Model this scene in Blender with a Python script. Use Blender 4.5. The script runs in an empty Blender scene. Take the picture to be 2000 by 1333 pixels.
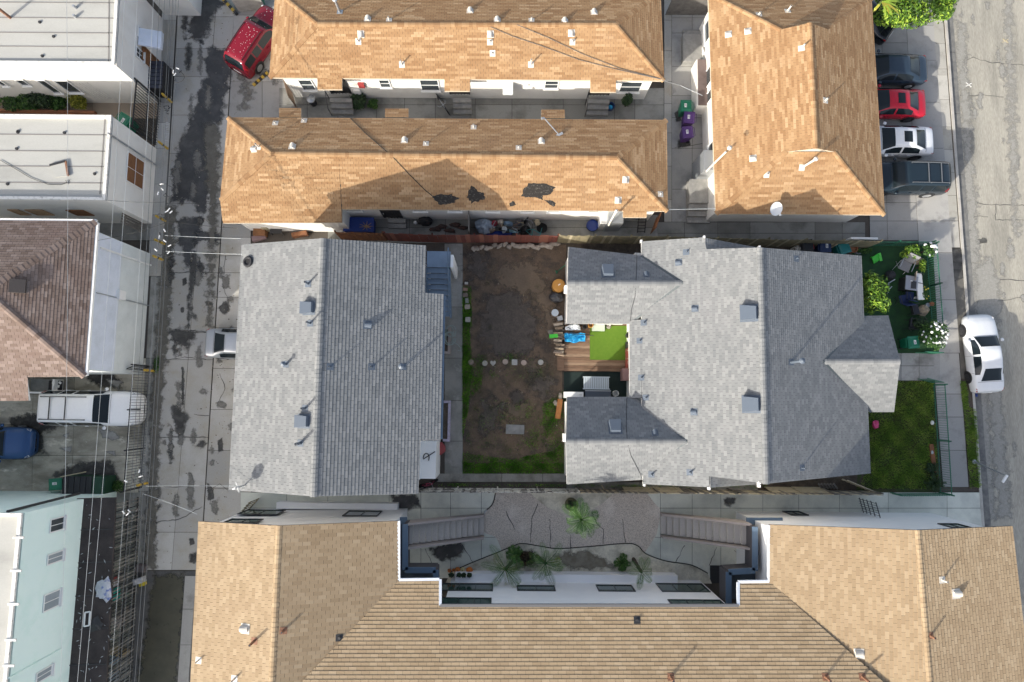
import bpy, math, random
from mathutils import Vector, Matrix
rnd = random.Random(11)
scene = bpy.context.scene
COL = scene.collection
# ------------------------------------------------------------------ camera (drone looking almost straight down)
FPX, CAM_H = 1250.0, 38.0
_n = Vector((-20.0, -118.0, -FPX)).normalized()          # straight down, in camera axes
_Z = -_n
_X = Vector((1, -0.013, 0)); _X = (_X - _Z * _X.dot(_Z)).normalized()
_Y = _Z.cross(_X)
ROT = Matrix((_X, _Y, _Z))
cam_d = bpy.data.cameras.new('camera'); cam = bpy.data.objects.new('camera', cam_d); COL.objects.link(cam)
cam_d.sensor_width = 36.0; cam_d.lens = 36.0 * FPX / 2000.0; cam_d.clip_start = .5; cam_d.clip_end = 800
cam.matrix_world = Matrix.Translation((0, 0, CAM_H)) @ ROT.to_4x4()
scene.camera = cam
# ------------------------------------------------------------------ light
SUN_EL, SUN_AZ = math.radians(24.0), math.radians(44.0)   # azimuth of the shadows, from +x towards +y
world = bpy.data.worlds.new('World'); scene.world = world; world.use_nodes = True
nt = world.node_tree; nt.nodes.clear()
sky = nt.nodes.new('ShaderNodeTexSky'); sky.sky_type = 'NISHITA'; sky.sun_disc = False
sky.sun_elevation = SUN_EL; sky.sun_rotation = math.radians(-90) - SUN_AZ + math.pi * 2
sky.air_density = .8; sky.dust_density = 3.0; sky.ozone_density = .3
bg = nt.nodes.new('ShaderNodeBackground'); bg.inputs[1].default_value = 0.15
wo = nt.nodes.new('ShaderNodeOutputWorld')
hs = nt.nodes.new('ShaderNodeHueSaturation'); hs.inputs['Saturation'].default_value = .72      # hazy winter sky, little blue
nt.links.new(sky.outputs[0], hs.inputs['Color']); nt.links.new(hs.outputs[0], bg.inputs[0]); nt.links.new(bg.outputs[0], wo.inputs[0])
sun_d = bpy.data.lights.new('sun', 'SUN'); sun_d.energy = 3.2; sun_d.angle = math.radians(.6); sun_d.color = (1, .945, .84)
sun = bpy.data.objects.new('sun', sun_d); COL.objects.link(sun)
sdir = Vector((math.cos(SUN_EL) * math.cos(SUN_AZ), math.cos(SUN_EL) * math.sin(SUN_AZ), -math.sin(SUN_EL)))
sun.rotation_euler = sdir.to_track_quat('-Z', 'Y').to_euler(); sun.location = (-30, -30, 60)
scene.view_settings.view_transform = 'Standard'; scene.view_settings.look = 'None'
scene.view_settings.exposure = .95; scene.view_settings.gamma = 1.0; scene.view_settings.use_curve_mapping = False

# ------------------------------------------------------------------ from the survey of the photograph to metres
EYE = Vector((0, 0, CAM_H))
def ray(px, py): return ROT @ Vector((px - 1000.0, 666.5 - py, -FPX))
def W(px, py, z=0.0):
    d = ray(px, py); t = (z - CAM_H) / d.z
    return Vector((t * d.x, t * d.y, z))
def onplane(px, py, p, n):
    d = ray(px, py); t = (p - EYE).dot(n) / d.dot(n)
    return EYE + d * t
def onwall(px, py, a, b):
    t = b - a; n = Vector((t.y, -t.x, 0)).normalized()
    return onplane(px, py, a, n)
def Ws(pts, z=0.0): return [W(x, y, z) for x, y in pts]

# ------------------------------------------------------------------ materials
MATS = {}
def mat(name, col, rough=.8, col2=None, s1=1.5, lo=.35, hi=.65, fine=.12, s2=40, bump=.15, bdist=.02, metal=0, ramp=None,
        obj=False, coat=0, spec=.5, trans=0, detail=6, col3=None, s3=.35, lo3=.55, hi3=.7, stretch=None, fade=False):
    if name in MATS: return MATS[name]
    m = bpy.data.materials.new(name); MATS[name] = m; m.use_nodes = True
    t = m.node_tree; t.nodes.clear(); N = t.nodes.new; L = t.links.new
    out = N('ShaderNodeOutputMaterial'); p = N('ShaderNodeBsdfPrincipled'); L(p.outputs[0], out.inputs[0])
    if obj: co = N('ShaderNodeTexCoord').outputs['Object']
    else: co = N('ShaderNodeNewGeometry').outputs['Position']
    if stretch:
        mp = N('ShaderNodeMapping'); mp.inputs['Scale'].default_value = stretch; L(co, mp.inputs[0]); co = mp.outputs[0]
    def noise(s, d=6, r=.6):
        n = N('ShaderNodeTexNoise'); n.inputs['Scale'].default_value = s; n.inputs['Detail'].default_value = d
        n.inputs['Roughness'].default_value = r; L(co, n.inputs['Vector']); return n.outputs[0]
    def mapr(v, a, b, c=0, d=1):
        r = N('ShaderNodeMapRange'); r.inputs[1].default_value = a; r.inputs[2].default_value = b
        r.inputs[3].default_value = c; r.inputs[4].default_value = d; L(v, r.inputs[0]); return r.outputs[0]
    def rgb(c):
        n = N('ShaderNodeRGB'); n.outputs[0].default_value = (*c, 1); return n.outputs[0]
    def mix(f, a, b, mode='MIX'):
        n = N('ShaderNodeMix'); n.data_type = 'RGBA'; n.blend_type = mode
        if isinstance(f, float): n.inputs[0].default_value = f
        else: L(f, n.inputs[0])
        L(a, n.inputs[6]); L(b, n.inputs[7]); return n.outputs[2]
    if ramp:
        at = N('ShaderNodeAttribute'); at.attribute_name = 'tint'
        cr = N('ShaderNodeValToRGB'); cr.color_ramp.interpolation = 'LINEAR'
        while len(cr.color_ramp.elements) < len(ramp): cr.color_ramp.elements.new(.5)
        for i, c in enumerate(ramp):
            e = cr.color_ramp.elements[i]; e.position = i / (len(ramp) - 1); e.color = (*c, 1)
        L(at.outputs['Fac'], cr.inputs[0]); base = cr.outputs[0]
    else: base = rgb(col)
    if col2: base = mix(mapr(noise(s1, detail), lo, hi), base, rgb(col2))
    if col3: base = mix(mapr(noise(s3, 5, .65), lo3, hi3), base, rgb(col3))
    if fine or bump: nf = noise(s2, 4, .7)
    if fine:
        f = mapr(nf, .25, .75, 1 - fine, 1 + fine)
        cc = N('ShaderNodeCombineColor'); [L(f, cc.inputs[i]) for i in range(3)]
        base = mix(1.0, base, cc.outputs[0], 'MULTIPLY')
    L(base, p.inputs['Base Color'])
    if bump:
        b = N('ShaderNodeBump'); b.inputs['Strength'].default_value = bump; b.inputs['Distance'].default_value = bdist
        L(nf, b.inputs['Height']); L(b.outputs[0], p.inputs['Normal'])
    if fade:      # ragged soft edge of a stain: attribute on the mesh broken up by noise
        fa = N('ShaderNodeAttribute'); fa.attribute_name = 'fade'; ad = N('ShaderNodeMath'); ad.operation = 'ADD'
        L(fa.outputs['Fac'], ad.inputs[0]); L(mapr(noise(fade, 7, .65), .3, .7, -.4, .4), ad.inputs[1]); L(mapr(ad.outputs[0], .3, .75, 0, .92), p.inputs['Alpha'])
    p.inputs['Roughness'].default_value = rough; p.inputs['Metallic'].default_value = metal
    p.inputs['Coat Weight'].default_value = coat; p.inputs['Coat Roughness'].default_value = .06
    p.inputs['Specular IOR Level'].default_value = spec; p.inputs['Transmission Weight'].default_value = trans
    return m

# ------------------------------------------------------------------ objects
ORG = {}
def org(o): return ORG.get(o.name, Vector((0, 0, 0))) if o else Vector((0, 0, 0))
def tag(o, label=None, cat=None, group=None, kind=None):
    if label: o['label'] = label
    if cat: o['category'] = cat
    if group: o['group'] = group
    if kind: o['kind'] = kind
    return o
def thing(name, label, cat, loc=(0, 0, 0), group=None):
    o = bpy.data.objects.new(name, None); COL.objects.link(o); o.empty_display_size = .3
    o.location = loc; ORG[o.name] = Vector(loc); return tag(o, label, cat, group)
def link(name, me, parent=None, loc=(0, 0, 0)):
    o = bpy.data.objects.new(name, me); COL.objects.link(o)
    if parent: o.parent = parent
    o.location = loc; return o
def copy_tree(o, parent=None):
    c = o.copy(); COL.objects.link(c)
    if parent: c.parent = parent
    for ch in o.children: copy_tree(ch, c)
    return c
def place(o, loc, rz=0, s=None):
    o.location = loc; o.rotation_euler = (0, 0, rz)
    if s: o.scale = (s, s, s) if isinstance(s, (int, float)) else s
    return o

class MB:
    def __init__(s): s.v = []; s.f = []; s.t = []
    def add(s, vs, fs, tint=.5):
        o = len(s.v); s.v.extend(tuple(v) for v in vs)
        for f in fs: s.f.append(tuple(i + o for i in f))
        s.t.extend([tint] * len(fs)); return s
    def poly(s, pts, tint=.5): return s.add(pts, [tuple(range(len(pts)))], tint)
    BF = [(0, 3, 2, 1), (4, 5, 6, 7), (0, 1, 5, 4), (1, 2, 6, 5), (2, 3, 7, 6), (3, 0, 4, 7)]
    def box(s, x0, x1, y0, y1, z0, z1, tint=.5, M=None):
        vs = [Vector(p) for p in ((x0, y0, z0), (x1, y0, z0), (x1, y1, z0), (x0, y1, z0), (x0, y0, z1), (x1, y0, z1), (x1, y1, z1), (x0, y1, z1))]
        if M: vs = [M @ v for v in vs]
        return s.add(vs, s.BF, tint)
    def obox(s, c, sx, sy, sz, rz=0, tint=.5, tilt=None):
        M = Matrix.Translation(c) @ Matrix.Rotation(rz, 4, 'Z')
        if tilt: M = M @ Matrix.Rotation(tilt[0], 4, 'X') @ Matrix.Rotation(tilt[1], 4, 'Y')
        return s.box(-sx / 2, sx / 2, -sy / 2, sy / 2, 0, sz, tint, M)
    def bar(s, p, q, w, h=None, up=(0, 0, 1), tint=.5):
        p, q = Vector(p), Vector(q); h = h or w; d = (q - p)
        if d.length < 1e-6: return s
        d.normalize(); u = Vector(up)
        if abs(d.dot(u)) > .98: u = Vector((0, 1, 0))
        a = d.cross(u).normalized() * (w / 2); b = a.cross(d).normalized() * (h / 2)
        vs = [p - a - b, p + a - b, p + a + b, p - a + b, q - a - b, q + a - b, q + a + b, q - a + b]
        return s.add(vs, [(0, 1, 2, 3), (4, 7, 6, 5), (0, 4, 5, 1), (1, 5, 6, 2), (2, 6, 7, 3), (3, 7, 4, 0)], tint)
    def tube(s, pts, r, n=6, cap=True, tint=.5):
        pts = [Vector(p) for p in pts]; rings = []; prev = None
        for i, p in enumerate(pts):
            d = (pts[min(i + 1, len(pts) - 1)] - pts[max(i - 1, 0)])
            d = d.normalized() if d.length > 1e-9 else Vector((0, 0, 1))
            if prev is None:
                u = Vector((0, 0, 1)) if abs(d.z) < .9 else Vector((1, 0, 0)); a = d.cross(u).normalized()
            else:
                a = (prev - d * prev.dot(d)); a = a.normalized() if a.length > 1e-6 else d.orthogonal().normalized()
            prev = a; b = d.cross(a); rr = r[i] if isinstance(r, (list, tuple)) else r
            rings.append([p + (a * math.cos(k * 2 * math.pi / n) + b * math.sin(k * 2 * math.pi / n)) * rr for k in range(n)])
        vs = [v for g in rings for v in g]; fs = []
        for i in range(len(rings) - 1):
            for k in range(n):
                k2 = (k + 1) % n; fs.append((i * n + k, i * n + k2, (i + 1) * n + k2, (i + 1) * n + k))
        if cap: fs.append(tuple(range(n - 1, -1, -1))); fs.append(tuple(range((len(rings) - 1) * n, len(rings) * n)))
        return s.add(vs, fs, tint)
    def lathe(s, c, prof, n=12, M=None, tint=.5):
        c = Vector(c); vs = []; fs = []
        for r, z in prof:
            for k in range(n):
                a = k * 2 * math.pi / n; v = Vector((r * math.cos(a), r * math.sin(a), z))
                vs.append((M @ v if M else v) + c)
        for i in range(len(prof) - 1):
            for k in range(n):
                k2 = (k + 1) % n; fs.append((i * n + k, i * n + k2, (i + 1) * n + k2, (i + 1) * n + k))
        if prof[0][0] > 1e-4: fs.append(tuple(range(n - 1, -1, -1)))
        if prof[-1][0] > 1e-4: fs.append(tuple(range((len(prof) - 1) * n, len(prof) * n)))
        return s.add(vs, fs, tint)
    def cyl(s, c, r, h, n=12, r2=None, tint=.5): return s.lathe(c, [(r, 0), (r2 if r2 is not None else r, h)], n, tint=tint)
    def prism(s, pts, z0, z1, tint=.5):
        n = len(pts); pts = [Vector((p[0], p[1], 0)) for p in pts]
        if area2(pts) < 0: pts = pts[::-1]
        vs = [(p.x, p.y, z0) for p in pts] + [(p.x, p.y, z1) for p in pts]
        fs = [tuple(range(n, 2 * n)), tuple(range(n - 1, -1, -1))] + [(i, (i + 1) % n, n + (i + 1) % n, n + i) for i in range(n)]
        return s.add(vs, fs, tint)
    def blob(s, c, rx, ry, rz, seed=0, n=8, m=5, j=.2, M=None, tint=.5):
        r_ = random.Random(seed); c = Vector(c); vs = []; fs = []
        for i in range(m + 1):
            th = math.pi * i / m
            for k in range(n):
                a = 2 * math.pi * k / n; q = 1 + r_.uniform(-j, j)
                v = Vector((rx * math.sin(th) * math.cos(a) * q, ry * math.sin(th) * math.sin(a) * q, -rz * math.cos(th) * (1 if i in (0, m) else q)))
                vs.append((M @ v if M else v) + c)
        for i in range(m):
            for k in range(n):
                k2 = (k + 1) % n; fs.append((i * n + k, i * n + k2, (i + 1) * n + k2, (i + 1) * n + k))
        return s.add(vs, fs, tint)
    def mesh(s, name, m, smooth=False, off=None):
        me = bpy.data.meshes.new(name); vs = s.v
        if off: vs = [(v[0] - off[0], v[1] - off[1], v[2] - off[2]) for v in vs]
        me.from_pydata(vs, [], s.f)
        at = me.attributes.new('tint', 'FLOAT', 'FACE'); at.data.foreach_set('value', s.t)
        if m: me.materials.append(m)
        if smooth: me.polygons.foreach_set('use_smooth', [True] * len(me.polygons))
        return me
    def build(s, name, m, parent=None, smooth=False, loc=None):
        if parent is not None:
            L = Vector(loc) if loc is not None else org(parent)
            o = link(name, s.mesh(name, m, smooth, L), parent, L - org(parent)); ORG[o.name] = L
        else:
            L = Vector(loc) if loc is not None else Vector((0, 0, 0))
            o = link(name, s.mesh(name, m, smooth, L), None, L); ORG[o.name] = L
        return o
def area2(p): return sum(p[i][0] * p[(i + 1) % len(p)][1] - p[(i + 1) % len(p)][0] * p[i][1] for i in range(len(p)))
def inset(pts, d):
    p = [Vector((q[0], q[1])) for q in pts]
    if area2(p) < 0: p = p[::-1]
    n = len(p); out = []
    ds = d if isinstance(d, (list, tuple)) else [d] * n
    for i in range(n):
        a, b, c = p[i - 1], p[i], p[(i + 1) % n]
        e1 = (b - a).normalized(); e2 = (c - b).normalized(); n1 = Vector((-e1.y, e1.x)); n2 = Vector((-e2.y, e2.x))
        p1 = a + n1 * ds[i - 1]; p2 = b + n2 * ds[i]; cr = e1.x * e2.y - e1.y * e2.x
        if abs(cr) < 1e-4: out.append(b + n2 * ds[i])
        else: t = ((p2.x - p1.x) * e2.y - (p2.y - p1.y) * e2.x) / cr; out.append(p1 + e1 * t)
    return [Vector((q.x, q.y, 0)) for q in out]
def clip(poly, conv):
    """Sutherland-Hodgman of a 2-D polygon against a convex CCW one"""
    out = poly
    for i in range(len(conv)):
        a, b = conv[i], conv[(i + 1) % len(conv)]; ex, ey = b[0] - a[0], b[1] - a[1]
        src, out = out, []
        if not src: return []
        def side(q): return ex * (q[1] - a[1]) - ey * (q[0] - a[0])
        for k in range(len(src)):
            p, q = src[k - 1], src[k]; sp, sq = side(p), side(q)
            if sq >= 0:
                if sp < 0: t = sp / (sp - sq); out.append((p[0] + t * (q[0] - p[0]), p[1] + t * (q[1] - p[1])))
                out.append(q)
            elif sp >= 0: t = sp / (sp - sq); out.append((p[0] + t * (q[0] - p[0]), p[1] + t * (q[1] - p[1])))
    return out
def inside(pt, poly):
    c = False; x, y = pt; n = len(poly)
    for i in range(n):
        x1, y1 = poly[i]; x2, y2 = poly[(i + 1) % n]
        if (y1 > y) != (y2 > y) and x < (x2 - x1) * (y - y1) / (y2 - y1) + x1: c = not c
    return c

# ------------------------------------------------------------------ shingled roofs
class Roof:
    def __init__(s, house, m, mdeck, mfascia, e=.145, w=.34, label=None, keep=300, grp=1, t=.014, thick=.13):
        s.house, s.m, s.e, s.w, s.keep, s.grp, s.t = house, m, e, w, keep, grp, t
        s.deck = MB(); s.fas = MB(); s.cand = []; s.stuff = MB(); s.faces = []; s.mdeck, s.mfascia = mdeck, mfascia
        s.meshes = {}; s.caps = []; s.thick = thick; s.seed = rnd.randint(0, 9999)
    def face(s, pts, pieces=None, e=None, w=None, fascia=True):
        """pts: coplanar, first two are the eave"""
        e = e or s.e; w = w or s.w; pts = [Vector(p) for p in pts]
        o = pts[0]; u = (pts[1] - pts[0]); u.normalize()
        nn = Vector((0, 0, 0))
        for i in range(1, len(pts) - 1): nn += (pts[i] - o).cross(pts[i + 1] - o)
        nn.normalize()
        if nn.z < 0: nn = -nn
        v = nn.cross(u)
        if v.z < 0: v = -v; u = -u
        uv = [((p - o).dot(u), (p - o).dot(v)) for p in pts]
        if area2(uv) < 0: uv = uv[::-1]; pts = pts[::-1]
        s.faces.append((o, u, v, nn, uv))
        s.deck.add([p - nn * .004 for p in pts], [tuple(range(len(pts)))])
        k = len(pts); lowp = [p - Vector((0, 0, s.thick)) for p in pts]
        s.fas.add([p - nn * .006 for p in pts] + lowp, [(i, (i + 1) % k, k + (i + 1) % k, k + i) for i in range(k)] + [tuple(range(2 * k - 1, k - 1, -1))])
        convs = [uv] if pieces is None else [[((p - o).dot(u), (p - o).dot(v)) for p in q] for q in pieces]
        convs = [c if area2(c) > 0 else c[::-1] for c in convs]
        r_ = random.Random(len(s.faces) * 77 + s.seed)
        v0 = min(q[1] for q in uv); v1 = max(q[1] for q in uv); u0 = min(q[0] for q in uv); u1 = max(q[0] for q in uv)
        ncol = int((u1 - u0) / w) + 3
        row = 0; vv = v0
        while vv < v1:
            sh = (row * .5 + r_.uniform(-.06, .06)) * w % w; tb = .5
            for c in range(-1, ncol):
                if c % s.grp == 0 or s.grp == 1: tb = r_.random() ** 1.15
                tint = min(1, max(0, tb + r_.uniform(-.09, .09)))
                ua = u0 + c * w - w + sh; q = [(ua + .006, vv), (ua + w - .006, vv), (ua + w - .006, vv + e), (ua + .006, vv + e)]
                if ua > u1 or ua + w < u0: continue
                for cv in convs:
                    g = clip(q, cv)
                    if len(g) < 3: continue
                    a = abs(area2(g)) / 2
                    if a < .002: continue
                    if a > (w - .012) * e * .985: s.cand.append((o + u * ua + v * vv, u, v, nn, e, w, tint)); break
                    s._emit(g, o, u, v, nn, vv, e, tint)
            vv += e; row += 1
        return s
    def _h(s, dv, e): return .003 + s.t * (1 - dv / e)
    def _emit(s, g, o, u, v, n, vv, e, tint):
        k = len(g); top = [o + u * a + v * b + n * s._h(b - vv, e) for a, b in g]; bot = [o + u * a + v * b for a, b in g]
        s.stuff.add(top + bot, [tuple(range(k))] + [(i, k + i, k + (i + 1) % k, (i + 1) % k) for i in range(k)], tint)
    def ridge(s, p, q, width=.3, step=.2, lift=.03):
        p, q = Vector(p), Vector(q); d = (q - p); L = d.length; d.normalize(); a = d.cross(Vector((0, 0, 1))).normalized()
        n = max(1, int(L / step)); st = L / n
        for i in range(n):
            s.caps.append((p + d * (i * st), d, a, st, width, lift, rnd.random()))
        return s
    def at(s, px, py):
        best = None
        for o, u, v, n, uv in s.faces:
            h = onplane(px, py, o, n); q = ((h - o).dot(u), (h - o).dot(v))
            if inside(q, uv) and (best is None or h.z > best[0].z): best = (h, n)
        if best is None:
            o, u, v, n, uv = s.faces[0]; best = (onplane(px, py, o, n), n)
        return best
    def finish(s):
        d = s.deck.build('roof', s.mdeck, s.house); s.obj = d
        s.fas.build('fascia', s.mfascia, d)
        r_ = random.Random(5)
        inframe = lambda p: abs(cam_px(p)[0] - 1000) < 1000 and abs(cam_px(p)[1] - 667) < 667
        c = [x for x in s.cand if inframe(x[0])]; rest = [x for x in s.cand if not inframe(x[0])]
        c.sort(key=lambda x: (x[0] - EYE).length); rest += c[s.keep:]; c = c[:s.keep]
        for o, u, v, n, e, w, tint in rest: s._emit([(.006, 0), (w - .006, 0), (w - .006, e), (.006, e)], o, u, v, n, 0, e, tint)
        for o, u, v, n, e, w, tint in c:
            key = (round(e, 3), round(w, 3), round(tint * 7))
            if key not in s.meshes:
                b = MB(); g = [(.006, 0), (w - .006, 0), (w - .006, e), (.006, e)]
                top = [Vector((x, y, s._h(y, e))) for x, y in g]; bot = [Vector((x, y, 0)) for x, y in g]
                b.add(top + bot, [(0, 1, 2, 3)] + [(i, 4 + i, 4 + (i + 1) % 4, (i + 1) % 4) for i in range(4)], round(tint * 7) / 7)
                s.meshes[key] = b.mesh('shingle', s.m)
            ob = bpy.data.objects.new('shingle', s.meshes[key]); COL.objects.link(ob); ob.parent = d
            M = Matrix((u, v, n)).transposed().to_4x4(); M.translation = o - org(d); ob.matrix_local = M
        if s.stuff.f: tag(s.stuff.build('shingles', s.m, d), kind='stuff')
        cm = {}
        for p, dd, a, st, wd, lift, tint in s.caps:
            key = (round(st, 3), round(wd, 2), int(tint * 5))
            if key not in cm:
                b = MB(); hw = wd / 2; dz = wd * .17
                pro = [(-hw, -dz), (-hw * .35, -.006), (hw * .35, -.006), (hw, -dz)]
                b.add([(0, y, z + lift + .016) for y, z in pro] + [(st * 1.15, y, z + lift) for y, z in pro] + [(0, y, z) for y, z in pro],
                      [(0, 1, 5, 4), (1, 2, 6, 5), (2, 3, 7, 6), (8, 9, 1, 0), (9, 10, 2, 1), (10, 11, 3, 2), (0, 4, 8), (3, 11, 7)], int(tint * 5) / 5)
                cm[key] = b.mesh('ridge_shingle', s.m)
            ob = bpy.data.objects.new('ridge_shingle', cm[key]); COL.objects.link(ob); ob.parent = d
            up = dd.cross(-a).normalized(); up = up if up.z > 0 else -up
            M = Matrix((dd, up.cross(dd), up)).transposed().to_4x4(); M.translation = p - org(d); ob.matrix_local = M
        return d
_Ri = ROT.transposed()
def cam_px(p):
    c = _Ri @ (Vector(p) - EYE)
    return (1000 + FPX * c.x / -c.z, 666.5 - FPX * c.y / -c.z)
def hip3(z_e, zr, sw, se, ne, nw, r1, r2):
    """hip roof from pixel corners; the ridge and the SW corner fix the south plane, others follow"""
# ================================================================== materials of the houses
OR = [(.285, .16, .074), (.33, .196, .095), (.36, .22, .109), (.39, .244, .124), (.46, .305, .168)]
TN = [(.31, .225, .135), (.34, .25, .152), (.36, .267, .164), (.375, .28, .174), (.405, .308, .197)]
GY = [(.17, .178, .182), (.192, .20, .203), (.206, .213, .215), (.219, .226, .227), (.245, .251, .251)]
BR = [(.15, .106, .085), (.185, .135, .11), (.205, .153, .127), (.225, .17, .145), (.265, .205, .175)]
m_or = mat('orange_shingle', None, ramp=OR, rough=.92, col2=(.30, .185, .1), s1=.5, lo=.52, hi=.95, fine=.2, s2=55, bump=.35, bdist=.006)
m_tn = mat('tan_shingle', None, ramp=TN, rough=.92, col2=(.33, .24, .15), s1=.45, lo=.5, hi=.95, fine=.18, s2=55, bump=.35, bdist=.006)
m_gy = mat('grey_shingle', None, ramp=GY, rough=.92, col2=(.24, .24, .245), s1=.5, lo=.55, hi=1.0, fine=.16, s2=60, bump=.35, bdist=.006)
m_br = mat('brown_shingle', None, ramp=BR, rough=.92, col2=(.17, .11, .09), s1=.6, lo=.5, hi=.9, fine=.2, s2=60, bump=.35, bdist=.006)
m_deck = mat('roof_felt', (.055, .05, .045), rough=.95)
m_deckg = mat('roof_felt_grey', (.06, .062, .066), rough=.95)
m_fas = mat('fascia_cream', (.55, .47, .36), rough=.6)
m_fasw = mat('fascia_white', (.78, .77, .74), rough=.5)
m_fasg = mat('fascia_grey', (.12, .12, .125), rough=.5)
m_dwall = mat('bright_white_stucco', (.88, .88, .88), rough=.85, col2=(.80, .81, .82), s1=.7, lo=.5, hi=.9, fine=.03, s2=50, bump=.15)
m_stucco = mat('white_stucco', (.78, .76, .71), rough=.9, col2=(.66, .63, .57), s1=1.2, lo=.5, hi=.9, fine=.06, s2=50, bump=.25)
m_stuccog = mat('grey_stucco', (.56, .56, .55), rough=.9, col2=(.48, .47, .45), s1=1.0, lo=.45, hi=.9, fine=.06, s2=50, bump=.25)
m_stuccob = mat('pale_blue_stucco', (0.672, 0.717, 0.806), rough=.9, col2=(0.582, 0.627, 0.694), s1=1.5, lo=.4, hi=.7, fine=.1, s2=30, bump=.3)
m_stuccol = mat('pale_grey_green_stucco', (0.69, 0.724, 0.713), rough=.9, col2=(0.575, 0.609, 0.598), s1=1.2, lo=.4, hi=.8, fine=.08, s2=30, bump=.3)
m_mint = mat('mint_stucco', (0.756, 0.9, 0.846), rough=.9, col2=(0.648, 0.84, 0.767), s1=1.1, lo=.5, hi=.8, fine=.05, s2=50, bump=.25)
m_cream = mat('cream_stucco', (.72, .62, .48), rough=.9, col2=(.60, .5, .38), s1=1.0, lo=.5, hi=.9, fine=.06, s2=50, bump=.25)
m_white = mat('white_paint', (.80, .80, .78), rough=.45, fine=.03, bump=0)
m_whited = mat('weathered_white_paint', (.74, .73, .69), rough=.7, col2=(.42, .40, .36), s1=5, lo=.5, hi=.72, fine=.1)
m_glass = mat('window_glass', (.045, .055, .06), rough=.08, fine=0, bump=0, spec=.8)
m_glassg = mat('green_window_glass', (.035, .07, .06), rough=.08, fine=0, bump=0, spec=.8)
m_blind = mat('glass_over_blind', (.30, .34, .36), rough=.12, fine=.04, bump=0)
m_dark = mat('dark_metal', (.03, .03, .032), rough=.5, fine=.1)
m_galv = mat('galvanised_metal', (.42, .44, .46), rough=.45, metal=.6, fine=.1)
m_ventw = mat('white_vent_metal', (.62, .58, .51), rough=.5, fine=.05, col2=(.6, .52, .42), s1=8, lo=.55, hi=.8)
m_ventg = mat('grey_vent_metal', (.105, .13, .165), rough=.5, fine=.08)
m_rust = mat('rusty_pipe', (.30, .15, .085), rough=.8, col2=(.16, .08, .05), s1=12)
m_ply = mat('brown_plywood', (.26, .12, .05), rough=.8, col2=(.17, .075, .03), s1=3, stretch=(1, 1, 9), fine=.15)
m_plyt = mat('tan_plywood', (.50, .33, .19), rough=.8, col2=(.4, .26, .15), s1=3, stretch=(1, 1, 9))
m_blue = mat('slate_blue_paint', (.12, .18, .26), rough=.5, fine=.06, col2=(.10, .15, .21), s1=2)
m_conc0 = mat('step_concrete', (.33, .32, .30), rough=.9, col2=(.24, .235, .22), s1=3, fine=.12)
m_aggr = mat('stair_terrazzo', (.36, .34, .31), rough=.85, col2=(.22, .2, .18), s1=60, lo=.45, hi=.6, fine=.15)

def wall_prism(house, name, poly, z0, z1, m):
    return MB().prism(poly, z0, z1).build(name, m, house)
def wall_face(house, pts, m, name='gable'):
    a, b, c = pts[0], pts[1], pts[2]; n = (b - a).cross(c - a).normalized() * .06
    k = len(pts); mb = MB(); mb.add([p for p in pts] + [p + n for p in pts], [tuple(range(k)), tuple(range(2 * k - 1, k - 1, -1))] + [(i, k + i, k + (i + 1) % k, (i + 1) % k) for i in range(k)])
    return mb.build(name, m, house)
def window(house, a, b, p1, p2, mf=None, mg=None, cols=2, rows=1, fw=.06, name='window', dep=.05, sill=True, sz=None, fill=None):
    """a->b runs along the wall (outside on its right-hand side). p1, p2: two opposite pixel corners on the wall"""
    mf = mf or m_white; mg = mg or m_glass
    d = (b - a); d.z = 0; d.normalize(); n = Vector((d.y, -d.x, 0))
    q1 = onwall(*p1, a, b); q2 = onwall(*p2, a, b)
    s1, s2 = sorted(((q1 - a).dot(d), (q2 - a).dot(d))); z1, z2 = sorted((q1.z, q2.z))
    if sz: z1, z2 = sz
    if z2 - z1 < .25: z1 = z2 - .6
    return window_at(house, a, d, n, s1, s2, max(z1, .15), z2, mf, mg, cols, rows, fw, name, dep, sill)
def window_at(house, a, d, n, s1, s2, z1, z2, mf, mg, cols=2, rows=1, fw=.06, name='window', dep=.05, sill=True):
    P = lambda s, z, o: Vector((a.x, a.y, 0)) + d * s + n * o + Vector((0, 0, z))
    f = MB(); up = n
    f.bar(P(s1, z1 - fw / 2, dep / 2), P(s2, z1 - fw / 2, dep / 2), dep, fw, (0, 0, 1)); f.bar(P(s1, z2 + fw / 2, dep / 2), P(s2, z2 + fw / 2, dep / 2), dep, fw)
    for s in (s1 - fw / 2, s2 + fw / 2): f.bar(P(s, z1 - fw, dep / 2), P(s, z2 + fw, dep / 2), fw, dep, n)
    for c in range(1, cols): s = s1 + (s2 - s1) * c / cols; f.bar(P(s, z1, dep * .4), P(s, z2, dep * .4), fw * .6, dep * .6, n)
    for c in range(1, rows): z = z1 + (z2 - z1) * c / rows; f.bar(P(s1, z, dep * .4), P(s2, z, dep * .4), dep * .6, fw * .6)
    fo = f.build(name, mf, house, loc=P((s1 + s2) / 2, z1, 0))
    for c in range(cols):
        for r in range(rows):
            sa, sb = s1 + (s2 - s1) * c / cols, s1 + (s2 - s1) * (c + 1) / cols; za, zb = z1 + (z2 - z1) * r / rows, z1 + (z2 - z1) * (r + 1) / rows
            g = MB(); g.add([P(sa, za, .012), P(sb, za, .012), P(sb, zb, .012), P(sa, zb, .012)], [(0, 1, 2, 3)]); g.build('pane', mg, fo)
    if sill: MB().bar(P(s1 - .1, z1 - fw - .03, .06), P(s2 + .1, z1 - fw - .03, .06), .12, .05).build('sill', mf, fo)
    return fo
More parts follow.
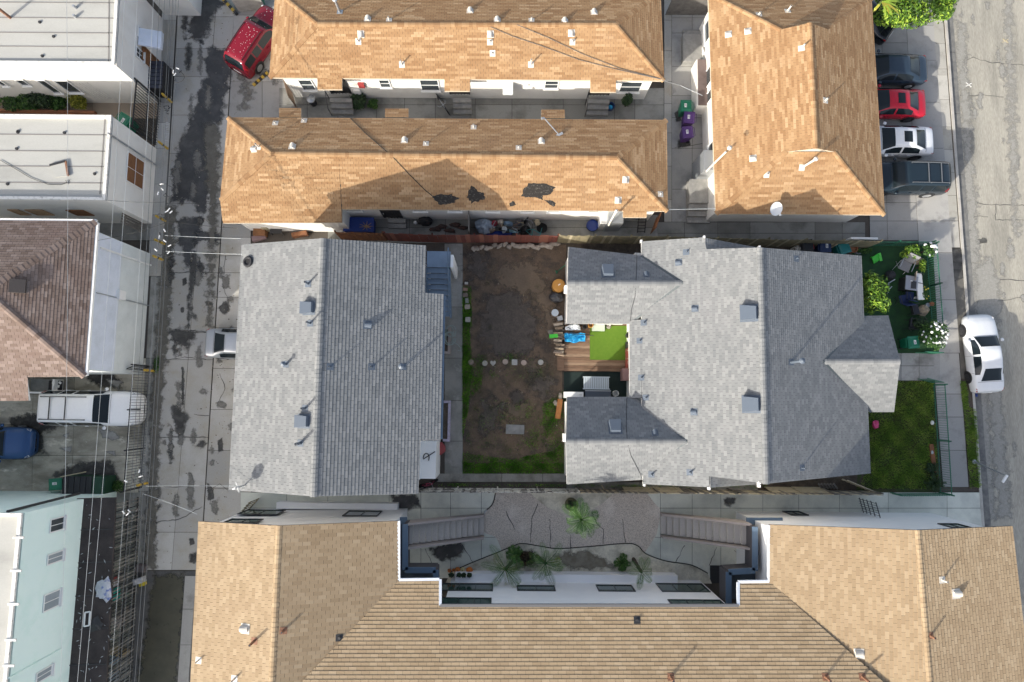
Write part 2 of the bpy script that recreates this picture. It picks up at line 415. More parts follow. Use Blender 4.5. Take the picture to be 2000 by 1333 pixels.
def door(house, a, b, p1, p2, m, z2=2.3, z1=.1, bars=0, mb_=None):
    d = (b - a); d.z = 0; d.normalize(); n = Vector((d.y, -d.x, 0))
    s1, s2 = sorted(((onwall(*p1, a, b) - a).dot(d), (onwall(*p2, a, b) - a).dot(d)))
    P = lambda s, z, o: Vector((a.x, a.y, 0)) + d * s + n * o + Vector((0, 0, z))
    f = MB(); f.add([P(s1, z1, .02), P(s2, z1, .02), P(s2, z2, .02), P(s1, z2, .02)], [(0, 1, 2, 3)])
    for s in (s1, s2): f.bar(P(s, z1, .03), P(s, z2, .03), .09, .06, n)
    f.bar(P(s1, z2, .03), P(s2, z2, .03), .06, .09)
    o = f.build('door', m, house, loc=P((s1 + s2) / 2, z1, 0))
    if bars:
        for i in range(bars): s = s1 + (s2 - s1) * (i + .5) / bars; MB().bar(P(s, z1, .07), P(s, z2, .07), .022, .022, n).build('bar', mb_ or m_dark, o)
    MB().blob(P(s1 + .1, z1 + 1.0, .1), .04, .04, .04, j=0, n=6, m=4).build('handle', m_galv, o)
    return o

# ------------------------------------------------------------------ roof vents
def frame_on(p, n, flat=False):
    if flat: return Matrix.Translation(p)
    u = Vector((n.x, n.y, 0)); u = -u.normalized() if u.length > .02 else Vector((1, 0, 0))   # u points up the slope
    w = n.cross(u).normalized(); u = w.cross(n)
    M = Matrix((u, w, n)).transposed().to_4x4(); M.translation = p; return M
def vent_hood(roof, px, py, m, s=1.0, plate=True):
    p, n = roof.at(px, py); M = frame_on(p, n); b = MB()
    if plate: b.box(-.24 * s, .28 * s, -.26 * s, .26 * s, .012, .03, M=M)
    k = 8; pts = []
    for i in range(k + 1):
        a = math.pi * i / k; pts.append((math.cos(a) * .19 * s, math.sin(a) * .23 * s + .02))
    vs = [M @ Vector((-.2 * s, y, z)) for y, z in pts] + [M @ Vector((.2 * s, y * .82, z * .45 + .02)) for y, z in pts]; nn = k + 1
    b.add(vs, [(i, i + 1, nn + i + 1, nn + i) for i in range(k)] + [tuple(range(nn)), tuple(range(2 * nn - 1, nn - 1, -1))])
    return b.build('roof_vent', m, roof.obj, loc=p)
def vent_box(roof, px, py, m, s=1.0, h=.3):
    p, n = roof.at(px, py); M = frame_on(p, n); b = MB(); w = .3 * s
    b.box(-w * 1.2, w * 1.2, -w * 1.15, w * 1.15, .01, .025, M=M)
    vs = [(-w, -w, .02), (w, -w * .85, .02), (w, w * .85, .02), (-w, w, .02), (-w, -w, h), (w * .9, -w * .8, h * .62), (w * .9, w * .8, h * .62), (-w, w, h)]
    b.add([M @ Vector(v) for v in vs], MB.BF)
    return b.build('roof_vent', m, roof.obj, loc=p)
def vent_pipe(roof, px, py, m, h=.4, r=.05, cap=False, tee=False, lean=(0, 0), base=.16, mc=None):
    p, n = roof.at(px, py); M = frame_on(p, n); b = MB()
    b.box(-base, base * 1.1, -base, base, .01, .024, M=M)
    q = p + Vector((lean[0], lean[1], h)); b.tube([p - Vector((0, 0, .02)), p + Vector((0, 0, .05)), q], [r * 1.5, r, r], 9)
    if cap: b.lathe(q, [(r * .9, -.02), (r * 2.1, .03), (r * 2.1, .05), (0, .14)], 10)
    o = b.build('vent_pipe', m, roof.obj, loc=p)
    if not cap: MB().lathe(q, [(r * .72, -.06), (r * .72, .004), (0, .0045)], 9).build('opening', m_dark, roof.obj, loc=p)
    if tee: MB().bar(q + Vector((-.14, 0, -.02)), q + Vector((.14, 0, -.02)), r * 2.2, r * 2).build('vent_cap', m, roof.obj, loc=p)
    return o
def steps(house, a, b, n, z_top, width_px=None, p0=None, p1=None, m=None, name='step'):
    """n solid steps from a (foot, centre) up towards b, width given by side vector w"""
def bumps(r, plane, lst):
    for x0, x1, y0, y1, flip in lst:
        q = [onplane(x, y, *plane) for x, y in ((x0, y1), (x1, y1), (x1, y0), (x0, y0))]
        r.face(q)

# ================================================================== B: upper orange row
def hip_planes(R1, R2, SW, NW): 
    nS = (R2 - R1).cross(SW - R1).normalized(); nN = (R2 - R1).cross(NW - R1).normalized()
    return (R1, nS), (R1, nN)
ZE, ZR = 3.0, 4.1
hB = thing('row_house', 'long orange shingled row house beside the maroon parked car', 'house', W(900, 100))
R1, R2, SW, NW = W(620, 47, ZR), W(1203, 48, ZR), W(526, 152, ZE), W(538, -19, ZE)
pS, pN = hip_planes(R1, R2, SW, NW); SE = onplane(1297, 158, *pS); NE = onplane(1290, -15, *pN)
rB = Roof(hB, m_or, m_deck, m_fas, grp=2, w=.3, e=.135)
rB.face([SW, SE, R2, R1]).face([SE, NE, R2]).face([NE, NW, R1, R2]).face([NW, SW, R1])
bumps(rB, pS, [(620, 668, 151, 175, 0), (868, 918, 153, 178, 0), (1153, 1203, 155, 180, 0)])
for p, q in ((R1, R2), (SW, R1), (SE, R2), (NE, R2), (NW, R1)): rB.ridge(p, q)
rB.finish()
wB = inset([SW, SE, NE, NW], [.32, .5, .3, .5]); wall_prism(hB, 'wall', wB, 0, ZE - .06, m_stuccog if 0 else m_stucco)
bSa, bSb = wB[0], wB[1]           # south wall, west to east
for p1, p2 in (((582, 156), (617, 175)), ((740, 156), (763, 170)), ((820, 156), (858, 176)), ((1066, 158), (1088, 172)), ((1216, 160), (1247, 179))):
    window(hB, bSa, bSb, p1, p2, cols=1, rows=2)
for x0, x1 in ((650, 687), (880, 917), (1150, 1188)): door(hB, bSa, bSb, (x0, 185), (x1, 185), m_dark, z1=.6, z2=2.5, bars=6)

# ================================================================== C: second orange row
hC = thing('row_house', 'long orange shingled row house with three dark bare patches worn into its roof', 'house', W(870, 320))
R1, R2, SE, NW = W(530, 300, ZR), W(1205, 308, ZR), W(1304, 413, ZE), W(445, 230, ZE)
nS = (R2 - R1).cross(SE - R1).normalized(); pS = (R1, nS); pN = (R1, (R2 - R1).cross(NW - R1).normalized())
NE = onplane(1302, 235, *pN); HW = onplane(430, 392, *pS)
SP = pS; S = lambda x, y: onplane(x, y, *SP)
rC = Roof(hC, m_or, m_deck, m_fas, grp=2, w=.3, e=.135)
k1, k2, k3 = S(435, 436), S(668, 435), S(668, 409); kt = R1 + (R2 - R1) * ((k3 - R1).dot((R2 - R1)) / (R2 - R1).length_squared)
rC.face([k3, SE, R2, R1, HW, k1, k2], pieces=[[k1, k2, kt, R1, HW], [k3, SE, R2, kt]])
rC.face([SE, NE, R2]).face([NE, NW, R1, R2]).face([NW, HW, R1])
bumps(rC, pS, [(1217, 1263, 412, 425, 0)])
bumps(rC, pN, [(545, 588, 229, 212, 0), (752, 798, 229, 213, 0), (1057, 1103, 231, 215, 0)])
for p, q in ((R1, R2), (HW, R1), (SE, R2), (NE, R2), (NW, R1)): rC.ridge(p, q)
rC.finish()
wx0, wx1, wy1 = HW.x + .5, SE.x - .45, NE.y - .35
wC = [Vector((wx0, k1.y + .3, 0)), Vector((k2.x - .05, k1.y + .3, 0)), Vector((k2.x - .05, k3.y + .32, 0)), Vector((wx1, SE.y + .32, 0)), Vector((wx1, wy1, 0)), Vector((wx0, wy1, 0))]
wall_prism(hC, 'wall', wC, 0, 2.75, m_stucco)
cSa, cSb = wC[2], wC[3]
for x0, x1 in ((676, 713), (806, 838), (874, 904), (948, 977), (1016, 1044), (1067, 1094), (1147, 1170)): window(hC, cSa, cSb, (x0 + 3, 412), (x1 - 3, 417), cols=1, sz=(1.75, 2.3))
door(hC, cSa, cSb, (752, 425), (786, 425), m_dark, z1=.4, z2=2.4, bars=6); door(hC, cSa, cSb, (1208, 432), (1240, 432), m_blue, z1=.3, z2=2.3)
# worn-through patches: shingles gone, dark felt and grit left
m_patch = mat('bare_roof_patch', (.03, .026, .022), rough=.95, col2=(.20, .18, .16), s1=11, lo=.55, hi=.75, fine=.4, s2=60, bump=.9, bdist=.04, detail=10)
def patch(cx, cy, pts):
    q = [S(cx + x, cy + y) + nS * (.02 if nS.z > 0 else -.02) for x, y in pts]; c = sum(q, Vector()) / len(q); b = MB()
    r_ = random.Random(int(cx)); ring = []
    for i in range(len(q)):
        a, d = q[i], q[(i + 1) % len(q)]
        for t in (0, .25, .5, .75): v = a.lerp(d, t); ring.append(c + (v - c) * (1 + r_.uniform(-.13, .13)))
    up = Vector((0, 0, .012)); inner = [c + (v - c) * .6 + up for v in ring]; k = len(ring)
    b.add(ring + inner + [c + up * 1.6], [(i, (i + 1) % k, k + (i + 1) % k, k + i) for i in range(k)] + [(k + i, k + (i + 1) % k, 2 * k) for i in range(k)])
    b.build('bare_patch', m_patch, rC.obj)
patch(869, 389, [(-24, -5), (-8, -10), (12, -9), (27, -2), (18, 7), (2, 12), (-10, 11), (-20, 3)])
patch(929, 380, [(-14, -10), (-5, -17), (4, -6), (14, -3), (19, 8), (6, 13), (-8, 17), (-16, 6)])
patch(1000, 398, [(-5, 0), (2, -6), (8, 2), (2, 5), (-4, 6)])
patch(1049, 371, [(-28, 12), (-22, -8), (-8, -15), (20, -13), (34, -4), (26, 8), (12, 12), (10, 20), (-2, 14), (-14, 16)])
patch(1077, 395, [(-14, -4), (2, -3), (9, 3), (4, 9), (-6, 3)])

# ================================================================== G: orange house on the right
hG = thing('house', 'orange shingled house with white roof gables between the parked cars and the bins', 'house', W(1560, 220))
ZG = 5.0
gN, gS = W(1582, 45, ZG), W(1594, 290, ZG); SW, SE = W(1398, 418, 3.1), W(1728, 420, 3.1)
pW = (gN, (gS - gN).cross(SW - gN).normalized()); pE = (gN, (gS - gN).cross(SE - gN).normalized())
NW, NE = onplane(1383, -13, *pW), onplane(1702, -3, *pE)
A, An = onplane(1535, 297, *pW), onplane(1525, 58, *pW); Bq, Bn = onplane(1630, 297, *pE), onplane(1617, 58, *pE)
pSg = (SW, (SE - SW).cross(A - SW).normalized()); Bs = onplane(1630, 297, *pSg)
pNg = (NW, (NE - NW).cross(An - NW).normalized()); Bns = onplane(1617, 58, *pNg)
rG = Roof(hG, m_or, m_deck, m_fas, grp=2, w=.3, e=.135)
rG.face([NW, SW, A, gS, gN, An], pieces=[[An, A, gS, gN], [NW, SW, A, An]]).face([SE, NE, Bn, gN, gS, Bq], pieces=[[Bn, gN, gS, Bq], [SE, NE, Bn, Bq]])
rG.face([SW, SE, Bs, A]).face([NE, NW, An, Bns])
for p, q in ((gN, gS), (SW, A), (SE, Bs), (NW, An), (NE, Bns)): rG.ridge(p, q)
rG.finish()
wall_face(hG, [A + Vector((.15, .1, -.03)), Bq + Vector((-.15, .1, -.03)), gS + Vector((0, .1, -.1))], m_ventw)
wall_face(hG, [An + Vector((.2, -.1, -.1)), Bn + Vector((-.2, -.1, -.1)), gN + Vector((0, -.5, -.15))], m_ventw)
wG = inset([SW, SE, NE, NW], [.45, .5, .3, .4]); wall_prism(hG, 'wall', wG, 0, 2.95, m_stucco)
gSa, gSb = wG[0], wG[1]; gWa, gWb = wG[3], wG[0]
for x0, x1 in ((1478, 1515), (1552, 1594)): window(hG, gSa, gSb, (x0, 420), (x1, 428), cols=2, sz=(1.9, 2.6))
for y0, y1 in ((128, 160), (175, 195), (282, 318), (30, 70)): window(hG, gWa, gWb, (1388, y0), (1388, y1), cols=1, sz=(1.2, 2.5))

# ================================================================== E: grey two-storey house
hE = thing('house', 'two storey grey shingled house beside the bare dirt yard and the alley', 'house', W(650, 720))
ZEe, ZEr = 5.6, 7.5
eN, eS = W(630, 466, ZEr), W(612, 970, ZEr); NW, NE = W(472, 478, ZEe), W(832, 480, ZEe)
pW = (eN, (eS - eN).cross(NW - eN).normalized()); pE = (eN, (eS - eN).cross(NE - eN).normalized())
SWc = onplane(447, 957, *pW); Eq = lambda x, y: onplane(x, y, *pE)
rid = lambda p: eN + (eS - eN) * ((p - eN).dot(eS - eN) / (eS - eN).length_squared)
q1, q2, q3, q4, q5 = Eq(860, 860), Eq(866, 575), Eq(830, 573), Eq(820, 861), Eq(817, 965)
NE = Eq(832, 480)
rE = Roof(hE, m_gy, m_deckg, m_fasg, e=.168, w=.35, t=.018)
rE.face([NW, SWc, eS, eN], w=.31)
rE.face([q1, q2, q3, NE, eN, eS, q5, q4], pieces=[[NE, eN, rid(q3), q3], [q2, rid(q2), rid(q1), q1], [q4, rid(q4), eS, q5]])
rE.ridge(eN, eS, width=.34, step=.21); rE.finish()
wE = inset([NW, SWc, q5, NE], [.35, .3, .35, .3]); wall_prism(hE, 'wall', wE, 2.7, 5.45, m_stucco)
car_x = W(560, 700, 0).x; wall_prism(hE, 'wall', [Vector((car_x, wE[0].y, 0)), Vector((car_x, wE[1].y, 0)), Vector((wE[2].x, wE[2].y, 0)), Vector((wE[3].x, wE[3].y, 0))], 0, 2.69, m_stucco)
for end, a, b in ((eN, wE[0], wE[3]), (eS, wE[1], wE[2])):
    for w_ in (wE,): pass
    ya = Vector((0, -.3 if end is eN else .3, -.16)); pk = end + ya
    wall_face(hE, [Vector((a.x, a.y, 5.45)), Vector((b.x, b.y, 5.45)), Vector((pk.x, a.y + (b.y - a.y) * .4, pk.z))], m_stucco)
# gutter along the east eave
g0, g1 = q2 + Vector((.05, -.05, -.12)), q1 + Vector((.05, .05, -.12)); MB().bar(g0, g1, .1, .1).build('gutter', m_blue, hE)

# ================================================================== F: grey single-storey house
hF = thing('house', 'grey shingled house with two rear wings round a deck and a gabled front porch', 'house', W(1420, 710))
fN, fS = W(1485, 484, 6.2), W(1497, 945, 6.2); We = W(1229, 700, 2.75); Ee = W(1682, 500, 3.0)
pW = (fN, (fS - fN).cross(We - fN).normalized()); pE = (fN, (fS - fN).cross(Ee - fN).normalized())
Fw = lambda x, y: onplane(x, y, *pW); Fe = lambda x, y: onplane(x, y, *pE)
rF = Roof(hF, m_gy, m_deckg, m_fasw, e=.15, w=.31, t=.019)
rF.face([Fw(*p) for p in ((1230, 778), (1229, 625), (1253, 625), (1253, 472), (1375, 464), (1380, 487))] + [fN, fS] + [Fw(*p) for p in ((1390, 931), (1385, 952), (1256, 946), (1253, 778))],
        pieces=[[Fw(*p) for p in q] for q in (((1253, 472), (1375, 464), (1380, 487), (1380, 700), (1253, 700)), ((1380, 487), (1485, 484), (1491, 700), (1380, 700)), ((1253, 700), (1380, 700), (1385, 952), (1256, 946)),
        ((1380, 700), (1491, 700), (1497, 945), (1384.6, 930.5)), ((1229, 625), (1253, 625), (1253, 778), (1230, 778)))])
rF.face([Fe(1700, 925), Fe(1682, 500), fN, fS])
def wing(px_end, y_r, xj, n_e, s_e, n_v, s_v, ze, plane_pt):
    J = plane_pt(xj, y_r); Rw = W(px_end, y_r, J.z); a = W(*n_e, ze); b = W(*s_e, ze)
    pn = (J, (Rw - J).cross(a - J).normalized()); ps = (J, (Rw - J).cross(b - J).normalized())
    a2, b2 = onplane(*n_v, *pn), onplane(*s_v, *ps)
    rF.face([a, a2, J, Rw]); rF.face([b2, b, Rw, J]); rF.ridge(Rw, J)
    return a, a2, J, b2, b, Rw
wN = wing(1108, 553, 1333, (1110, 483), (1107, 632), (1252, 500), (1230, 633), 2.7, Fw)
wS = wing(1105, 863, 1341, (1107, 776), (1107, 946), (1243, 776), (1257, 937), 2.7, Fw)
wP = wing(1758, 707, 1608, (1735, 617), (1746, 805), (1688, 618), (1700, 805), 2.75, Fe)
# lower gable that shows at both ends
for pk, ev, dy in (((1377, 465), (1503, 488), 34), ((1387, 953), (1511, 944), -30)):
    zk = Fw(*pk).z; a, b = W(*pk, zk), W(*ev, 2.9); d = Vector((0, -dy / 32, 0)); rF.face([b, b + d, a + d, a])
rF.ridge(fN, fS, width=.34, step=.21); rF.finish()
m_valley = mat('valley_flashing', (.10, .115, .12), rough=.5, metal=.3)
for tri in (wN, wS, wP):
    a, a2, J, b2, b, Rw = tri
    for e_ in (a2, b2): MB().bar(e_ + Vector((0, 0, .04)), J + Vector((0, 0, .04)), .12, .03).build('valley_flashing', m_valley, rF.obj)
xw = lambda p: Vector((p.x, p.y, 0))
f_main = [Fw(1255, 474), Fw(1256, 944), W(1380, 950, 2.8), W(1505, 936, 2.8), Fe(1700, 925), Fe(1682, 500), W(1497, 492, 2.8), W(1378, 470, 2.8)]
wF = inset([xw(Fw(1255, 478)), xw(Fw(1256, 938)), xw(Fe(1697, 920)), xw(Fe(1680, 503))], [-.3, .35, .3, .35]); wall_prism(hF, 'wall', wF, 0, 2.6, m_stucco)
for tri in (wN, wS):
    a, a2, J, b2, b, Rw = tri; wp = inset([a, a2, b2, b], [.25, .0, .25, .12]); wall_prism(hF, 'wall', wp, 0, 2.62, m_stucco)
    x = min(p.x for p in wp) + .02; ys = sorted(p.y for p in wp); wall_face(hF, [Vector((x, ys[-1], 2.62)), Vector((x, ys[0], 2.62)), Vector((x, Rw.y, Rw.z - .16))], m_stucco)
a, a2, J, b2, b, Rw = wP
for (end) in (fN, fS):
    s_ = -.35 if end is fN else .35; wall_face(hF, [Vector((Fw(1256, 700).x, end.y + s_, 2.6)), Vector((Fe(1690, 700).x, end.y + s_, 2.6)), Vector((end.x, end.y + s_, 5.9))], m_stucco)
for q in (a, b):
    yy = q.y + (-.35 if q is a else .35); MB().bar((Rw.x - .9, yy, 0), (Rw.x - .9, yy, 2.65), .16, .16, (1, 0, 0)).build('porch_post', m_white, hF)
wall_face(hF, [Vector((Rw.x - .85, a.y - .3, 2.6)), Vector((Rw.x - .85, b.y + .3, 2.6)), Vector((Rw.x - .85, Rw.y, Rw.z - .16))], m_stucco)
for px, py in ((1253, 471), (1376, 463), (1484, 483), (1259, 948), (1386, 955), (1486, 950), (1497, 943)):
    p = Fw(min(px, 1484), py); MB().obox(p + Vector((0, 0, -.26)), .09, .14, .26).build('rafter_end', m_white, rF.obj)

# ================================================================== D: large tan apartment block
hD = thing('apartment_building', 'U shaped apartment block with tan shingles', 'apartment block', W(1150, 1250))
De, Dr = 5.6, 6.9
lN, lS = W(545, 1027, Dr), W(523, 1500, Dr); NW, NE = W(388, 1019, De), W(778, 1018, De)
pLW = (lN, (lS - lN).cross(NW - lN).normalized()); pLE = (lN, (lS - lN).cross(NE - lN).normalized())
dN, dS = W(1793, 1036, Dr), W(1830, 1500, Dr); rW, rEe = W(1503, 1025, De), W(1977, 1028, De)
pRW = (dN, (dS - dN).cross(rW - dN).normalized()); pRE = (dN, (dS - dN).cross(rEe - dN).normalized())
ca, cv = onplane(778, 1136, *pLE), onplane(590, 1320, *pLE); cb = onplane(1503, 1138, *pRW)
pC = (ca, (cb - ca).cross(cv - ca).normalized()); Cq = lambda x, y: onplane(x, y, *pC); Rq = lambda x, y: onplane(x, y, *pRW)
rD = Roof(hD, m_tn, m_deck, m_fasg, e=.18, w=.385, t=.021)
rD.face([NW, onplane(364, 1500, *pLW), lS, lN], w=.33)
rD.face([NE, lN, lN.lerp(lS, .79), ca])
rD.face([Cq(1443, 1185), Cq(858, 1185), Cq(858, 1135), Cq(776, 1136), Cq(545, 1378), Cq(1800, 1398), Cq(1505, 1138), Cq(1443, 1139)],
        pieces=[[Cq(*p) for p in q] for q in (((858, 1135), (776, 1136), (545, 1378), (858, 1385)), ((1443, 1185), (858, 1185), (858, 1385), (1443, 1388)), ((1443, 1139), (1443, 1388), (1800, 1398), (1505, 1138)))])
rD.face([rW, Rq(1503, 1139), dN.lerp(dS, .86), dN]); rD.face([onplane(2030, 1500, *pRE), rEe, dN, dS])
cr1, cr2 = Cq(545, 1378), Cq(1800, 1398); dn = Vector((0, -4.6, -.95)); rD.face([cr1 + dn, cr2 + dn, cr2, cr1])
rD.ridge(cr1, cr2, step=.22); rD.ridge(lN, lS, step=.22); rD.ridge(dN, dS, step=.22); rD.finish()
# walls: two wings and the centre
Lw = inset([NW, onplane(364, 1500, *pLW), W(760, 1500, De), NE], [.35, 0, .35, .3]); wall_prism(hD, 'wall', Lw, 0, 5.5, m_dwall)
Rw_ = inset([rW, W(1512, 1500, De), onplane(2030, 1500, *pRE), rEe], [.35, 0, .4, .3]); wall_prism(hD, 'wall', Rw_, 0, 5.5, m_dwall)
cl, cr = Cq(858, 1185), Cq(1443, 1185); cyw = min(cl.y, cr.y) - .2
Cw = [Vector((Lw[3].x - 1, cyw, 0)), Vector((Rw_[0].x + 1, cyw, 0)), Vector((Rw_[0].x + 1, cyw - 9, 0)), Vector((Lw[3].x - 1, cyw - 9, 0))]
wall_prism(hD, 'wall', [Vector((cl.x + .15, cyw, 0)), Vector((cr.x - .15, cyw, 0)), Vector((cr.x - .15, cyw - 9, 0)), Vector((cl.x + .15, cyw - 9, 0))], 0, 5.75, m_dwall)
for w_ , end in ((Lw, lN), (Rw_, dN)):
    y = max(p.y for p in w_); xs = sorted(p.x for p in w_); x0 = min(p.x for p in w_ if abs(p.y - y) < .6); x1 = max(p.x for p in w_ if abs(p.y - y) < .6)
    wall_face(hD, [Vector((x1, y - .02, 5.5)), Vector((x0, y - .02, 5.5)), Vector((end.x, y - .02, end.z - .2))], m_dwall)
CA, CB = Vector((cr.x, cyw, 0)), Vector((cl.x, cyw, 0))        # north face of the centre, running west so the yard is on its right
for p1, p2 in (((866, 1141), (961, 1155)), ((1011, 1145), (1084, 1155)), ((1165, 1144), (1240, 1156)), ((1282, 1141), (1386, 1157))):
    window(hD, CA, CB, p1, p2, mf=m_dark, mg=m_glassg, cols=3 if p2[0] - p1[0] > 85 else 2, fw=.045, sill=False)
for x0, x1 in ((862, 958), (1310, 1412)): window(hD, CA, CB, (x0, 1178), (x1, 1180), mf=m_dark, mg=m_glassg, cols=3, fw=.045, sill=False, sz=(3.9, 5.0))
LA, LB = Vector((Lw[3].x, max(Lw[0].y, Lw[3].y), 0)), Vector((Lw[0].x, max(Lw[0].y, Lw[3].y), 0))
for p1, p2 in (((484, 997), (540, 1006)), ((683, 999), (735, 1009))): window(hD, LA, LB, p1, p2, mf=m_dark, mg=m_glassg, cols=2, fw=.045, sill=False)
window(hD, LA, LB, (440, 1021), (500, 1022), mf=m_dark, mg=m_glassg, cols=2, fw=.045, sill=False, sz=(4.0, 5.0))
RA, RB = Vector((Rw_[3].x, max(Rw_[0].y, Rw_[3].y), 0)), Vector((Rw_[0].x, max(Rw_[0].y, Rw_[3].y), 0))
window(hD, RA, RB, (1525, 998), (1578, 1007), mf=m_dark, mg=m_glassg, cols=2, fw=.045, sill=False)
window(hD, RA, RB, (1840, 1026), (1890, 1030), mf=m_dark, mg=m_glassg, cols=2, fw=.045, sill=False, sz=(3.6, 4.6))
# gutters round the courtyard
gz = Vector((0, 0, -.03)); m_gut = mat('white_gutter', (.62, .66, .72), rough=.5)
for p, q in (((779, 1018), (779, 1133)), ((779, 1133), (858, 1132)), ((860, 1132), (860, 1183)), ((860, 1183), (1443, 1183)), ((1442, 1183), (1442, 1138)), ((1442, 1137), (1502, 1136)), ((1502, 1136), (1502, 1026))):
    f = lambda x, y: (onplane(x, y, *pLE) if x < 800 and y < 1125 else onplane(x, y, *pRW) if x > 1500 and y < 1130 else Cq(x, y)) + gz
    MB().bar(f(*p), f(*q), .13, .12).build('gutter', m_gut if p[1] < 1180 or q[1] < 1180 else m_fasg, rD.obj)
# white plinth along the foot of the centre and the wings
MB().box(CB.x + .4, CA.x - 1.6, cyw, cyw + .42, 0, .75).build('plinth', m_dwall, hD)
MB().box(LB.x + 1.7, LA.x - .5, LA.y, LA.y + .35, 0, .6).build('plinth', m_dwall, hD)

# ================================================================== left-hand neighbours
m_roofw = mat('white_roof_coating', (0.414, 0.413, 0.385), rough=.8, col2=(0.355, 0.353, 0.326), s1=.9, lo=.45, hi=.8, fine=.08, s2=30, bump=.15, col3=(0.266, 0.265, 0.249), s3=.22, lo3=.58, hi3=.75, stretch=(.35, 1, 1))
m_seam = mat('roof_seam', (.22, .21, .20), rough=.9)
def flat_house(label, px, z, m_wall, px_top=None, wn='wall', mt=None, lip=.16):
    pts = Ws(px, z); h = thing('flat_roofed_house', label, 'house', xw(sum(pts, Vector()) / len(pts)))
    p = inset(pts, 0); wall_prism(h, 'wall', inset(p, .02), 0, z - .24, m_wall)
    i = inset(pts, .16); o = MB().prism(i, z - .22, z - .16).build('roof', mt or m_roofw, h)
    k = len(p); b = MB(); b.add([Vector((q.x, q.y, z)) for q in p] + [Vector((q.x, q.y, z)) for q in i] + [Vector((q.x, q.y, z - .17)) for q in i] + [Vector((q.x, q.y, z - .12)) for q in p],
        [(j, (j + 1) % k, k + (j + 1) % k, k + j) for j in range(k)] + [(k + j, k + (j + 1) % k, 2 * k + (j + 1) % k, 2 * k + j) for j in range(k)] + [(3 * k + j, 3 * k + (j + 1) % k, (j + 1) % k, j) for j in range(k)])
    b.build('parapet', m_whited, h); return h, p, o
def seams(o, z, lines, m=None, w=.06):
    for a, b in lines: MB().bar(W(*a, z - .155), W(*b, z - .155), w, .02).build('seam', m or m_seam, o)
ZA1, ZA2 = 4.6, 4.6
hA1, pA1, oA1 = flat_house('white flat roofed house at the top left with a sunlit south wall', [(-600, -60), (233, -60), (223, 126), (-600, 120)], ZA1, m_stucco)
seams(oA1, ZA1, [((-100, y), (222, y + 2)) for y in (4, 34, 63, 90)] + [((213, 0), (212, 120))])
A1a, A1b = pA1[0], pA1[1]
a1s = [p for p in pA1]; ys = min(p.y for p in a1s); xe = max(p.x for p in a1s)
sa, sb = sorted([p for p in a1s], key=lambda p: p.y)[:2]; sa, sb = (sa, sb) if sa.x < sb.x else (sb, sa)
for p1, p2 in (((30, 156), (58, 166)), ((-8, 158), (15, 167)), ((72, 157), (120, 181)), ((106, 158), (160, 180))): window(hA1, sa, sb, p1, p2, cols=1, mf=m_white)
for i in range(6):
    q0 = onwall(140 + i * 6, 160, sa, sb); q1_ = onwall(190 + i * 6, 192, sa, sb)
    MB().tube([q0 + Vector((0, -.06, 0)), q1_ + Vector((0, -.06, 0))], .015, 5).build('window_bar', m_whited, hA1)
ne_ = sorted([p for p in a1s], key=lambda p: -p.x)[:2]; e0, e1 = sorted(ne_, key=lambda p: p.y)      # east wall south->north
for p1, p2 in (((270, 52), (281, 82)), ((266, 92), (278, 120))): window(hA1, e0, e1, p1, p2, cols=2, rows=2, fw=.05)
b = MB(); aw = [onwall(296, 55, e0, e1), onwall(296, 76, e0, e1)]
zaw = 2.6; x = e0.x; y0, y1 = W(300, 88, zaw).y, W(300, 55, zaw).y
b.add([(x, y0, zaw), (x, y1, zaw), (x + 1.1, y1, zaw - .35), (x + 1.1, y0, zaw - .35), (x, y0, zaw - .08), (x, y1, zaw - .08), (x + 1.1, y1, zaw - .6), (x + 1.1, y0, zaw - .6)], MB.BF)
b.build('awning', m_stuccob, hA1)
door(hA1, e0, e1, (297, 108), (297, 135), m_ply, z1=.1, z2=2.1)
MB().box(e0.x + .02, e0.x + 2.2, W(320, 30, 0).y, W(320, -40, 0).y, 0, 3.4).build('side_room', m_stucco, hA1)

hA2, pA2, oA2 = flat_house('white flat roofed house with boarded up windows on the alley', [(-600, 218), (217, 225), (205, 391), (-600, 384)], ZA2, m_stucco)
seams(oA2, ZA2, [((-100, y), (208, y + 2)) for y in (262, 294, 324, 356)] + [((205, 230), (195, 380))])
q = sorted(pA2, key=lambda p: p.y)[:2]; sa, sb = (q[0], q[1]) if q[0].x < q[1].x else (q[1], q[0])
for p1, p2 in (((0, 403), (40, 412)), ((36, 404), (88, 413)), ((118, 405), (168, 414))): window(hA2, sa, sb, p1, p2, cols=1, mf=m_plyt if p1[0] < 100 else m_ply, mg=m_plyt if p1[0] < 100 else m_ply, sill=False, sz=(1.8, 2.7))
q = sorted(pA2, key=lambda p: -p.x)[:2]; e0, e1 = sorted(q, key=lambda p: p.y)
window(hA2, e0, e1, (246, 352), (281, 318), cols=2, rows=2, mf=m_white, mg=m_ply, fw=.03, sill=False)
MB().tube([onwall(209, 260, e0, e1) + Vector((.05, 0, 0)), onwall(303, 322, e0, e1) + Vector((.05, 0, 0))], .05, 6).build('downpipe', m_galv, hA2)

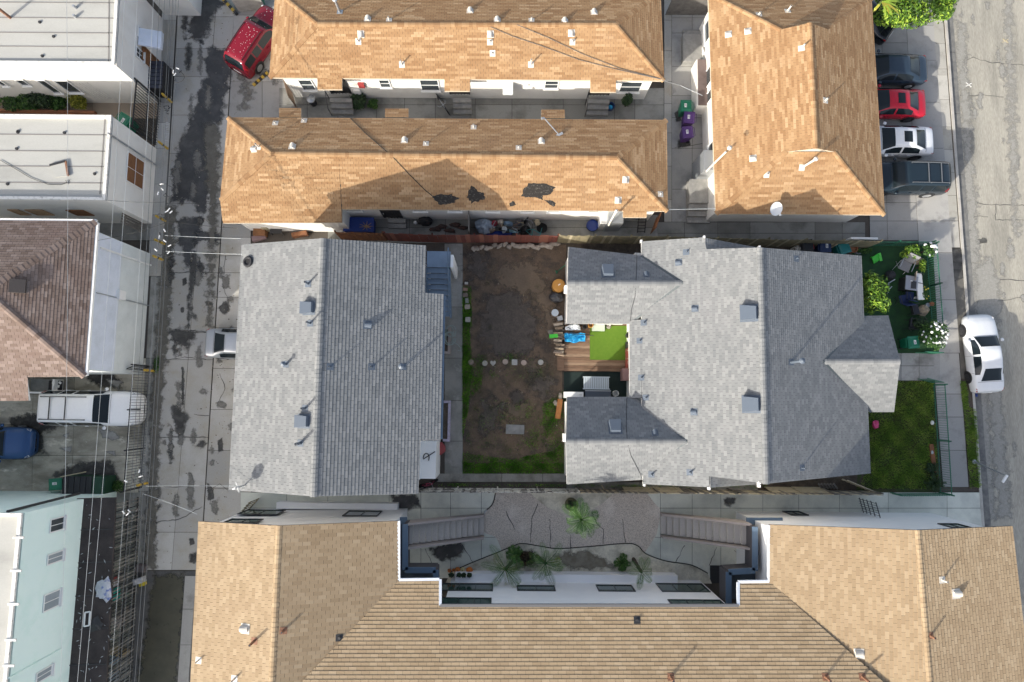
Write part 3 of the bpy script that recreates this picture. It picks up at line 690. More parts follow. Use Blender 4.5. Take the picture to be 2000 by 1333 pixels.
# A3: brown hip roof
hA3 = thing('house', 'two storey house with brown shingled hip roof and a pale blue alley wall', 'house', W(60, 590))
Z3 = 5.7; AP, AW = W(-30, 568, 7.3), W(-300, 566, 7.3); NE, SE = W(187, 433, Z3), W(165, 736, Z3)
pN = (AP, (AW - AP).cross(NE - AP).normalized()); pS = (AP, (AW - AP).cross(SE - AP).normalized())
S3 = lambda x, y: onplane(x, y, *pS)
rA = Roof(hA3, m_br, m_deck, m_fasw, e=.15, w=.32)
rA.face([SE, NE, AP]).face([NE, onplane(-300, 428, *pN), AW, AP])
j1, j2, j3 = S3(50, 737), S3(56, 783), S3(-300, 785)
rA.face([j3, j2, j1, SE, AP, AW], pieces=[[j3, j2, S3(50, 637), AP, AW], [S3(54.1, 737), SE, S3(50, 637)]])
for p, q in ((NE, AP), (SE, AP), (AW, AP)): rA.ridge(p, q, width=.36, step=.24)
rA.finish()
w3 = inset([SE, NE, onplane(-300, 428, *pN), S3(-300, 737)], [.3, .35, 0, .35]); wall_prism(hA3, 'wall', w3, 0, 5.55, m_stuccol)
q = sorted(w3, key=lambda p: -p.x)[:2]; e0, e1 = sorted(q, key=lambda p: p.y)
MB().box(e0.x - 1, e0.x + .03, e0.y + .05, e1.y - .05, 2.9, 5.5).build('upper_wall', m_stuccob, hA3)
MB().tube([onwall(193, 484, e0, e1) + Vector((.08, 0, 0)), onwall(311, 525, e0, e1) + Vector((.08, 0, 0))], .06, 6).build('downpipe', m_white, hA3)
p = onwall(232, 577, e0, e1); MB().box(p.x, p.x + .22, p.y - .25, p.y + .25, p.z - .3, p.z + .3).build('meter_box', m_white, hA3)
MB().bar(onwall(186, 572, e0, e1) + Vector((.06, 0, 0)), onwall(300, 600, e0, e1) + Vector((.06, 0, 0)), .05, .05).build('conduit', m_galv, hA3)
pf = [SE + Vector((.06, .05, -.08)), NE + Vector((.06, -.05, -.08))]; MB().bar(pf[0], pf[1], .12, .14).build('gutter', m_white, hA3)
MB().bar(NE + Vector((0, .06, -.08)), onplane(-200, 429, *pN) + Vector((0, .06, -.08)), .12, .14).build('gutter', m_white, hA3)
jj = [xw(v) for v in (W(68, 740, 2.7), W(130, 740, 2.7), W(130, 775, 2.7), W(68, 775, 2.7))]
MB().prism([W(0, 778, 0), W(58, 776, 0), W(58, 740, 0), W(0, 740, 0)], 0, 5.4).build('porch_wall', m_stucco, hA3)

# A4: mint building and its dark lean-to roof
Z4 = 7.4
hA4, pA4, oA4 = flat_house('tall mint green building at the bottom left', [(-700, 1000), (42, 1003), (-30, 1800), (-900, 1800)], Z4, m_mint)
q = sorted(pA4, key=lambda p: -p.x)[:2]; e0, e1 = sorted(q, key=lambda p: p.y)
for p1, p2 in (((97, 1040), (124, 1010)), ((92, 1103), (122, 1076)), ((84, 1195), (116, 1152)), ((70, 1335), (100, 1300))): window(hA4, e0, e1, p1, p2, cols=2, rows=1, mf=m_white, mg=m_glass if p1[1] < 1050 else m_blind, fw=.05)
for i, y in enumerate((1050, 1115, 1180, 1250, 1300)): MB().obox(W(40 - (y - 1010) * .075, y, Z4 - .02), .5, .1, .06).build('coping_clip', m_whited, hA4)
MB().bar(onwall(15, 1325, e0, e1) + Vector((.04, 0, 0)), onwall(118, 1268, e0, e1) + Vector((.04, 0, 0)), .12, .06).build('wall_band', m_mint, hA4)
MB().tube([W(14, 1004, Z4 - .3) + Vector((.0, .1, 0)), W(155, 968, 2.9) + Vector((0, .1, 0))], .07, 7).build('downpipe', m_dark, hA4)
m_felt = mat('black_roll_roofing', (.035, .03, .028), rough=.95, col2=(.06, .05, .048), s1=1.2, fine=.25, s2=25, bump=.3)
b = MB(); q = [W(150, 974, 3.0), W(226, 972, 2.6), W(203, 1420, 2.6), W(120, 1420, 3.0)]
b.add(q + [v - Vector((0, 0, .1)) for v in q], MB.BF); lean = b.build('lean_to_roof', m_felt, hA4)
for y in (1036, 1100, 1165, 1229, 1300): MB().bar(W(155 - (y - 974) * .066, y, 3.01), W(223 - (y - 974) * .05, y - 2, 2.62), .05, .02).build('seam', m_dark, lean)

hN = thing('house', 'plain unseen stucco house added to shade the stained lot', 'house', W(-300, 860))  # house out of view, added to keep sun off the lot and alley
nb = Ws([(-560, 660), (-150, 660), (-150, 1010), (-560, 1010)]); wall_prism(hN, 'wall', nb, 0, 6.2, m_stucco)
MB().prism(inset(nb, -.4), 6.2, 6.4).build('roof', m_roofw, hN)
# ================================================================== the ground
def fmat(*a, **k): return mat(*a, fade=2.2, **k)
CG = [(.34, .33, .305), (.42, .405, .375), (.50, .485, .45)]
m_conc = mat('alley_concrete', None, ramp=CG, rough=.85, col2=(0.349, 0.318, 0.255), s1=1.1, lo=.5, hi=.85, fine=.14, s2=22, bump=.25, col3=(0.349, 0.318, 0.255), s3=.5, lo3=.48, hi3=.75)
m_concl = mat('pale_concrete', None, ramp=[(.30, .295, .28), (.36, .35, .33), (.42, .41, .385)], rough=.85, col2=(.24, .235, .22), s1=.9, lo=.5, hi=.8, fine=.12, s2=25, bump=.2, col3=(.20, .195, .18), s3=.5, lo3=.56, hi3=.72)
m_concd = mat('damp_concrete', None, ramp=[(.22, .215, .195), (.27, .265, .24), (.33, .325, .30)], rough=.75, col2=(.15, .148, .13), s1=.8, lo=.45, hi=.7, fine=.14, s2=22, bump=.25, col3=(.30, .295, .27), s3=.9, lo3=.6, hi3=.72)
m_lot = mat('stained_lot_concrete', None, ramp=[(0.435, 0.404, 0.327), (0.522, 0.483, 0.393), (0.609, 0.568, 0.467)], rough=.8, col2=(0.232, 0.213, 0.166), s1=.9, lo=.42, hi=.66, fine=.16, s2=20, bump=.25, col3=(0.797, 0.752, 0.639), s3=1.3, lo3=.58, hi3=.72, stretch=(.6, 1.3, 1))
m_joint = mat('joint_dirt', (.035, .033, .028), rough=.95)
m_lotd = mat('packed_dirt', (.10, .085, .07), rough=.95, col2=(.07, .06, .05), s1=1, fine=.2, s2=18, bump=.4)
m_aspst = mat('street_asphalt', (0.368, 0.347, 0.293), rough=.9, col2=(0.288, 0.272, 0.233), s1=1.5, lo=.42, hi=.72, fine=.3, s2=22, bump=.4, bdist=.03, col3=(0.232, 0.221, 0.188), s3=.9, lo3=.5, hi3=.72, stretch=(1.1, .16, 1))
m_asp = mat('dark_asphalt', (.075, .075, .075), rough=.8, col2=(.11, .105, .098), s1=1.5, fine=.2, s2=20, bump=.3)
m_wet = fmat('wet_stain', (0.048, 0.048, 0.048), rough=.4, col2=(0.104, 0.102, 0.0976), s1=1.6, lo=.45, hi=.75, fine=.2, s2=15, bump=.1)
m_oil = fmat('dark_stain', (.045, .043, .04), rough=.8, col2=(.10, .098, .09), s1=2.2, lo=.45, hi=.65, fine=.2, s2=15, bump=.1)
m_pale = fmat('pale_residue', (.42, .41, .38), rough=.9, col2=(.3, .29, .27), s1=3)
m_aggp = mat('exposed_aggregate', (0.596, 0.526, 0.45), rough=.85, col2=(0.357, 0.314, 0.27), s1=18, lo=.45, hi=.62, fine=.35, s2=30, bump=.5, bdist=.02, col3=(0.745, 0.687, 0.61), s3=.6, lo3=.55, hi3=.8)
m_bed = mat('planter_concrete', (0.635, 0.595, 0.483), rough=.9, col2=(0.208, 0.183, 0.132), s1=.9, lo=.45, hi=.75, fine=.2, s2=14, bump=.4, col3=(0.508, 0.48, 0.406), s3=.6)
m_walk = mat('courtyard_concrete', None, ramp=[(0.577, 0.594, 0.521), (0.663, 0.672, 0.585), (0.75, 0.749, 0.656)], rough=.6, col2=(0.432, 0.445, 0.399), s1=.7, lo=.45, hi=.75, fine=.1, s2=22, bump=.15)
m_dirt = mat('yard_dirt', (0.161, 0.114, 0.0779), rough=.95, col2=(0.0804, 0.0632, 0.0505), s1=1.3, lo=.44, hi=.6, fine=.4, s2=20, bump=1.0, bdist=.06, col3=(0.246, 0.166, 0.0964), s3=.32, lo3=.55, hi3=.75, detail=9)
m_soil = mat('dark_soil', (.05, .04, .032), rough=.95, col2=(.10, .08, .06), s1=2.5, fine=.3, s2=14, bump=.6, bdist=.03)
m_curb = mat('kerb_concrete', (.46, .44, .40), rough=.85, col2=(.32, .30, .27), s1=1.4, lo=.45, hi=.75, fine=.12, s2=25)
m_turf = mat('artificial_turf', (0.0935, 0.172, 0.0119), rough=.95, col2=(0.0765, 0.156, 0.0085), s1=5, fine=.25, s2=90, bump=.4)
m_turfd = mat('dark_artificial_turf', (.022, .075, .022), rough=.95, col2=(.016, .05, .02), s1=2, fine=.25, s2=80, bump=.4)

def struct(name, mb, m, parent=None):
    o = mb.build(name, m, parent); return tag(o, kind='structure') if parent is None else o
b = MB(); b.add([(-180, -180, -.3), (180, -180, -.3), (180, 180, -.3), (-180, 180, -.3)], [(0, 1, 2, 3)]); struct('ground', b, m_asp)
cx = lambda y: 1850 + .074 * (y - 40)                        # the kerb line in the photograph
c0, c1 = W(cx(-900), -900), W(cx(2300), 2300)
lot = struct('lot_ground', MB().prism([c0, c1, Vector((-90, c1.y, 0)), Vector((-90, c0.y, 0))], -.4, -.05), m_lotd)
street = struct('street', MB().prism([c0, c1, Vector((95, c1.y, 0)), Vector((95, c0.y, 0))], -.4, -.17), m_aspst)
crk = mat('crack', (.11, .105, .095), rough=.95)
def crack(parent, pts, z, w=.03, seed=0, m=None, name='crack'):
    r_ = random.Random(seed + len(pts) + int(pts[0][0])); P = []
    for i in range(len(pts) - 1):
        (x0, y0), (x1, y1) = pts[i], pts[i + 1]; n = max(2, int(math.hypot(x1 - x0, y1 - y0) / 7))
        for k in range(n): t = k / n; P.append(W(x0 + (x1 - x0) * t + r_.uniform(-1.2, 1.2), y0 + (y1 - y0) * t + r_.uniform(-1.2, 1.2), z))
    P.append(W(*pts[-1], z)); b = MB(); L = []; R = []
    for i, p in enumerate(P):
        d = (P[min(i + 1, len(P) - 1)] - P[max(0, i - 1)]).normalized(); nrm = Vector((-d.y, d.x, 0)) * w * r_.uniform(.25, .7); L.append(p + nrm); R.append(p - nrm)
    k = len(P); b.add(L + R, [(i, k + i, k + i + 1, i + 1) for i in range(k - 1)])
    return b.build(name, m or crk, parent)
_sz = [0]
def stain(parent, pts, z, m, j=2.2, seed=0, name='stain', soft=None, proj=None):
    """a stain with a ragged soft edge: a sheet whose 'fade' attribute is the distance to the outline"""
    _sz[0] += 1; z += (_sz[0] % 24) * .0004
    x0, x1 = min(p[0] for p in pts), max(p[0] for p in pts); y0, y1 = min(p[1] for p in pts), max(p[1] for p in pts)
    soft = soft or max(2.5, min(10, min(x1 - x0, y1 - y0) * .22)); x0 -= soft; x1 += soft; y0 -= soft; y1 += soft
    c = max(1.6, min(6, max(x1 - x0, y1 - y0) / 16)); nx, ny = int((x1 - x0) / c) + 1, int((y1 - y0) / c) + 1; n = len(pts); F = {}; V = []; I = {}; fs = []
    def sd(x, y):
        d = 1e9
        for i in range(n):
            (ax, ay), (bx, by) = pts[i], pts[(i + 1) % n]; ex, ey = bx - ax, by - ay; t = max(0, min(1, ((x - ax) * ex + (y - ay) * ey) / (ex * ex + ey * ey + 1e-9)))
            d = min(d, math.hypot(x - ax - t * ex, y - ay - t * ey))
        return d if inside((x, y), pts) else -d
    S = [[sd(x0 + i * c, y0 + k * c) for i in range(nx + 1)] for k in range(ny + 1)]
    for k in range(ny):
        for i in range(nx):
            q = ((i, k), (i, k + 1), (i + 1, k + 1), (i + 1, k))
            if max(S[b][a] for a, b in q) < -soft: continue
            for a in q:
                if a not in I: I[a] = len(V); V.append(proj(x0 + a[0] * c, y0 + a[1] * c) if proj else W(x0 + a[0] * c, y0 + a[1] * c, z))
            fs.append(tuple(I[a] for a in q))
    o = MB().add(V, fs).build(name, m, parent); at = o.data.attributes.new('fade', 'FLOAT', 'POINT')
    for (i, k), v in I.items(): at.data[v].value = max(0, min(1, .5 + S[k][i] / (2 * soft)))
    return o
def slabs(name, xs, ys, z, m, gap=.012, th=.05, base=m_joint, parent=None, skip=(), label=None):
    """concrete laid in slabs; xs: column boundaries (numbers or functions of y), ys: rows, all in photograph pixels"""
    X = [(x if callable(x) else (lambda y, x=x: x)) for x in xs]
    q = [W(X[0](ys[0]), ys[0]), W(X[-1](ys[0]), ys[0]), W(X[-1](ys[-1]), ys[-1]), W(X[0](ys[-1]), ys[-1])]
    if parent is None: parent = struct(name, MB().prism(q, -.3, z - .018), base)
    for i in range(len(X) - 1):
        for j in range(len(ys) - 1):
            if (i, j) in skip: continue
            c = [W(X[i](ys[j]), ys[j]), W(X[i + 1](ys[j]), ys[j]), W(X[i + 1](ys[j + 1]), ys[j + 1]), W(X[i](ys[j + 1]), ys[j + 1])]
            dz = rnd.uniform(-.003, .003); p = inset(c, gap); MB().prism(p, z - th, z + dz, rnd.random()).build('slab', m, parent, loc=(p[0].x, p[0].y, z))
    return parent
L_ = lambda a, s: (lambda y: a + s * y)
alley = slabs('alley', [L_(349, -.06), L_(423, -.079), L_(459, -.0615)], [-70, 33, 95, 150, 225, 300, 345, 398, 462, 533, 650, 703, 855, 950, 1040, 1114], 0, m_conc)
apron = slabs('alley_apron', [L_(460.5, -.0615), L_(490, 0)], [436, 464, 500, 533, 581, 640, 720, 800, 880, 955, 1030], 0, m_conc)
parking = slabs('parking_apron', [L_(458, -.05), 512, 560], [-60, 30, 110, 160, 230], 0, m_concl)
edge = slabs('alley_edge_pavement', [L_(318, -.055), L_(347, -.06)], [-70, 40, 130, 200, 240, 290, 360, 420, 470, 540], .02, m_conc)
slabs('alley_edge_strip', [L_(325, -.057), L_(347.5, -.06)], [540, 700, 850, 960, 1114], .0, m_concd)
low = struct('alley_end', MB().prism(Ws([(258, 1116), (420, 1116), (400, 1450), (225, 1450)]), -.3, -.012), m_asp)
slabs('narrow_path', [L_(440, -.07), L_(462, -.07)], [1125, 1190, 1260, 1340, 1420], .012, m_concl, parent=None)
stain(low, [(300, 1125), (362, 1120), (358, 1210), (345, 1330), (290, 1400), (270, 1330)], -.006, fmat('algae_stain', (.075, .07, .045), rough=.5, col2=(.05, .047, .03), s1=1.2), seed=3)
# marks in the alley
for i, pts in enumerate(([(395, -20), (440, 5), (412, 35), (408, 60), (395, 85), (378, 78), (370, 60), (366, 45), (385, 20)],
        [(392, 165), (404, 150), (402, 110), (412, 90), (440, 100), (452, 130), (446, 180), (436, 190), (438, 225), (420, 250), (414, 330), (408, 400), (398, 420), (386, 415), (378, 392), (335, 398), (338, 330), (350, 280), (366, 250), (378, 225)],
        [(345, 430), (398, 425), (392, 470), (380, 480), (372, 520), (362, 525), (352, 480)], [(380, 452), (430, 455), (432, 470), (412, 475), (400, 468), (386, 478)])):
    stain(alley, pts, .0075, m_wet, seed=i)
for i, pts in enumerate(([(355, 545), (364, 542), (366, 555), (357, 558)], [(352, 602), (358, 600), (359, 610), (353, 611)], [(330, 648), (350, 642), (384, 648), (380, 665), (370, 672), (364, 690), (358, 675), (342, 672)],
        [(336, 795), (346, 790), (354, 800), (368, 815), (364, 830), (356, 850), (346, 850), (340, 830)], [(369, 1052), (378, 1050), (380, 1062), (372, 1066)], [(372, 1082), (384, 1078), (390, 1090), (378, 1100), (368, 1100)],
        [(400, 590), (412, 588), (416, 596), (404, 598)], [(378, 460), (384, 520), (376, 570), (371, 640), (366, 650), (368, 560)], [(355, 720), (360, 718), (360, 790), (354, 795)])):
    stain(alley, pts, .008, m_oil, j=1, seed=i + 20)
for i, pts in enumerate(([(405, 945), (414, 950), (418, 975), (406, 978)], [(425, 602), (440, 590), (450, 600), (440, 615)], [(424, 860), (434, 855), (436, 880), (426, 885)])): stain(apron, pts, .008, m_oil, j=1.2, seed=i + 40)
for pts in ([(330, 534), (380, 531), (425, 533)], [(312, 648), (350, 645), (414, 650)], [(308, 706), (360, 698), (412, 703)], [(298, 856), (345, 852), (402, 854)], [(295, 950), (345, 951), (400, 949)], [(380, 810), (408, 812)], [(300, 1020), (350, 1015), (395, 990)]): crack(alley, pts, .009, .04)
for pts in ([(440, 500), (436, 560), (450, 600)], [(430, 730), (440, 760), (425, 790)], [(404, 960), (430, 945), (445, 958)], [(418, 955), (410, 985)]): crack(apron, pts, .009, .04)

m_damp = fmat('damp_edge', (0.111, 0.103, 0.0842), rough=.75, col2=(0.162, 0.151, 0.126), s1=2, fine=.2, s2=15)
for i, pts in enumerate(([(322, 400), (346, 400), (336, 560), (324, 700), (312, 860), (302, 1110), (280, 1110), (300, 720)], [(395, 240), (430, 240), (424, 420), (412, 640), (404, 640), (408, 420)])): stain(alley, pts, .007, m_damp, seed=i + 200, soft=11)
for i, pts in enumerate(([(1868, 40), (1884, 40), (1925, 700), (1945, 1010), (1925, 1010), (1900, 700)], [(1905, 520), (1940, 500), (1960, 600), (1930, 700), (1905, 640)], [(1960, -40), (1975, -40), (1990, 460), (1978, 460)], [(1930, 760), (1955, 760), (1975, 1010), (1950, 1010)])): stain(street, pts, -.1655, fmat('street_grime', (.27, .262, .235), rough=.9, col2=(.33, .32, .29), s1=6, fine=.25, s2=20), seed=i + 220, soft=12)
m_smudge = fmat('tyre_smudge', (.15, .143, .125), rough=.85, col2=(.21, .2, .18), s1=4, fine=.25, s2=20)
r_ = random.Random(77)
def splotch(parent, x, y, rx, ry, z, m, soft):
    k = 7; stain(parent, [(x + rx * math.cos(i * 6.283 / k) * r_.uniform(.6, 1.3), y + ry * math.sin(i * 6.283 / k) * r_.uniform(.6, 1.3)) for i in range(k)], z, m, soft=soft)
for i in range(30): y = r_.uniform(20, 1090); splotch(alley, 349 - .06 * y + r_.uniform(8, 98), y, r_.uniform(3, 9), r_.uniform(6, 40), .0075, m_smudge if i % 3 else m_oil, 7)
for i in range(14): splotch(apron, r_.uniform(412, 465), r_.uniform(470, 1010), r_.uniform(3, 10), r_.uniform(4, 16), .0075, m_smudge, 6)
for i in range(10): splotch(parking, r_.uniform(455, 545), r_.uniform(120, 220), r_.uniform(5, 16), r_.uniform(5, 16), .0075, m_smudge, 9)
for i in range(26): y = r_.uniform(-20, 1020); splotch(street, 1862 + .074 * y + r_.uniform(5, 110), y, r_.uniform(2, 7), r_.uniform(5, 28), -.164, MATS.get('street_grime') or m_smudge, 6)
# left-hand lot, drives and gaps
lotp = slabs('parking_lot', [-220, -90, L_(72, -.01), L_(160, -.02), L_(325, -.057)], [700, 770, 830, 890, 975], 0, m_lot)
for i, pts in enumerate(([(20, 815), (80, 805), (120, 830), (80, 850), (90, 890), (60, 890), (64, 850), (20, 835)], [(100, 930), (150, 905), (220, 900), (230, 940), (160, 950)], [(150, 700), (230, 735), (245, 760), (180, 752)])): stain(lotp, pts, .008, m_oil, j=3, seed=i + 60)
for i, pts in enumerate(([(120, 850), (135, 846), (132, 856)], [(190, 835), (220, 842), (240, 860), (200, 855)], [(110, 875), (140, 872), (138, 884)], [(205, 882), (225, 880), (226, 892)], [(205, 740), (240, 745), (230, 760)])): stain(lotp, pts, .009, m_pale, j=3, seed=i + 80)
slabs('side_yard_pavement', [-220, -60, 60, 180, L_(325, -.057)], [150, 185, 232], .0, mat('tan_pavement', None, ramp=[(.30, .24, .18), (.34, .27, .2)], rough=.9, fine=.1))
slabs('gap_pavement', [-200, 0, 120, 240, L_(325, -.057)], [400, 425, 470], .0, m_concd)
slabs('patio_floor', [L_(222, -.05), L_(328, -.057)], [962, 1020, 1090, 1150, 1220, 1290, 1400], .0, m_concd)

# passages between the row houses
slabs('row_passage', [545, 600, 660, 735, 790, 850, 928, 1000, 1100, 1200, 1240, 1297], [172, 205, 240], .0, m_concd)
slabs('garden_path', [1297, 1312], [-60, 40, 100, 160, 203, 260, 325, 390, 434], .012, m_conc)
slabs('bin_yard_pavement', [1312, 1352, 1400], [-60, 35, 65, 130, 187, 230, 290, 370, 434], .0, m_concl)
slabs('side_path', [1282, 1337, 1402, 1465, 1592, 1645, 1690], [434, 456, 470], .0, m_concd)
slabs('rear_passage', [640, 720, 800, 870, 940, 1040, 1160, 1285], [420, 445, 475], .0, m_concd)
crack(lot, [(1318, 289), (1335, 286), (1360, 283), (1378, 280)], .01, .04)
for i, pts in enumerate(([(1318, 222), (1326, 215), (1330, 235), (1320, 240)], [(1323, 275), (1345, 272), (1350, 285), (1326, 290)])): stain(lot, pts, .008, m_oil, j=1.5, seed=i + 100)

# the yard between the two grey houses
slabs('yard_path', [868, 904], [476, 520, 600, 700, 783, 862, 942], .02, m_concd)
slabs('yard_path_end', [845, 903, 980, 1060, 1106], [925, 942], .02, mat('path_concrete', None, ramp=[(.26, .25, .22), (.30, .29, .26)], rough=.85, col2=(.15, .14, .12), s1=1.2, lo=.45, hi=.7, fine=.15, s2=20))
def sheet(name, px, z, m, n=24, amp=.03, parent=None):
    q = Ws(px); b = MB(); r_ = random.Random(n)
    vs = [q[0].lerp(q[1], i / n).lerp(q[3].lerp(q[2], i / n), j / n) + Vector((0, 0, z + (r_.uniform(-amp, amp) if 0 < i < n and 0 < j < n else 0))) for j in range(n + 1) for i in range(n + 1)]
    b.add(vs, [(j * (n + 1) + i, (j + 1) * (n + 1) + i, (j + 1) * (n + 1) + i + 1, j * (n + 1) + i + 1) for j in range(n) for i in range(n)])
    return struct(name, b, m, parent)
yard = sheet('yard', [(903, 474), (1106, 478), (1104, 926), (902, 926)], .0, m_dirt)
for p in yard.data.polygons: p.use_smooth = True
stain(yard, [(995, 765), (1010, 762), (1025, 772), (1022, 785), (1008, 790), (998, 780)], .035, fmat('dark_soil_spot', (.07, .058, .05), rough=.95, fine=.25, s2=14), seed=5)
m_dd = fmat('dark_yard_soil', (.075, .062, .053), rough=.95, col2=(.11, .092, .078), s1=3, fine=.3, s2=12)
for i, pts in enumerate(([(945, 580), (1010, 560), (1050, 620), (1045, 690), (970, 700), (930, 660)], [(915, 490), (960, 500), (950, 545), (915, 550)], [(940, 780), (985, 790), (975, 840), (930, 850)], [(1040, 720), (1085, 740), (1070, 790), (1030, 760)])): stain(yard, pts, .036, m_dd, seed=i, soft=22)
m_ld = fmat('light_dirt', (.175, .128, .088), rough=.95, col2=(.135, .103, .075), s1=2, fine=.25, s2=12)
for i, pts in enumerate(([(955, 520), (1040, 510), (1075, 560), (1040, 580), (985, 560)], [(1060, 600), (1090, 610), (1088, 690), (1066, 660)], [(985, 790), (1030, 785), (1040, 815), (995, 822)], [(1005, 690), (1075, 715), (1040, 730)])): stain(yard, pts, .037, m_ld, seed=i, soft=16)
stain(yard, [(1080, 560), (1040, 575), (1052, 600), (1072, 625), (1085, 610)], .033, fmat('light_dirt', (.27, .195, .125), rough=.95, col2=(.19, .145, .1), s1=2, fine=.2), j=4, seed=6)
# foot of the fence strip by the walkway
slabs('fence_strip', [1106, 1250, 1400, 1550, 1700], [942, 962], .0, m_concd)
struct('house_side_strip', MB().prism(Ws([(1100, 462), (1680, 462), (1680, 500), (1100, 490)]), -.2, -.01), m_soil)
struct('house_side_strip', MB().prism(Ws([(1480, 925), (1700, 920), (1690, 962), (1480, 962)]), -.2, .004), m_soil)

# the apartment courtyard
yd = slabs('courtyard_paving', [470, 560, 640, 760, 822, 880, 940, 1290, 1352, 1408, 1490, 1560, 1640, 1735, 1850, L_(1843, .074)], [962, 993, 1050, 1130], .0, m_walk)
m_edge = mat('path_edge', (.42, .44, .45), rough=.7)
def curve_px(pts, sub=6):
    out = []; n = len(pts)
    for i in range(n - 1):
        p0, p1, p2, p3 = pts[max(0, i - 1)], pts[i], pts[i + 1], pts[min(n - 1, i + 2)]
        for k in range(sub):
            t = k / sub; f = lambda a, b_, c, d: .5 * (2 * b_ + (c - a) * t + (2 * a - 5 * b_ + 4 * c - d) * t * t + (3 * b_ - a - 3 * c + d) * t ** 3)
            out.append((f(p0[0], p1[0], p2[0], p3[0]), f(p0[1], p1[1], p2[1], p3[1])))
    return out + [pts[-1]]
agg = curve_px([(968, 962), (962, 985), (946, 1002), (944, 1020), (946, 1040), (968, 1050), (980, 1076)]) + curve_px([(1000, 1068), (1020, 1062), (1060, 1068), (1090, 1072), (1150, 1068), (1220, 1062), (1245, 1066), (1258, 1082)]) + curve_px([(1282, 1045), (1290, 1000), (1280, 985), (1262, 962)])
ag = struct('aggregate_path', MB().prism(Ws(agg), -.2, .012), m_aggp)
bedp = curve_px([(880, 1118), (920, 1100), (960, 1084), (1000, 1068), (1020, 1062), (1060, 1068), (1090, 1072), (1150, 1068), (1220, 1062), (1245, 1066), (1262, 1082), (1300, 1096), (1350, 1104), (1382, 1120)])
bed = struct('planting_bed', MB().prism(Ws(bedp + [(1390, 1140), (870, 1140)]), -.2, .03), m_bed)
bedt = struct('planting_bed', MB().prism(Ws(curve_px([(1035, 962), (1060, 985), (1090, 1000), (1118, 1006), (1150, 998), (1178, 982), (1200, 962)])), -.2, .035), m_bed)
for pts, prt in ((bedp, bed), (agg[:20], ag)):
    b = MB(); b.tube([W(x, y, .03) for x, y in pts], .03, 5); b.build('path_edge', m_joint, prt)
b = MB(); b.tube([W(x, y, .025) for x, y in agg[10:20]], .045, 5); b.build('kerb_edge', m_edge, ag)
for pts in ([(988, 1000), (1005, 1035)], [(1050, 985), (1040, 1010), (1036, 1060)], [(1074, 1015), (1075, 1070)], [(1114, 1045), (1115, 1070)], [(1156, 1000), (1165, 1022), (1178, 1035), (1178, 1062)], [(1215, 1015), (1222, 1060)]): crack(ag, pts, .016, .05)
for pts in ([(830, 1072), (848, 1110)], [(897, 1058), (925, 1100)], [(1338, 1065), (1320, 1098)], [(1400, 1070), (1385, 1105)], [(1435, 1075), (1460, 1100)]): crack(yd, pts, .008, .035)
MB().bar(W(1115, 1068, .032), W(1115, 1120, .032), .03, .006).build('joint', m_joint, bed)
for i, pts in enumerate(([(762, 968), (812, 966), (818, 985), (800, 995), (792, 1004), (775, 995)], [(838, 1070), (900, 1058), (908, 1075), (892, 1090), (862, 1096), (846, 1082)], [(1412, 975), (1440, 972), (1432, 985), (1424, 992), (1414, 985)])): stain(yd, pts, .009, m_wet, j=1.6, seed=i + 130)
for i, pts in enumerate(([(1075, 1085), (1140, 1075), (1180, 1090), (1200, 1110), (1120, 1112)], [(1010, 1080), (1040, 1076), (1050, 1105), (1005, 1112)])): stain(bed, pts, .034, fmat('bed_soil_stain', (.16, .135, .095), rough=.95, col2=(.26, .24, .19), s1=2), j=2, seed=i + 140)

# the street front
slabs('front_pavement', [L_(1768, .055), L_(1822, .077)], [-60, 50, 118, 200, 290, 370, 432, 494, 586, 690], .0, m_concl)
slabs('front_pavement', [L_(1768, .078), L_(1822, .074)], [690, 770, 815, 880, 952], .0, m_concl)
slabs('parkway_pavement', [L_(1819.5, .077), L_(1839.5, .0745)], [-60, 45, 85, 135, 147, 195, 248, 292, 337, 382, 432, 484], .0, mat('bright_concrete', None, ramp=[(0.361, 0.347, 0.304), (0.418, 0.399, 0.356), (0.475, 0.456, 0.408)], rough=.9, col2=(0.257, 0.242, 0.209), s1=1.2, lo=.5, hi=.75, fine=.12, s2=22))
pk = struct('parkway', MB().prism(Ws([(1860, 486), (1881, 486), (1900, 740), (1878, 740)]), -.2, -.01), mat('parkway_asphalt', (.10, .095, .085), rough=.9, col2=(.15, .14, .12), s1=1.5, fine=.2))
stain(pk, [(1858, 487), (1882, 486), (1884, 545), (1862, 548)], -.004, m_oil, j=.8, seed=9)
struct('parkway', MB().prism(Ws([(1876, 740), (1902, 740), (1917, 955), (1893, 955), (1888, 850)]), -.2, .0), m_soil)
slabs('drive', [L_(1690, .02), L_(1720, .03), L_(1768, .055)], [-60, 50, 84, 160, 250, 330, 396, 432, 470], .0, m_concl)
slabs('front_walk', [1690, 1760, 1795, 1836], [690, 715, 744], .012, m_concl)
kb = struct('kerb', MB().prism([c0, c1, c1 + Vector((-.16, 0, 0)), c0 + Vector((-.16, 0, 0))], -.4, .012), m_curb)
slabs('gutter', [L_(1848.5, .0745), L_(1862, .0755)], [-60, 100, 220, 340, 480, 620, 760, 900, 1040], -.145, mat('gutter_kerb_shade', None, ramp=[(.10, .10, .10), (.13, .13, .125)], rough=.8, col2=(.2, .195, .18), s1=3), th=.04)  # shadow cast by the kerb, put into the dark colour of these slabs
for pts in ([(1872, 125), (1900, 112), (1930, 122), (2000, 128)], [(1875, 188), (1920, 186), (1960, 190)], [(1880, 392), (1930, 400), (2010, 402)], [(1885, 422), (1930, 424)], [(1945, 400), (1944, 430), (2010, 430)], [(1888, 545), (2010, 548)], [(1894, 594), (1950, 590), (2010, 578)], [(1950, 548), (1900, 530)], [(1882, 452), (1900, 450)]): crack(street, pts, -.164, .05)
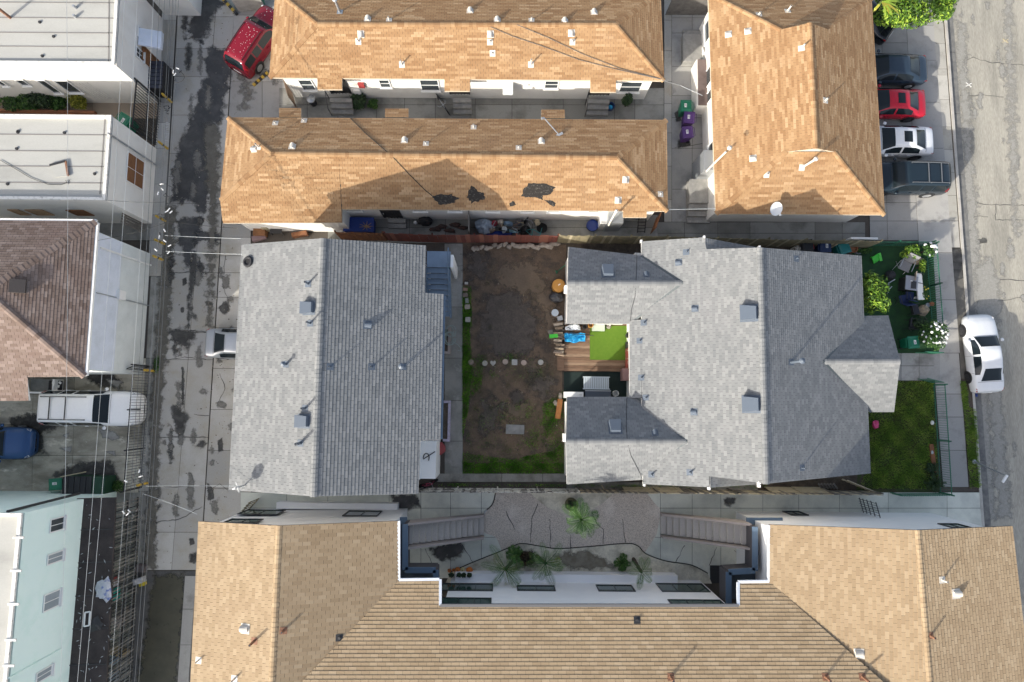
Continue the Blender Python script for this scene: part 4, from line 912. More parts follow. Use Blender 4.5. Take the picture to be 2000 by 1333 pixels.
for i, pts in enumerate(([(1896, 470), (1925, 466), (1928, 474), (1905, 478)], [(1905, 528), (1914, 526), (1915, 542), (1906, 542)], [(1895, 440), (1902, 445), (1898, 455)], [(1945, 875), (1965, 872), (1964, 882), (1948, 882)])): stain(street, pts, -.163, m_oil, j=1.2, seed=i + 160)
r_ = random.Random(4); b = MB()
for i in range(130):
    x, y = r_.uniform(1896, 1945), r_.uniform(330, 570); p = W(x, y, -.164); s_ = r_.uniform(.02, .07); b.add([p + Vector((math.cos(a) * s_, math.sin(a) * s_ * r_.uniform(.6, 1.3), 0)) for a in (0, 1.2, 2.5, 3.8, 5)], [(0, 1, 2, 3, 4)])
tag(b.build('spots', m_oil, street), kind='stuff')
fy = struct('front_yard', MB().prism(Ws([(1665, 478), (1822, 478), (1834, 692), (1665, 692)]), -.2, .006), m_turfd)
lawn = sheet('lawn', [(1690, 744), (1824, 744), (1834, 962), (1672, 962)], .012, mat('lawn_soil', (0.039, 0.065, 0.0182), rough=.95, col2=(0.0585, 0.052, 0.026), s1=1.5, fine=.3, s2=14, bump=.4), n=14, amp=.02)

r_ = random.Random(31); b = MB()
for i in range(900):
    x, y = r_.uniform(906, 1102), r_.uniform(484, 924); s_ = r_.choice((.012, .018, .025, .045)); b.blob(W(x, y, .02), s_, s_ * r_.uniform(.7, 1.3), s_ * .6, seed=i, n=5, m=2, j=.3, tint=r_.random())
tag(b.build('clods', mat('clods', None, ramp=[(.06, .05, .042), (.15, .115, .085), (.3, .25, .2)], rough=.95, fine=.2), yard), kind='stuff')
b = MB()
for i in range(420):
    x, y = r_.choice((r_.uniform(300, 455), r_.uniform(410, 470))), r_.uniform(0, 1100); s_ = r_.uniform(.01, .035); b.blob(W(x, y, .012), s_ * 1.4, s_, s_ * .3, seed=i, n=5, m=2, j=.4, tint=r_.random())
tag(b.build('grit', mat('grit', None, ramp=[(.05, .045, .04), (.2, .16, .11), (.5, .47, .42)], rough=.9), alley), kind='stuff')
# ================================================================== roof fittings
for (x, y) in ((718, 38), (918, 22), (971, 40), (1103, 42), (1160, 25), (705, 68), (958, 68), (1116, 66)): vent_hood(rB, x, y, m_ventw, .72)
for (x, y, h) in ((785, 127, .5), (1037, 127, .6), (962, 105, .08), (760, 40, .35), (1038, 40, .3), (700, 82, .25), (957, 83, .2), (1118, 83, .25)): vent_pipe(rB, x, y, m_ventw, h, .045)
vent_pipe(rB, 664, 24, m_galv, 1.1, .07, cap=True)
for (x, y) in ((571, 287), (790, 275), (1057, 277), (497, 292), (1222, 352), (1207, 392)): vent_hood(rC, x, y, m_ventw, .72)
for (x, y, h) in ((538, 241, .25), (594, 236, .25), (505, 288, .5), (832, 281, .25), (925, 249, .4), (1013, 289, .25), (1290, 380, .25)): vent_pipe(rC, x, y, m_ventw, h, .045)
p, n = rC.at(1092, 264); b = MB(); b.tube([p, p + Vector((-.9, .55, .9))], .035, 6); b.tube([p + Vector((-.9, .55, .9)), p + Vector((-1.05, .5, .95))], .07, 6); b.bar(p + Vector((-.2, -.1, 0)), p + Vector((.2, .1, .05)), .14, .04)
ant = b.build('roof_antenna', m_galv, rC.obj, loc=p)
p = S(1194, 420); b = MB(); b.tube([Vector((p.x, p.y - .35, 2.0)), Vector((p.x, p.y - .3, 3.0)), Vector((p.x + .1, p.y - .1, 3.9))], .055, 9); b.lathe(Vector((p.x + .1, p.y - .1, 3.9)), [(.06, 0), (.1, .03), (.1, .08), (0, .15)], 10); b.build('flue', m_ventw, hC)
for (x, y) in ((1422, 68), (1460, 62), (1470, 310)): vent_hood(rG, x, y, m_ventw, .72)
for (x, y, h) in ((1565, 95, .45), (1612, 197, .3), (1497, 342, .2), (1538, 22, .5), (1482, 29, .25)): vent_pipe(rG, x, y, m_ventw, h, .05)
vent_pipe(rG, 1566, 328, m_ventw, 1.25, .06, cap=True, lean=(.15, 0)); 
for (x, y, h, r) in ((602, 555, .55, .055), (606, 632, .6, .05), (559, 712, .4, .06), (596, 798, .6, .055), (645, 717, .3, .045), (726, 717, .35, .045), (787, 717, .5, .07)): vent_pipe(rE, x, y, m_ventg, h, r, cap=(r > .058))
vent_box(rE, 604, 602, m_ventg, 1.0, .34); vent_box(rE, 594, 823, m_ventg, 1.0, .34); vent_hood(rE, 718, 635, m_ventg, .8)
vent_pipe(rE, 587, 866, m_ventg, .75, .07, cap=False)
for (x, y, s) in ((1187, 533, 1.05), (1201, 836, 1.05), (1464, 612, 1.3), (1468, 790, 1.3)): vent_box(rF, x, y, m_ventg, s, .36 if s < 1.2 else .42)
for (x, y, s) in ((1325, 513, .7), (1357, 603, .7), (1355, 805, .7), (1262, 537, .65), (1279, 846, .65)): vent_hood(rF, x, y, m_ventg, s)
for (x, y, h) in ((1340, 493, .22), (1257, 631, .25), (1249, 666, .22), (1252, 738, .25), (1261, 777, .2), (1272, 927, .3), (1347, 923, .3), (1555, 506, .3), (1566, 914, .4)): vent_pipe(rF, x, y, m_ventg, h, .04)
vent_pipe(rF, 1545, 708, m_ventg, 1.2, .075, cap=True)
for (x, y, h, r, m) in ((497, 1252, .6, .06, m_rust), (554, 1232, .3, .06, m_rust), (388, 1290, .3, .04, m_ventw), (458, 1326, .35, .05, m_ventw), (1244, 1211, .1, .07, m_dark), (663, 1246, .08, .07, m_dark), (1840, 1133, .4, .05, m_ventw), (1817, 1242, .35, .06, m_rust), (1310, 1322, .5, .07, m_rust), (1612, 1322, .5, .06, m_rust), (1684, 1322, .6, .06, m_rust)): vent_pipe(rD, x, y, m, h, r)
for (x, y) in ((479, 1228), (1867, 1160), (1677, 1277)): vent_hood(rD, x, y, m_ventw, .9)
# objects lying on or fixed to roofs
p, n = rE.at(486, 512); M = frame_on(p, n); k = 20
b = MB(); prof = [(.30, .06), (.26, .13), (.19, .13), (.15, .07), (.19, .02), (.26, .02), (.30, .06)]; b.lathe(p, prof, 22, M=M.to_3x3().to_4x4())
tag(b.build('tyre', mat('tyre_rubber', (.025, .026, .03), rough=.8), loc=p), 'old black tyre lying on the grey shingles at the roof corner by the alley', 'tyre')
def dish(label, p, az, tilt, r=.38, m=None):
    t = thing('satellite_dish', label, 'satellite dish', p); M = Matrix.Rotation(az, 4, 'Z') @ Matrix.Rotation(tilt, 4, 'Y')
    c = p + Vector((0, 0, .75)); b = MB(); prof = [(0, 0)] + [(r * i / 5, .16 * r * (i / 5) ** 2) for i in range(1, 6)]; prof += [(r * 1.02, .17 * r), (r * .98, .12 * r), (0, -.02)]
    b.lathe(c, prof, 20, M=M); b.build('dish', m or m_white, t, smooth=True)
    MB().tube([p, p + Vector((0, 0, .5)), c], .03, 6).build('mast', m_galv, t)
    e = c + M @ Vector((r * .95, 0, .55 * r)); MB().tube([c + M @ Vector((r, 0, .1 * r)), e], .018, 5).build('arm', m_galv, t); MB().obox(e, .13, .08, .09, az).build('receiver', m_white, t)
    return t
dish('white satellite dish on the edge of the orange roof above the shaded side path', onplane(1504, 416, *pSg), math.radians(-62), math.radians(24), .37)
dish('small satellite dish with trailing cable on the corner of the grey roof', rE.at(478, 948)[0], math.radians(200), math.radians(60), .28, m_galv)
def wire(name, label, pts, r, m, cat='cable', group=None, parent=None):
    b = MB(); b.tube(pts, r, 5); o = b.build(name, m, parent)
    return tag(o, label, cat, group) if parent is None else o
m_cable = mat('black_cable', (.02, .02, .02), rough=.7)
m_wirel = mat('bright_wire', (.55, .58, .58), rough=.5, metal=.4)
m_wired = mat('dark_wire', (.10, .11, .115), rough=.6)
def on_roof(r, pts, dz=.03): return [r.at(x, y)[0] + Vector((0, 0, dz)) for x, y in pts]
wire('roof_cable', 'thin black cable running across the grey north wing roof', on_roof(rF, [(1244, 485), (1243, 520), (1242, 552), (1240, 580), (1233, 605), (1231, 628)]), .012, m_cable)
wire('roof_cable', 'thin black cable drooping across the grey south wing roof', on_roof(rF, [(1224, 778), (1223, 830), (1225, 862), (1232, 890), (1250, 925), (1256, 942)]), .012, m_cable)
wire('roof_cable', 'black cable crossing the second orange roof from ridge to worn patch', on_roof(rC, [(685, 232), (715, 262), (745, 288), (765, 305), (800, 342), (830, 372), (850, 388)]), .018, m_cable)
for i, ps in enumerate((((958, 54), (1000, 72), (1060, 92), (1130, 118), (1200, 136), (1290, 156)), ((1010, 50), (1070, 75), (1140, 108), (1210, 135), (1292, 156)))):
    wire('service_cable', ('lower' if i == 0 else 'upper') + ' of two thin cables slanting over the top orange roof', on_roof(rB, ps, .06), .014, m_wired)
wire('service_cable', 'pale cable from the top orange roof corner to the bin yard wall', [onplane(1292, 157, *((Vector(SE), Vector((0, 0, 1))))), W(1330, 168, 2.9), W(1372, 187, 2.7)], .014, m_wirel)
wire('service_cable', 'pale cable strung between the second orange roof and the house with parked cars', [W(1303, 410, 3.0), W(1350, 409, 3.0), W(1402, 408, 3.1)], .014, m_wirel)
wire('roof_cable', 'dark coiled cable on the white roof beside the loose panel', [W(x, y, ZA2 - .12) for x, y in ((0, 313), (30, 330), (60, 348), (95, 361), (120, 361), (134, 356), (136, 352), (128, 353), (134, 360))], .014, m_cable)
t = thing('roof_hatch', 'loose rectangular panel with dark edges lying on the white roof', 'hatch', W(115, 331, ZA2 - .15))
MB().prism([W(97, 323, ZA2 - .1), W(127, 315, ZA2 - .1), W(132, 344, ZA2 - .1), W(108, 346, ZA2 - .1)], ZA2 - .16, ZA2 - .1).build('panel', m_roofw, t)
MB().bar(W(97, 323, ZA2 - .08), W(128, 315, ZA2 - .08), .1, .06).build('edge', m_dark, t); MB().bar(W(128, 315, ZA2 - .08), W(133, 344, ZA2 - .08), .09, .06).build('edge', m_rust, t)
for (x, y, z, o, m) in ((148, 16, ZA1, oA1, m_galv), (148, 34, ZA1, oA1, m_galv), (78, 44, ZA1, oA1, m_dark), (105, 72, ZA1, oA1, m_dark), (83, 110, ZA1, oA1, m_dark), (126, 260, ZA2, oA2, m_dark), (35, 259, ZA2, oA2, m_dark), (33, 291, ZA2, oA2, m_dark), (185, 340, ZA2, oA2, m_dark), (15, 360, ZA2, oA2, m_dark), (36, 257, ZA2, oA2, m_dark)):
    p = W(x, y, z - .16); MB().cyl(p, .09, .22 if m is m_galv else .06, 9, .07).build('roof_vent', m, o, loc=p)
p = W(20, 35, ZA1 - .16); b = MB(); b.tube([p, p + Vector((0, 0, .8)), p + Vector((-.5, .35, 1.2))], .08, 8); b.lathe(p + Vector((-.5, .35, 1.15)), [(.1, 0), (.16, .05), (.16, .16), (0, .24)], 9); b.build('flue', m_rust, oA1, loc=p)
p, n = rA.at(36, 560); M = frame_on(p, n); MB().box(-.33, .33, -.33, .33, .02, .2, M=M).build('roof_vent', mat('brown_vent_metal', (.075, .062, .055), rough=.5), rA.obj, loc=p)
# heater cabinet, steps and lean-to on the G side
MB().box(W(1352, 330).x, wG[0].x - .0, W(1352, 358).y, W(1352, 322).y, 0, 2.3).build('heater_cabinet', m_galv, hG)
p = W(1380, 335, 2.3); b = MB(); b.tube([p, p + Vector((.05, .05, .5)), p + Vector((.55, .5, 1.7))], .055, 9); b.lathe(p + Vector((.55, .5, 2.15)), [(.08, 0), (.13, .04), (.13, .12), (0, .2)], 9); b.build('flue', m_ventw, hG)
x0, x1 = W(1340, 400).x, W(1384, 400).x; ys_ = [W(1340, y).y for y in (358, 404, 416, 426, 437)]
for i in range(4): MB().box(x0, x1, ys_[i + 1] + .012, ys_[i], 0, .75 - i * .19).build('step', m_conc0, hG)
x0, x1 = W(1330, 100).x, W(1368, 100).x
MB().box(x0, x1, W(1330, 128).y, W(1330, 75).y, 0, .5).build('porch', m_conc0, hG)
for i in range(2): MB().box(x0 + .1, x1, W(1330, 74 - i * 6).y + .01, W(1330, 67 - i * 6).y, 0, .36 - i * .17).build('step', m_conc0, hG)
b = MB(); xa, xb = W(1350, 175).x, W(1371, 175).x; ya, yb = W(1360, 224).y, W(1360, 136).y
b.box(xa, xb, ya, yb, 0, 1.15); b.build('lean_to_wall', m_stucco, hG); MB().box(xa + .06, xb, ya + .03, yb - .03, 1.15, 1.22).build('lean_to_roof', mat('brown_sheet_roof', (.12, .085, .075), rough=.8, col2=(.16, .12, .11), s1=2), hG)

# ================================================================== porch steps of the rows
def porch(house, x0, x1, ytop, ybot, z, n, rail=False, m=None):
    """steps leading down towards the bottom of the picture from the wall"""
    xa, xb = W(x0, ybot).x, W(x1, ybot).x; y0, y1 = W(x0, ytop, z).y, W(x0, ybot).y
    for i in range(n):
        ya = y0 + (y1 - y0) * i / n; yb_ = y0 + (y1 - y0) * (i + 1) / n; zz = z * (1 - i / n)
        MB().box(xa, xb, yb_ + .012, ya, 0, zz).build('step', m or m_conc0, house)
    if rail:
        b = MB(); b.tube([Vector((xa - .05, y0, 0)), Vector((xa - .05, y0, z + .9)), Vector((xa - .05, y1, .9)), Vector((xa - .05, y1, 0))], .025, 6); b.build('handrail', m_dark, house)
porch(hB, 650, 692, 192, 226, .8, 3, True); porch(hB, 886, 921, 192, 226, .8, 3); porch(hB, 1144, 1186, 194, 228, .8, 3, True); porch(hC, 760, 794, 427, 448, .5, 2)
p = onwall(992, 166, bSa, bSb); MB().box(p.x - .3, p.x + .3, p.y - .55, p.y, 1.5, 2.1).build('air_conditioner', m_white, hB); 
for (x, y, sx, sz, m) in ((706, 165, .35, .5, mat('red_poster', (.35, .05, .05), rough=.6)), (698, 178, .4, .5, m_white), (1024, 197, .4, .4, m_dark), (1044, 194, .5, .1, m_dark), (1290 - 260, 165, .1, .1, m_white)):
    p = onwall(x, y, bSa, bSb); MB().box(p.x - sx / 2, p.x + sx / 2, p.y - .12, p.y, p.z - sz / 2, p.z + sz / 2).build('wall_fitting', m, hB)
for x in (690, 698, 800, 808, 1000): pass

# ================================================================== E: outside stair, walkway and balcony
m_bluef = mat('blue_grey_tread', (.20, .27, .36), rough=.6, fine=.08, col2=(.16, .22, .30), s1=2)
x0, x1 = W(834, 500, 2.9).x, W(880, 500, 2.9).x; zt = 2.9
yl0, yl1 = W(850, 491, zt).y, W(850, 522, zt).y
MB().box(x0, x1, yl1, yl0, zt - .15, zt).build('landing', m_bluef, hE)
nst = 9; ye = W(850, 575, .9).y
for i in range(nst):
    z = zt - .19 * (i + 1); a = yl1 - .28 * i; MB().box(x0, x1 - .12, a - .28, a - .012, z - .12, z, M=None).build('step', m_bluef, hE)
for xx in (x0 - .03, x1 - .06):
    MB().bar((xx, yl1, zt - .15), (xx, yl1 - .28 * nst, zt - .19 * nst - .2), .08, .35).build('stringer', m_blue, hE)
    b = MB(); b.tube([Vector((xx, yl0, zt + .95)), Vector((xx, yl1, zt + .95)), Vector((xx, yl1 - .28 * nst, zt - .19 * nst + .95))], .03, 6)
    for k in range(11): y = yl0 + (yl1 - .28 * nst - yl0) * k / 10; zz = zt if y > yl1 else zt + (y - yl1) / .28 * .19; b.tube([Vector((xx, y, zz)), Vector((xx, y, zz + .95))], .014, 4)
    b.build('handrail', m_blue, hE)
MB().box(x1 + .05, x1 + .2, yl1 - .1, yl0 - .3, .0, zt + .5).build('stair_wall', m_white, hE)
# white balcony wall at the lower corner
x0, x1 = W(822, 900, 2.6).x, W(851, 900, 2.6).x; y0, y1 = W(840, 936, 2.6).y, W(840, 862, 2.6).y
MB().box(x0 - .8, x1, y0, y1, 0, 2.5).build('entry_wall', m_stuccog if 0 else m_white, hE)
b = MB(); pts = [Vector((x0 + .28 + .16 * math.cos(a), (y0 + y1) / 2 + .1 + .25 * math.sin(a), 2.53)) for a in [i * .5 - .6 for i in range(9)]] + [Vector((x0 + .75, (y0 + y1) / 2 + .45, 2.53))]
b.tube(pts, .025, 6); tag(b.build('hose', m_dark), 'short curl of dark hose lying on the white porch wall', 'hose')
def planter_frame(label, x0, x1, y0, y1, m, z=.35):
    t = thing('planter_bed', label, 'planter', W(x0, y1)); a, b_ = W(x0, y1), W(x1, y0); w = .14
    for bx in ((a.x, b_.x, a.y, a.y + w), (a.x, b_.x, b_.y - w, b_.y), (b_.x - w, b_.x, a.y + w, b_.y - w)): MB().box(*bx, 0, z).build('board', m, t)
    MB().box(a.x, b_.x - w, a.y + w, b_.y - w, 0, z - .08).build('soil', m_soil, t); return t
m_lav = mat('lavender_paint', (.42, .38, .52), rough=.8, col2=(.3, .28, .3), s1=6)
planter_frame('narrow planter with lavender painted boards along the grey house', 866, 881, 783, 862, m_lav)
planter_frame('low weathered planter holding a coiled garden hose', 869, 881, 640, 692, mat('old_board', (.30, .26, .24), rough=.9))
b = MB()
for k in range(5):
    cx_, cy_, r0 = 877 + rnd.uniform(-3, 5), 655 + rnd.uniform(-8, 10), rnd.uniform(7, 11)
    b.tube([W(cx_ + r0 * math.cos(a * .5), cy_ + r0 * 1.3 * math.sin(a * .5), .38 + .03 * k) for a in range(13)], .022, 5)
b.tube([W(x, y, .1) for x, y in ((884, 668), (892, 672), (900, 680), (900, 686), (894, 685))], .022, 5)
tag(b.build('garden_hose', mat('grey_green_hose', (.24, .30, .28), rough=.5)), 'loose coils of grey green garden hose in the low planter', 'hose')
def squarepot(): pass
b = MB(); p = W(858, 876, 0); b.box(-.33, .33, -.33, .33, 0, .5); t = thing('red_planter', 'square red planter at the corner of the white porch', 'planter', p)
MB().prism([p + Vector((.34 * math.cos(a) * (1.2 if k % 2 else 1.13), .34 * math.sin(a) * (1.2 if k % 2 else 1.13), 0)) for k, a in enumerate([math.pi / 8 + i * math.pi / 4 for i in range(8)])], 0, .42).build('body', mat('red_plastic', (.28, .05, .05), rough=.6, fine=.1), t)
MB().cyl(p + Vector((0, 0, .42)), .05, .02, 10).build('hole', m_dark, t)

# ================================================================== D: stairs, walkways and balconies
m_bal = mat('balcony_blue', (.10, .155, .225), rough=.55, fine=.06)
m_balin = mat('balcony_lining', (.075, .07, .075), rough=.8)
def stair(px_low, px_high, zt, n, wpx_low, wpx_high, wall_top):
    a0, a1 = W(*px_low[0]), W(*px_low[1]); b0, b1 = W(*px_high[0], zt), W(*px_high[1], zt)
    yc0, yc1 = (a0.y + b0.y) / 2, (a1.y + b1.y) / 2; dx = (b0.x - a0.x)
    for i in range(n):
        xa, xb = a0.x + dx * i / n, a0.x + dx * (i + 1) / n; z = zt * (i + 1) / n; g = .015 * (1 if dx > 0 else -1)
        b = MB(); b.box(min(xa, xb - g), max(xa, xb - g), yc1, yc0, z - .2, z); b.build('step', mat('step_terrazzo', (.52, .49, .45), rough=.85, col2=(.36, .33, .3), s1=60, lo=.45, hi=.6, fine=.15), hD)
    for y in (yc0 + .12, yc1 - .12):
        b = MB(); lo, hi = Vector((a0.x, y, 0)), Vector((b0.x, y, 0))
        b.add([lo + Vector((0, -.06, 0)), hi + Vector((0, -.06, zt - .5)), hi + Vector((0, -.06, zt + .6)), lo + Vector((0, -.06, .6)), lo + Vector((0, .06, 0)), hi + Vector((0, .06, zt - .5)), hi + Vector((0, .06, zt + .6)), lo + Vector((0, .06, .6))], [(0, 3, 2, 1), (4, 5, 6, 7), (0, 1, 5, 4), (1, 2, 6, 5), (2, 3, 7, 6), (3, 0, 4, 7)])
        b.build('stair_wall', wall_top, hD)
m_stw = mat('stair_wall_paint', (.33, .29, .27), rough=.8, fine=.1)
stair([(946, 1003), (946, 1043)], [(795, 1032), (795, 1064)], 2.8, 13, 0, 0, m_stw)
stair([(1289, 1003), (1289, 1040)], [(1460, 1030), (1460, 1066)], 2.8, 13, 0, 0, m_stw)
def walkway(pts, z, wall=1.0, side=None, cap=m_bal):
    """balcony floor polygon at height z with a parapet along the listed edges"""
    q = [W(x, y, z) for x, y in pts]; MB().prism(q, z - .2, z).build('walkway', mat('walkway_floor', (.085, .11, .14), rough=.7, fine=.1), hD)
    for i, j in side:
        a, b_ = q[i], q[j]; MB().bar(a + Vector((0, 0, wall / 2 - .1)), b_ + Vector((0, 0, wall / 2 - .1)), .14, wall + .2).build('parapet', m_balin, hD)
        MB().bar(a + Vector((0, 0, wall + .02)), b_ + Vector((0, 0, wall + .02)), .3, .06).build('coping', cap, hD)
walkway([(782, 1017), (797, 1017), (797, 1104), (855, 1104), (855, 1134), (782, 1134)], 2.8, 1.0, [(2, 3), (3, 4), (1, 2)])
walkway([(1505, 1020), (1460, 1022), (1460, 1105), (1410, 1108), (1410, 1168), (1450, 1172), (1505, 1140)], 2.8, 1.0, [(1, 2), (2, 3), (3, 4)])
for x0, x1, y in ((775, 795, 1017), (1458, 1528, 1018)): MB().bar(W(x0, y, 2.8), W(x1, y, 2.8), .35, .12).build('canopy', m_bal, hD)
p = W(1400, 1122, 0); MB().box(p.x - .4, p.x + .4, p.y - .5, p.y + .5, 0, .02).build('floor_mat', m_dark, hD)
# ================================================================== vehicles
m_tyre = mat('tyre', (.018, .018, .02), rough=.85); m_rim = mat('alloy_rim', (.55, .56, .57), rough=.3, metal=.8, fine=0, bump=0); m_rimd = mat('dark_rim', (.07, .07, .075), rough=.4, metal=.6, fine=0, bump=0)
m_cglass = mat('car_glass', (.012, .018, .022), rough=.06, fine=0, bump=0, spec=.35)
m_tail = mat('tail_light', (.35, .012, .012), rough=.2, fine=0, bump=0); m_head = mat('head_light', (.6, .62, .65), rough=.1, fine=0, bump=0)
m_trim = mat('black_trim', (.015, .015, .016), rough=.6, bump=0); m_chrome = mat('bright_trim', (.6, .61, .62), rough=.2, metal=.9, fine=0, bump=0)
SED = [(-.5, .58, .52, .6, .6), (-.492, .74, .66, .74, .72), (-.482, .87, .79, .85, .80), (-.465, .95, .84, .92, .84), (-.42, 1.0, .88, .955, .84), (-.36, 1.03, .90, .98, .83), (-.27, 1.20, .92, .99, .70), (-.19, 1.37, .93, 1, .64), (-.08, 1.43, .93, 1, .64), (.03, 1.42, .92, 1, .64), (.09, 1.34, .91, 1, .66), (.21, 1.04, .90, .99, .80), (.30, .98, .86, .985, .82), (.40, .91, .80, .955, .80), (.45, .83, .73, .89, .75), (.478, .74, .65, .79, .70), (.492, .62, .55, .67, .6), (.5, .48, .44, .5, .5)]
SUV = [(-.5, .68, .60, .72, .7), (-.493, .98, .88, .87, .78), (-.475, 1.28, 1.0, .955, .80), (-.44, 1.60, 1.02, .975, .74), (-.40, 1.70, 1.03, .985, .74), (-.2, 1.74, 1.03, 1, .75), (0, 1.74, 1.02, 1, .75), (.08, 1.72, 1.01, 1, .75), (.13, 1.60, 1.0, 1, .77), (.235, 1.16, .98, .99, .84), (.34, 1.10, .94, .985, .84), (.42, 1.03, .88, .95, .81), (.46, .95, .80, .885, .76), (.483, .80, .70, .79, .70), (.494, .66, .58, .69, .62), (.5, .50, .46, .56, .54)]
def car(name, label, L, Wd, prof, paint, hs=1.0, rear_glass=(-.35, -.20), front_glass=(.205, .075), side=(-.27, .17), sunroof=None, rails=False, cross=0, rim=None, group=None, cat='car', specks=0, cover=None):
    t = thing(name, label, cat, (0, 0, 0), group); hw = Wd / 2
    def st(x):
        P = prof; x = max(P[0][0], min(P[-1][0], x))
        for i in range(len(P) - 1):
            if P[i][0] <= x <= P[i + 1][0]:
                f = (x - P[i][0]) / (P[i + 1][0] - P[i][0]); return [P[i][k] + (P[i + 1][k] - P[i][k]) * f for k in range(1, 5)]
    def ring(x):
        zt, zs, w, tw = st(x); zt *= hs; zs *= hs; w *= hw; tw *= hw; ze = max(zt - .07, zs + .015)
        return [(0, zt), (tw * .5, zt - .008), (tw * .84, zt - .025), (tw, ze), ((tw + w * .965) / 2, (ze + zs) / 2 + .005), (w * .965, zs), (w, zs * .8), (w * .995, .46), (w * .96, .30), (w * .86, .19)]
    xs = sorted(set([p[0] for p in prof] + [a[0] + (b[0] - a[0]) * k / 3 for a, b in zip(prof, prof[1:]) for k in (1, 2)]))
    V = []; n = 10
    for x in xs:
        r = ring(x); V += [(x * L, y, z) for y, z in r] + [(x * L, -y, z) for y, z in r]
    F = []
    for i in range(len(xs) - 1):
        a, c = i * 2 * n, (i + 1) * 2 * n
        for k in range(n - 1): F += [(a + k, a + k + 1, c + k + 1, c + k), (a + n + k, c + n + k, c + n + k + 1, a + n + k + 1)]
        F += [(a + n - 1, a + 2 * n - 1, c + 2 * n - 1, c + n - 1)]
    for a in (0, (len(xs) - 1) * 2 * n):
        for k in range(n - 1): F += [(a + k, a + k + 1, a + n + k + 1, a + n + k)]
    body = MB().add(V, F).build('body', paint, t, smooth=True)
    def patch_(nm, xa, xb, ks, m, off=.009, nx=6, sides=(1,), shr=1.0):
        b = MB()
        for sgn in sides:
            rows = []
            for i in range(nx + 1):
                x = xa + (xb - xa) * i / nx; r = ring(x); row = []
                pts = [(y * shr, z) for y, z in ks(r)]
                row = [Vector((x * L, y * sgn, z)) for y, z in pts]; rows.append(row)
            k = len(rows[0]); vs = [v for r in rows for v in r]; fs = [(i * k + j, i * k + j + 1, (i + 1) * k + j + 1, (i + 1) * k + j) for i in range(nx) for j in range(k - 1)]
            c = [(vs[f[1]] - vs[f[0]]).cross(vs[f[3]] - vs[f[0]]).normalized() for f in fs]; av = sum(c, Vector()).normalized()
            if av.z < -.05 or (abs(av.z) <= .05 and av.y * sgn < 0): av = -av
            b.add([v + av * off for v in vs], fs)
        return b.build(nm, m, t, smooth=True)
    top = lambda r: [(-r[3][0] * .97, r[3][1]), (-r[2][0], r[2][1]), (-r[1][0], r[1][1]), (0, r[0][1]), (r[1][0], r[1][1]), (r[2][0], r[2][1]), (r[3][0] * .97, r[3][1])]
    patch_('windscreen', front_glass[0], front_glass[1], top, m_cglass, .012)
    patch_('rear_window', rear_glass[0], rear_glass[1], top, m_cglass, .012, shr=.94)
    def sidek(r, f0=.14, f1=.90): a, b_ = r[3], r[5]; m_ = r[4]; return [(a[0] + (m_[0] - a[0]) * .3, a[1] + (m_[1] - a[1]) * .3), m_, (m_[0] + (b_[0] - m_[0]) * .85, m_[1] + (b_[1] - m_[1]) * .85)]
    mid = (side[0] + side[1]) / 2 + .02
    for sg in (1, -1):
        for a, b_ in ((side[0], mid - .012), (mid + .012, side[1])):
            if side[1] - side[0] > .56 and a == side[0]:
                patch_('side_window', a, a + .16, sidek, m_cglass, .012, sides=(sg,)); patch_('side_window', a + .18, b_, sidek, m_cglass, .012, sides=(sg,))
            else: patch_('side_window', a, b_, sidek, m_cglass, .012, sides=(sg,))
    if sunroof: patch_('sunroof', sunroof[0], sunroof[1], lambda r: [(-r[1][0] * 1.15, r[1][1]), (0, r[0][1]), (r[1][0] * 1.15, r[1][1])], m_cglass, .014, nx=3)
    R = .33 * (1.12 if prof is SUV else 1)
    for xx in (-.295, .30):
        for sg in (1, -1):
            y = sg * (hw - .10); Mx = Matrix.Rotation(math.radians(90), 4, 'X'); c = Vector((xx * L, y, R))
            w = MB().lathe(c, [(R * .6, -.11), (R * .93, -.115), (R, -.07), (R, .07), (R * .93, .115), (R * .6, .11)], 20, M=Mx).build('wheel', m_tyre, t)
            b = MB(); b.lathe(c + Vector((0, sg * .117, 0)), [(R * .66, 0), (R * .6, .004), (R * .16, .002), (0, .003)], 16, M=Matrix.Rotation(math.radians(90), 4, 'X'))
            for s_ in range(5):
                a = s_ * 2 * math.pi / 5; b.bar(c + Vector((0, sg * .125, 0)), c + Vector((math.cos(a) * R * .6, sg * .122, math.sin(a) * R * .6)), .07, .02, up=(0, 1, 0))
            b.build('rim', rim or m_rim, w)
            ar = MB(); ar.lathe(Vector((xx * L, sg * (hw + .0015) * ring(xx)[6][0] / hw, R + .02)), [(R * 1.16, -.012), (R * 1.16, .004), (R * 1.0, .006), (R * .2, .0)], 20, M=Mx); ar.build('wheel_arch', m_trim, t)
    for sg in (1, -1):
        r = ring(front_glass[0] - .045); MB().blob((L * (front_glass[0] - .05), sg * (hw + .09), r[5][1] + .06), .11, .11, .075, j=.05, n=8, m=5).build('mirror', paint, t, smooth=True)
        for xx, m, nm, kk in ((-.482, m_tail, 'tail_light', -1), (.468, m_head, 'head_light', 1)):
            r = ring(xx); b = MB(); r2 = ring(xx - .045 * kk)
            q = [Vector((xx * L, sg * r[3][0], r[4][1])), Vector((xx * L, sg * r[6][0], r[5][1] - .05)), Vector(((xx - .045 * kk) * L, sg * r2[5][0], r2[5][1] - .02)), Vector(((xx - .03 * kk) * L, sg * (r2[3][0] + r2[5][0]) / 2, r2[4][1]))]
            o_ = Vector((.012 * kk, sg * .014, .014)); b.add([v + o_ for v in q] + [v - o_ for v in q], [(0, 1, 2, 3), (0, 4, 5, 1), (1, 5, 6, 2), (2, 6, 7, 3), (3, 7, 4, 0)]); b.build(nm, m, t)
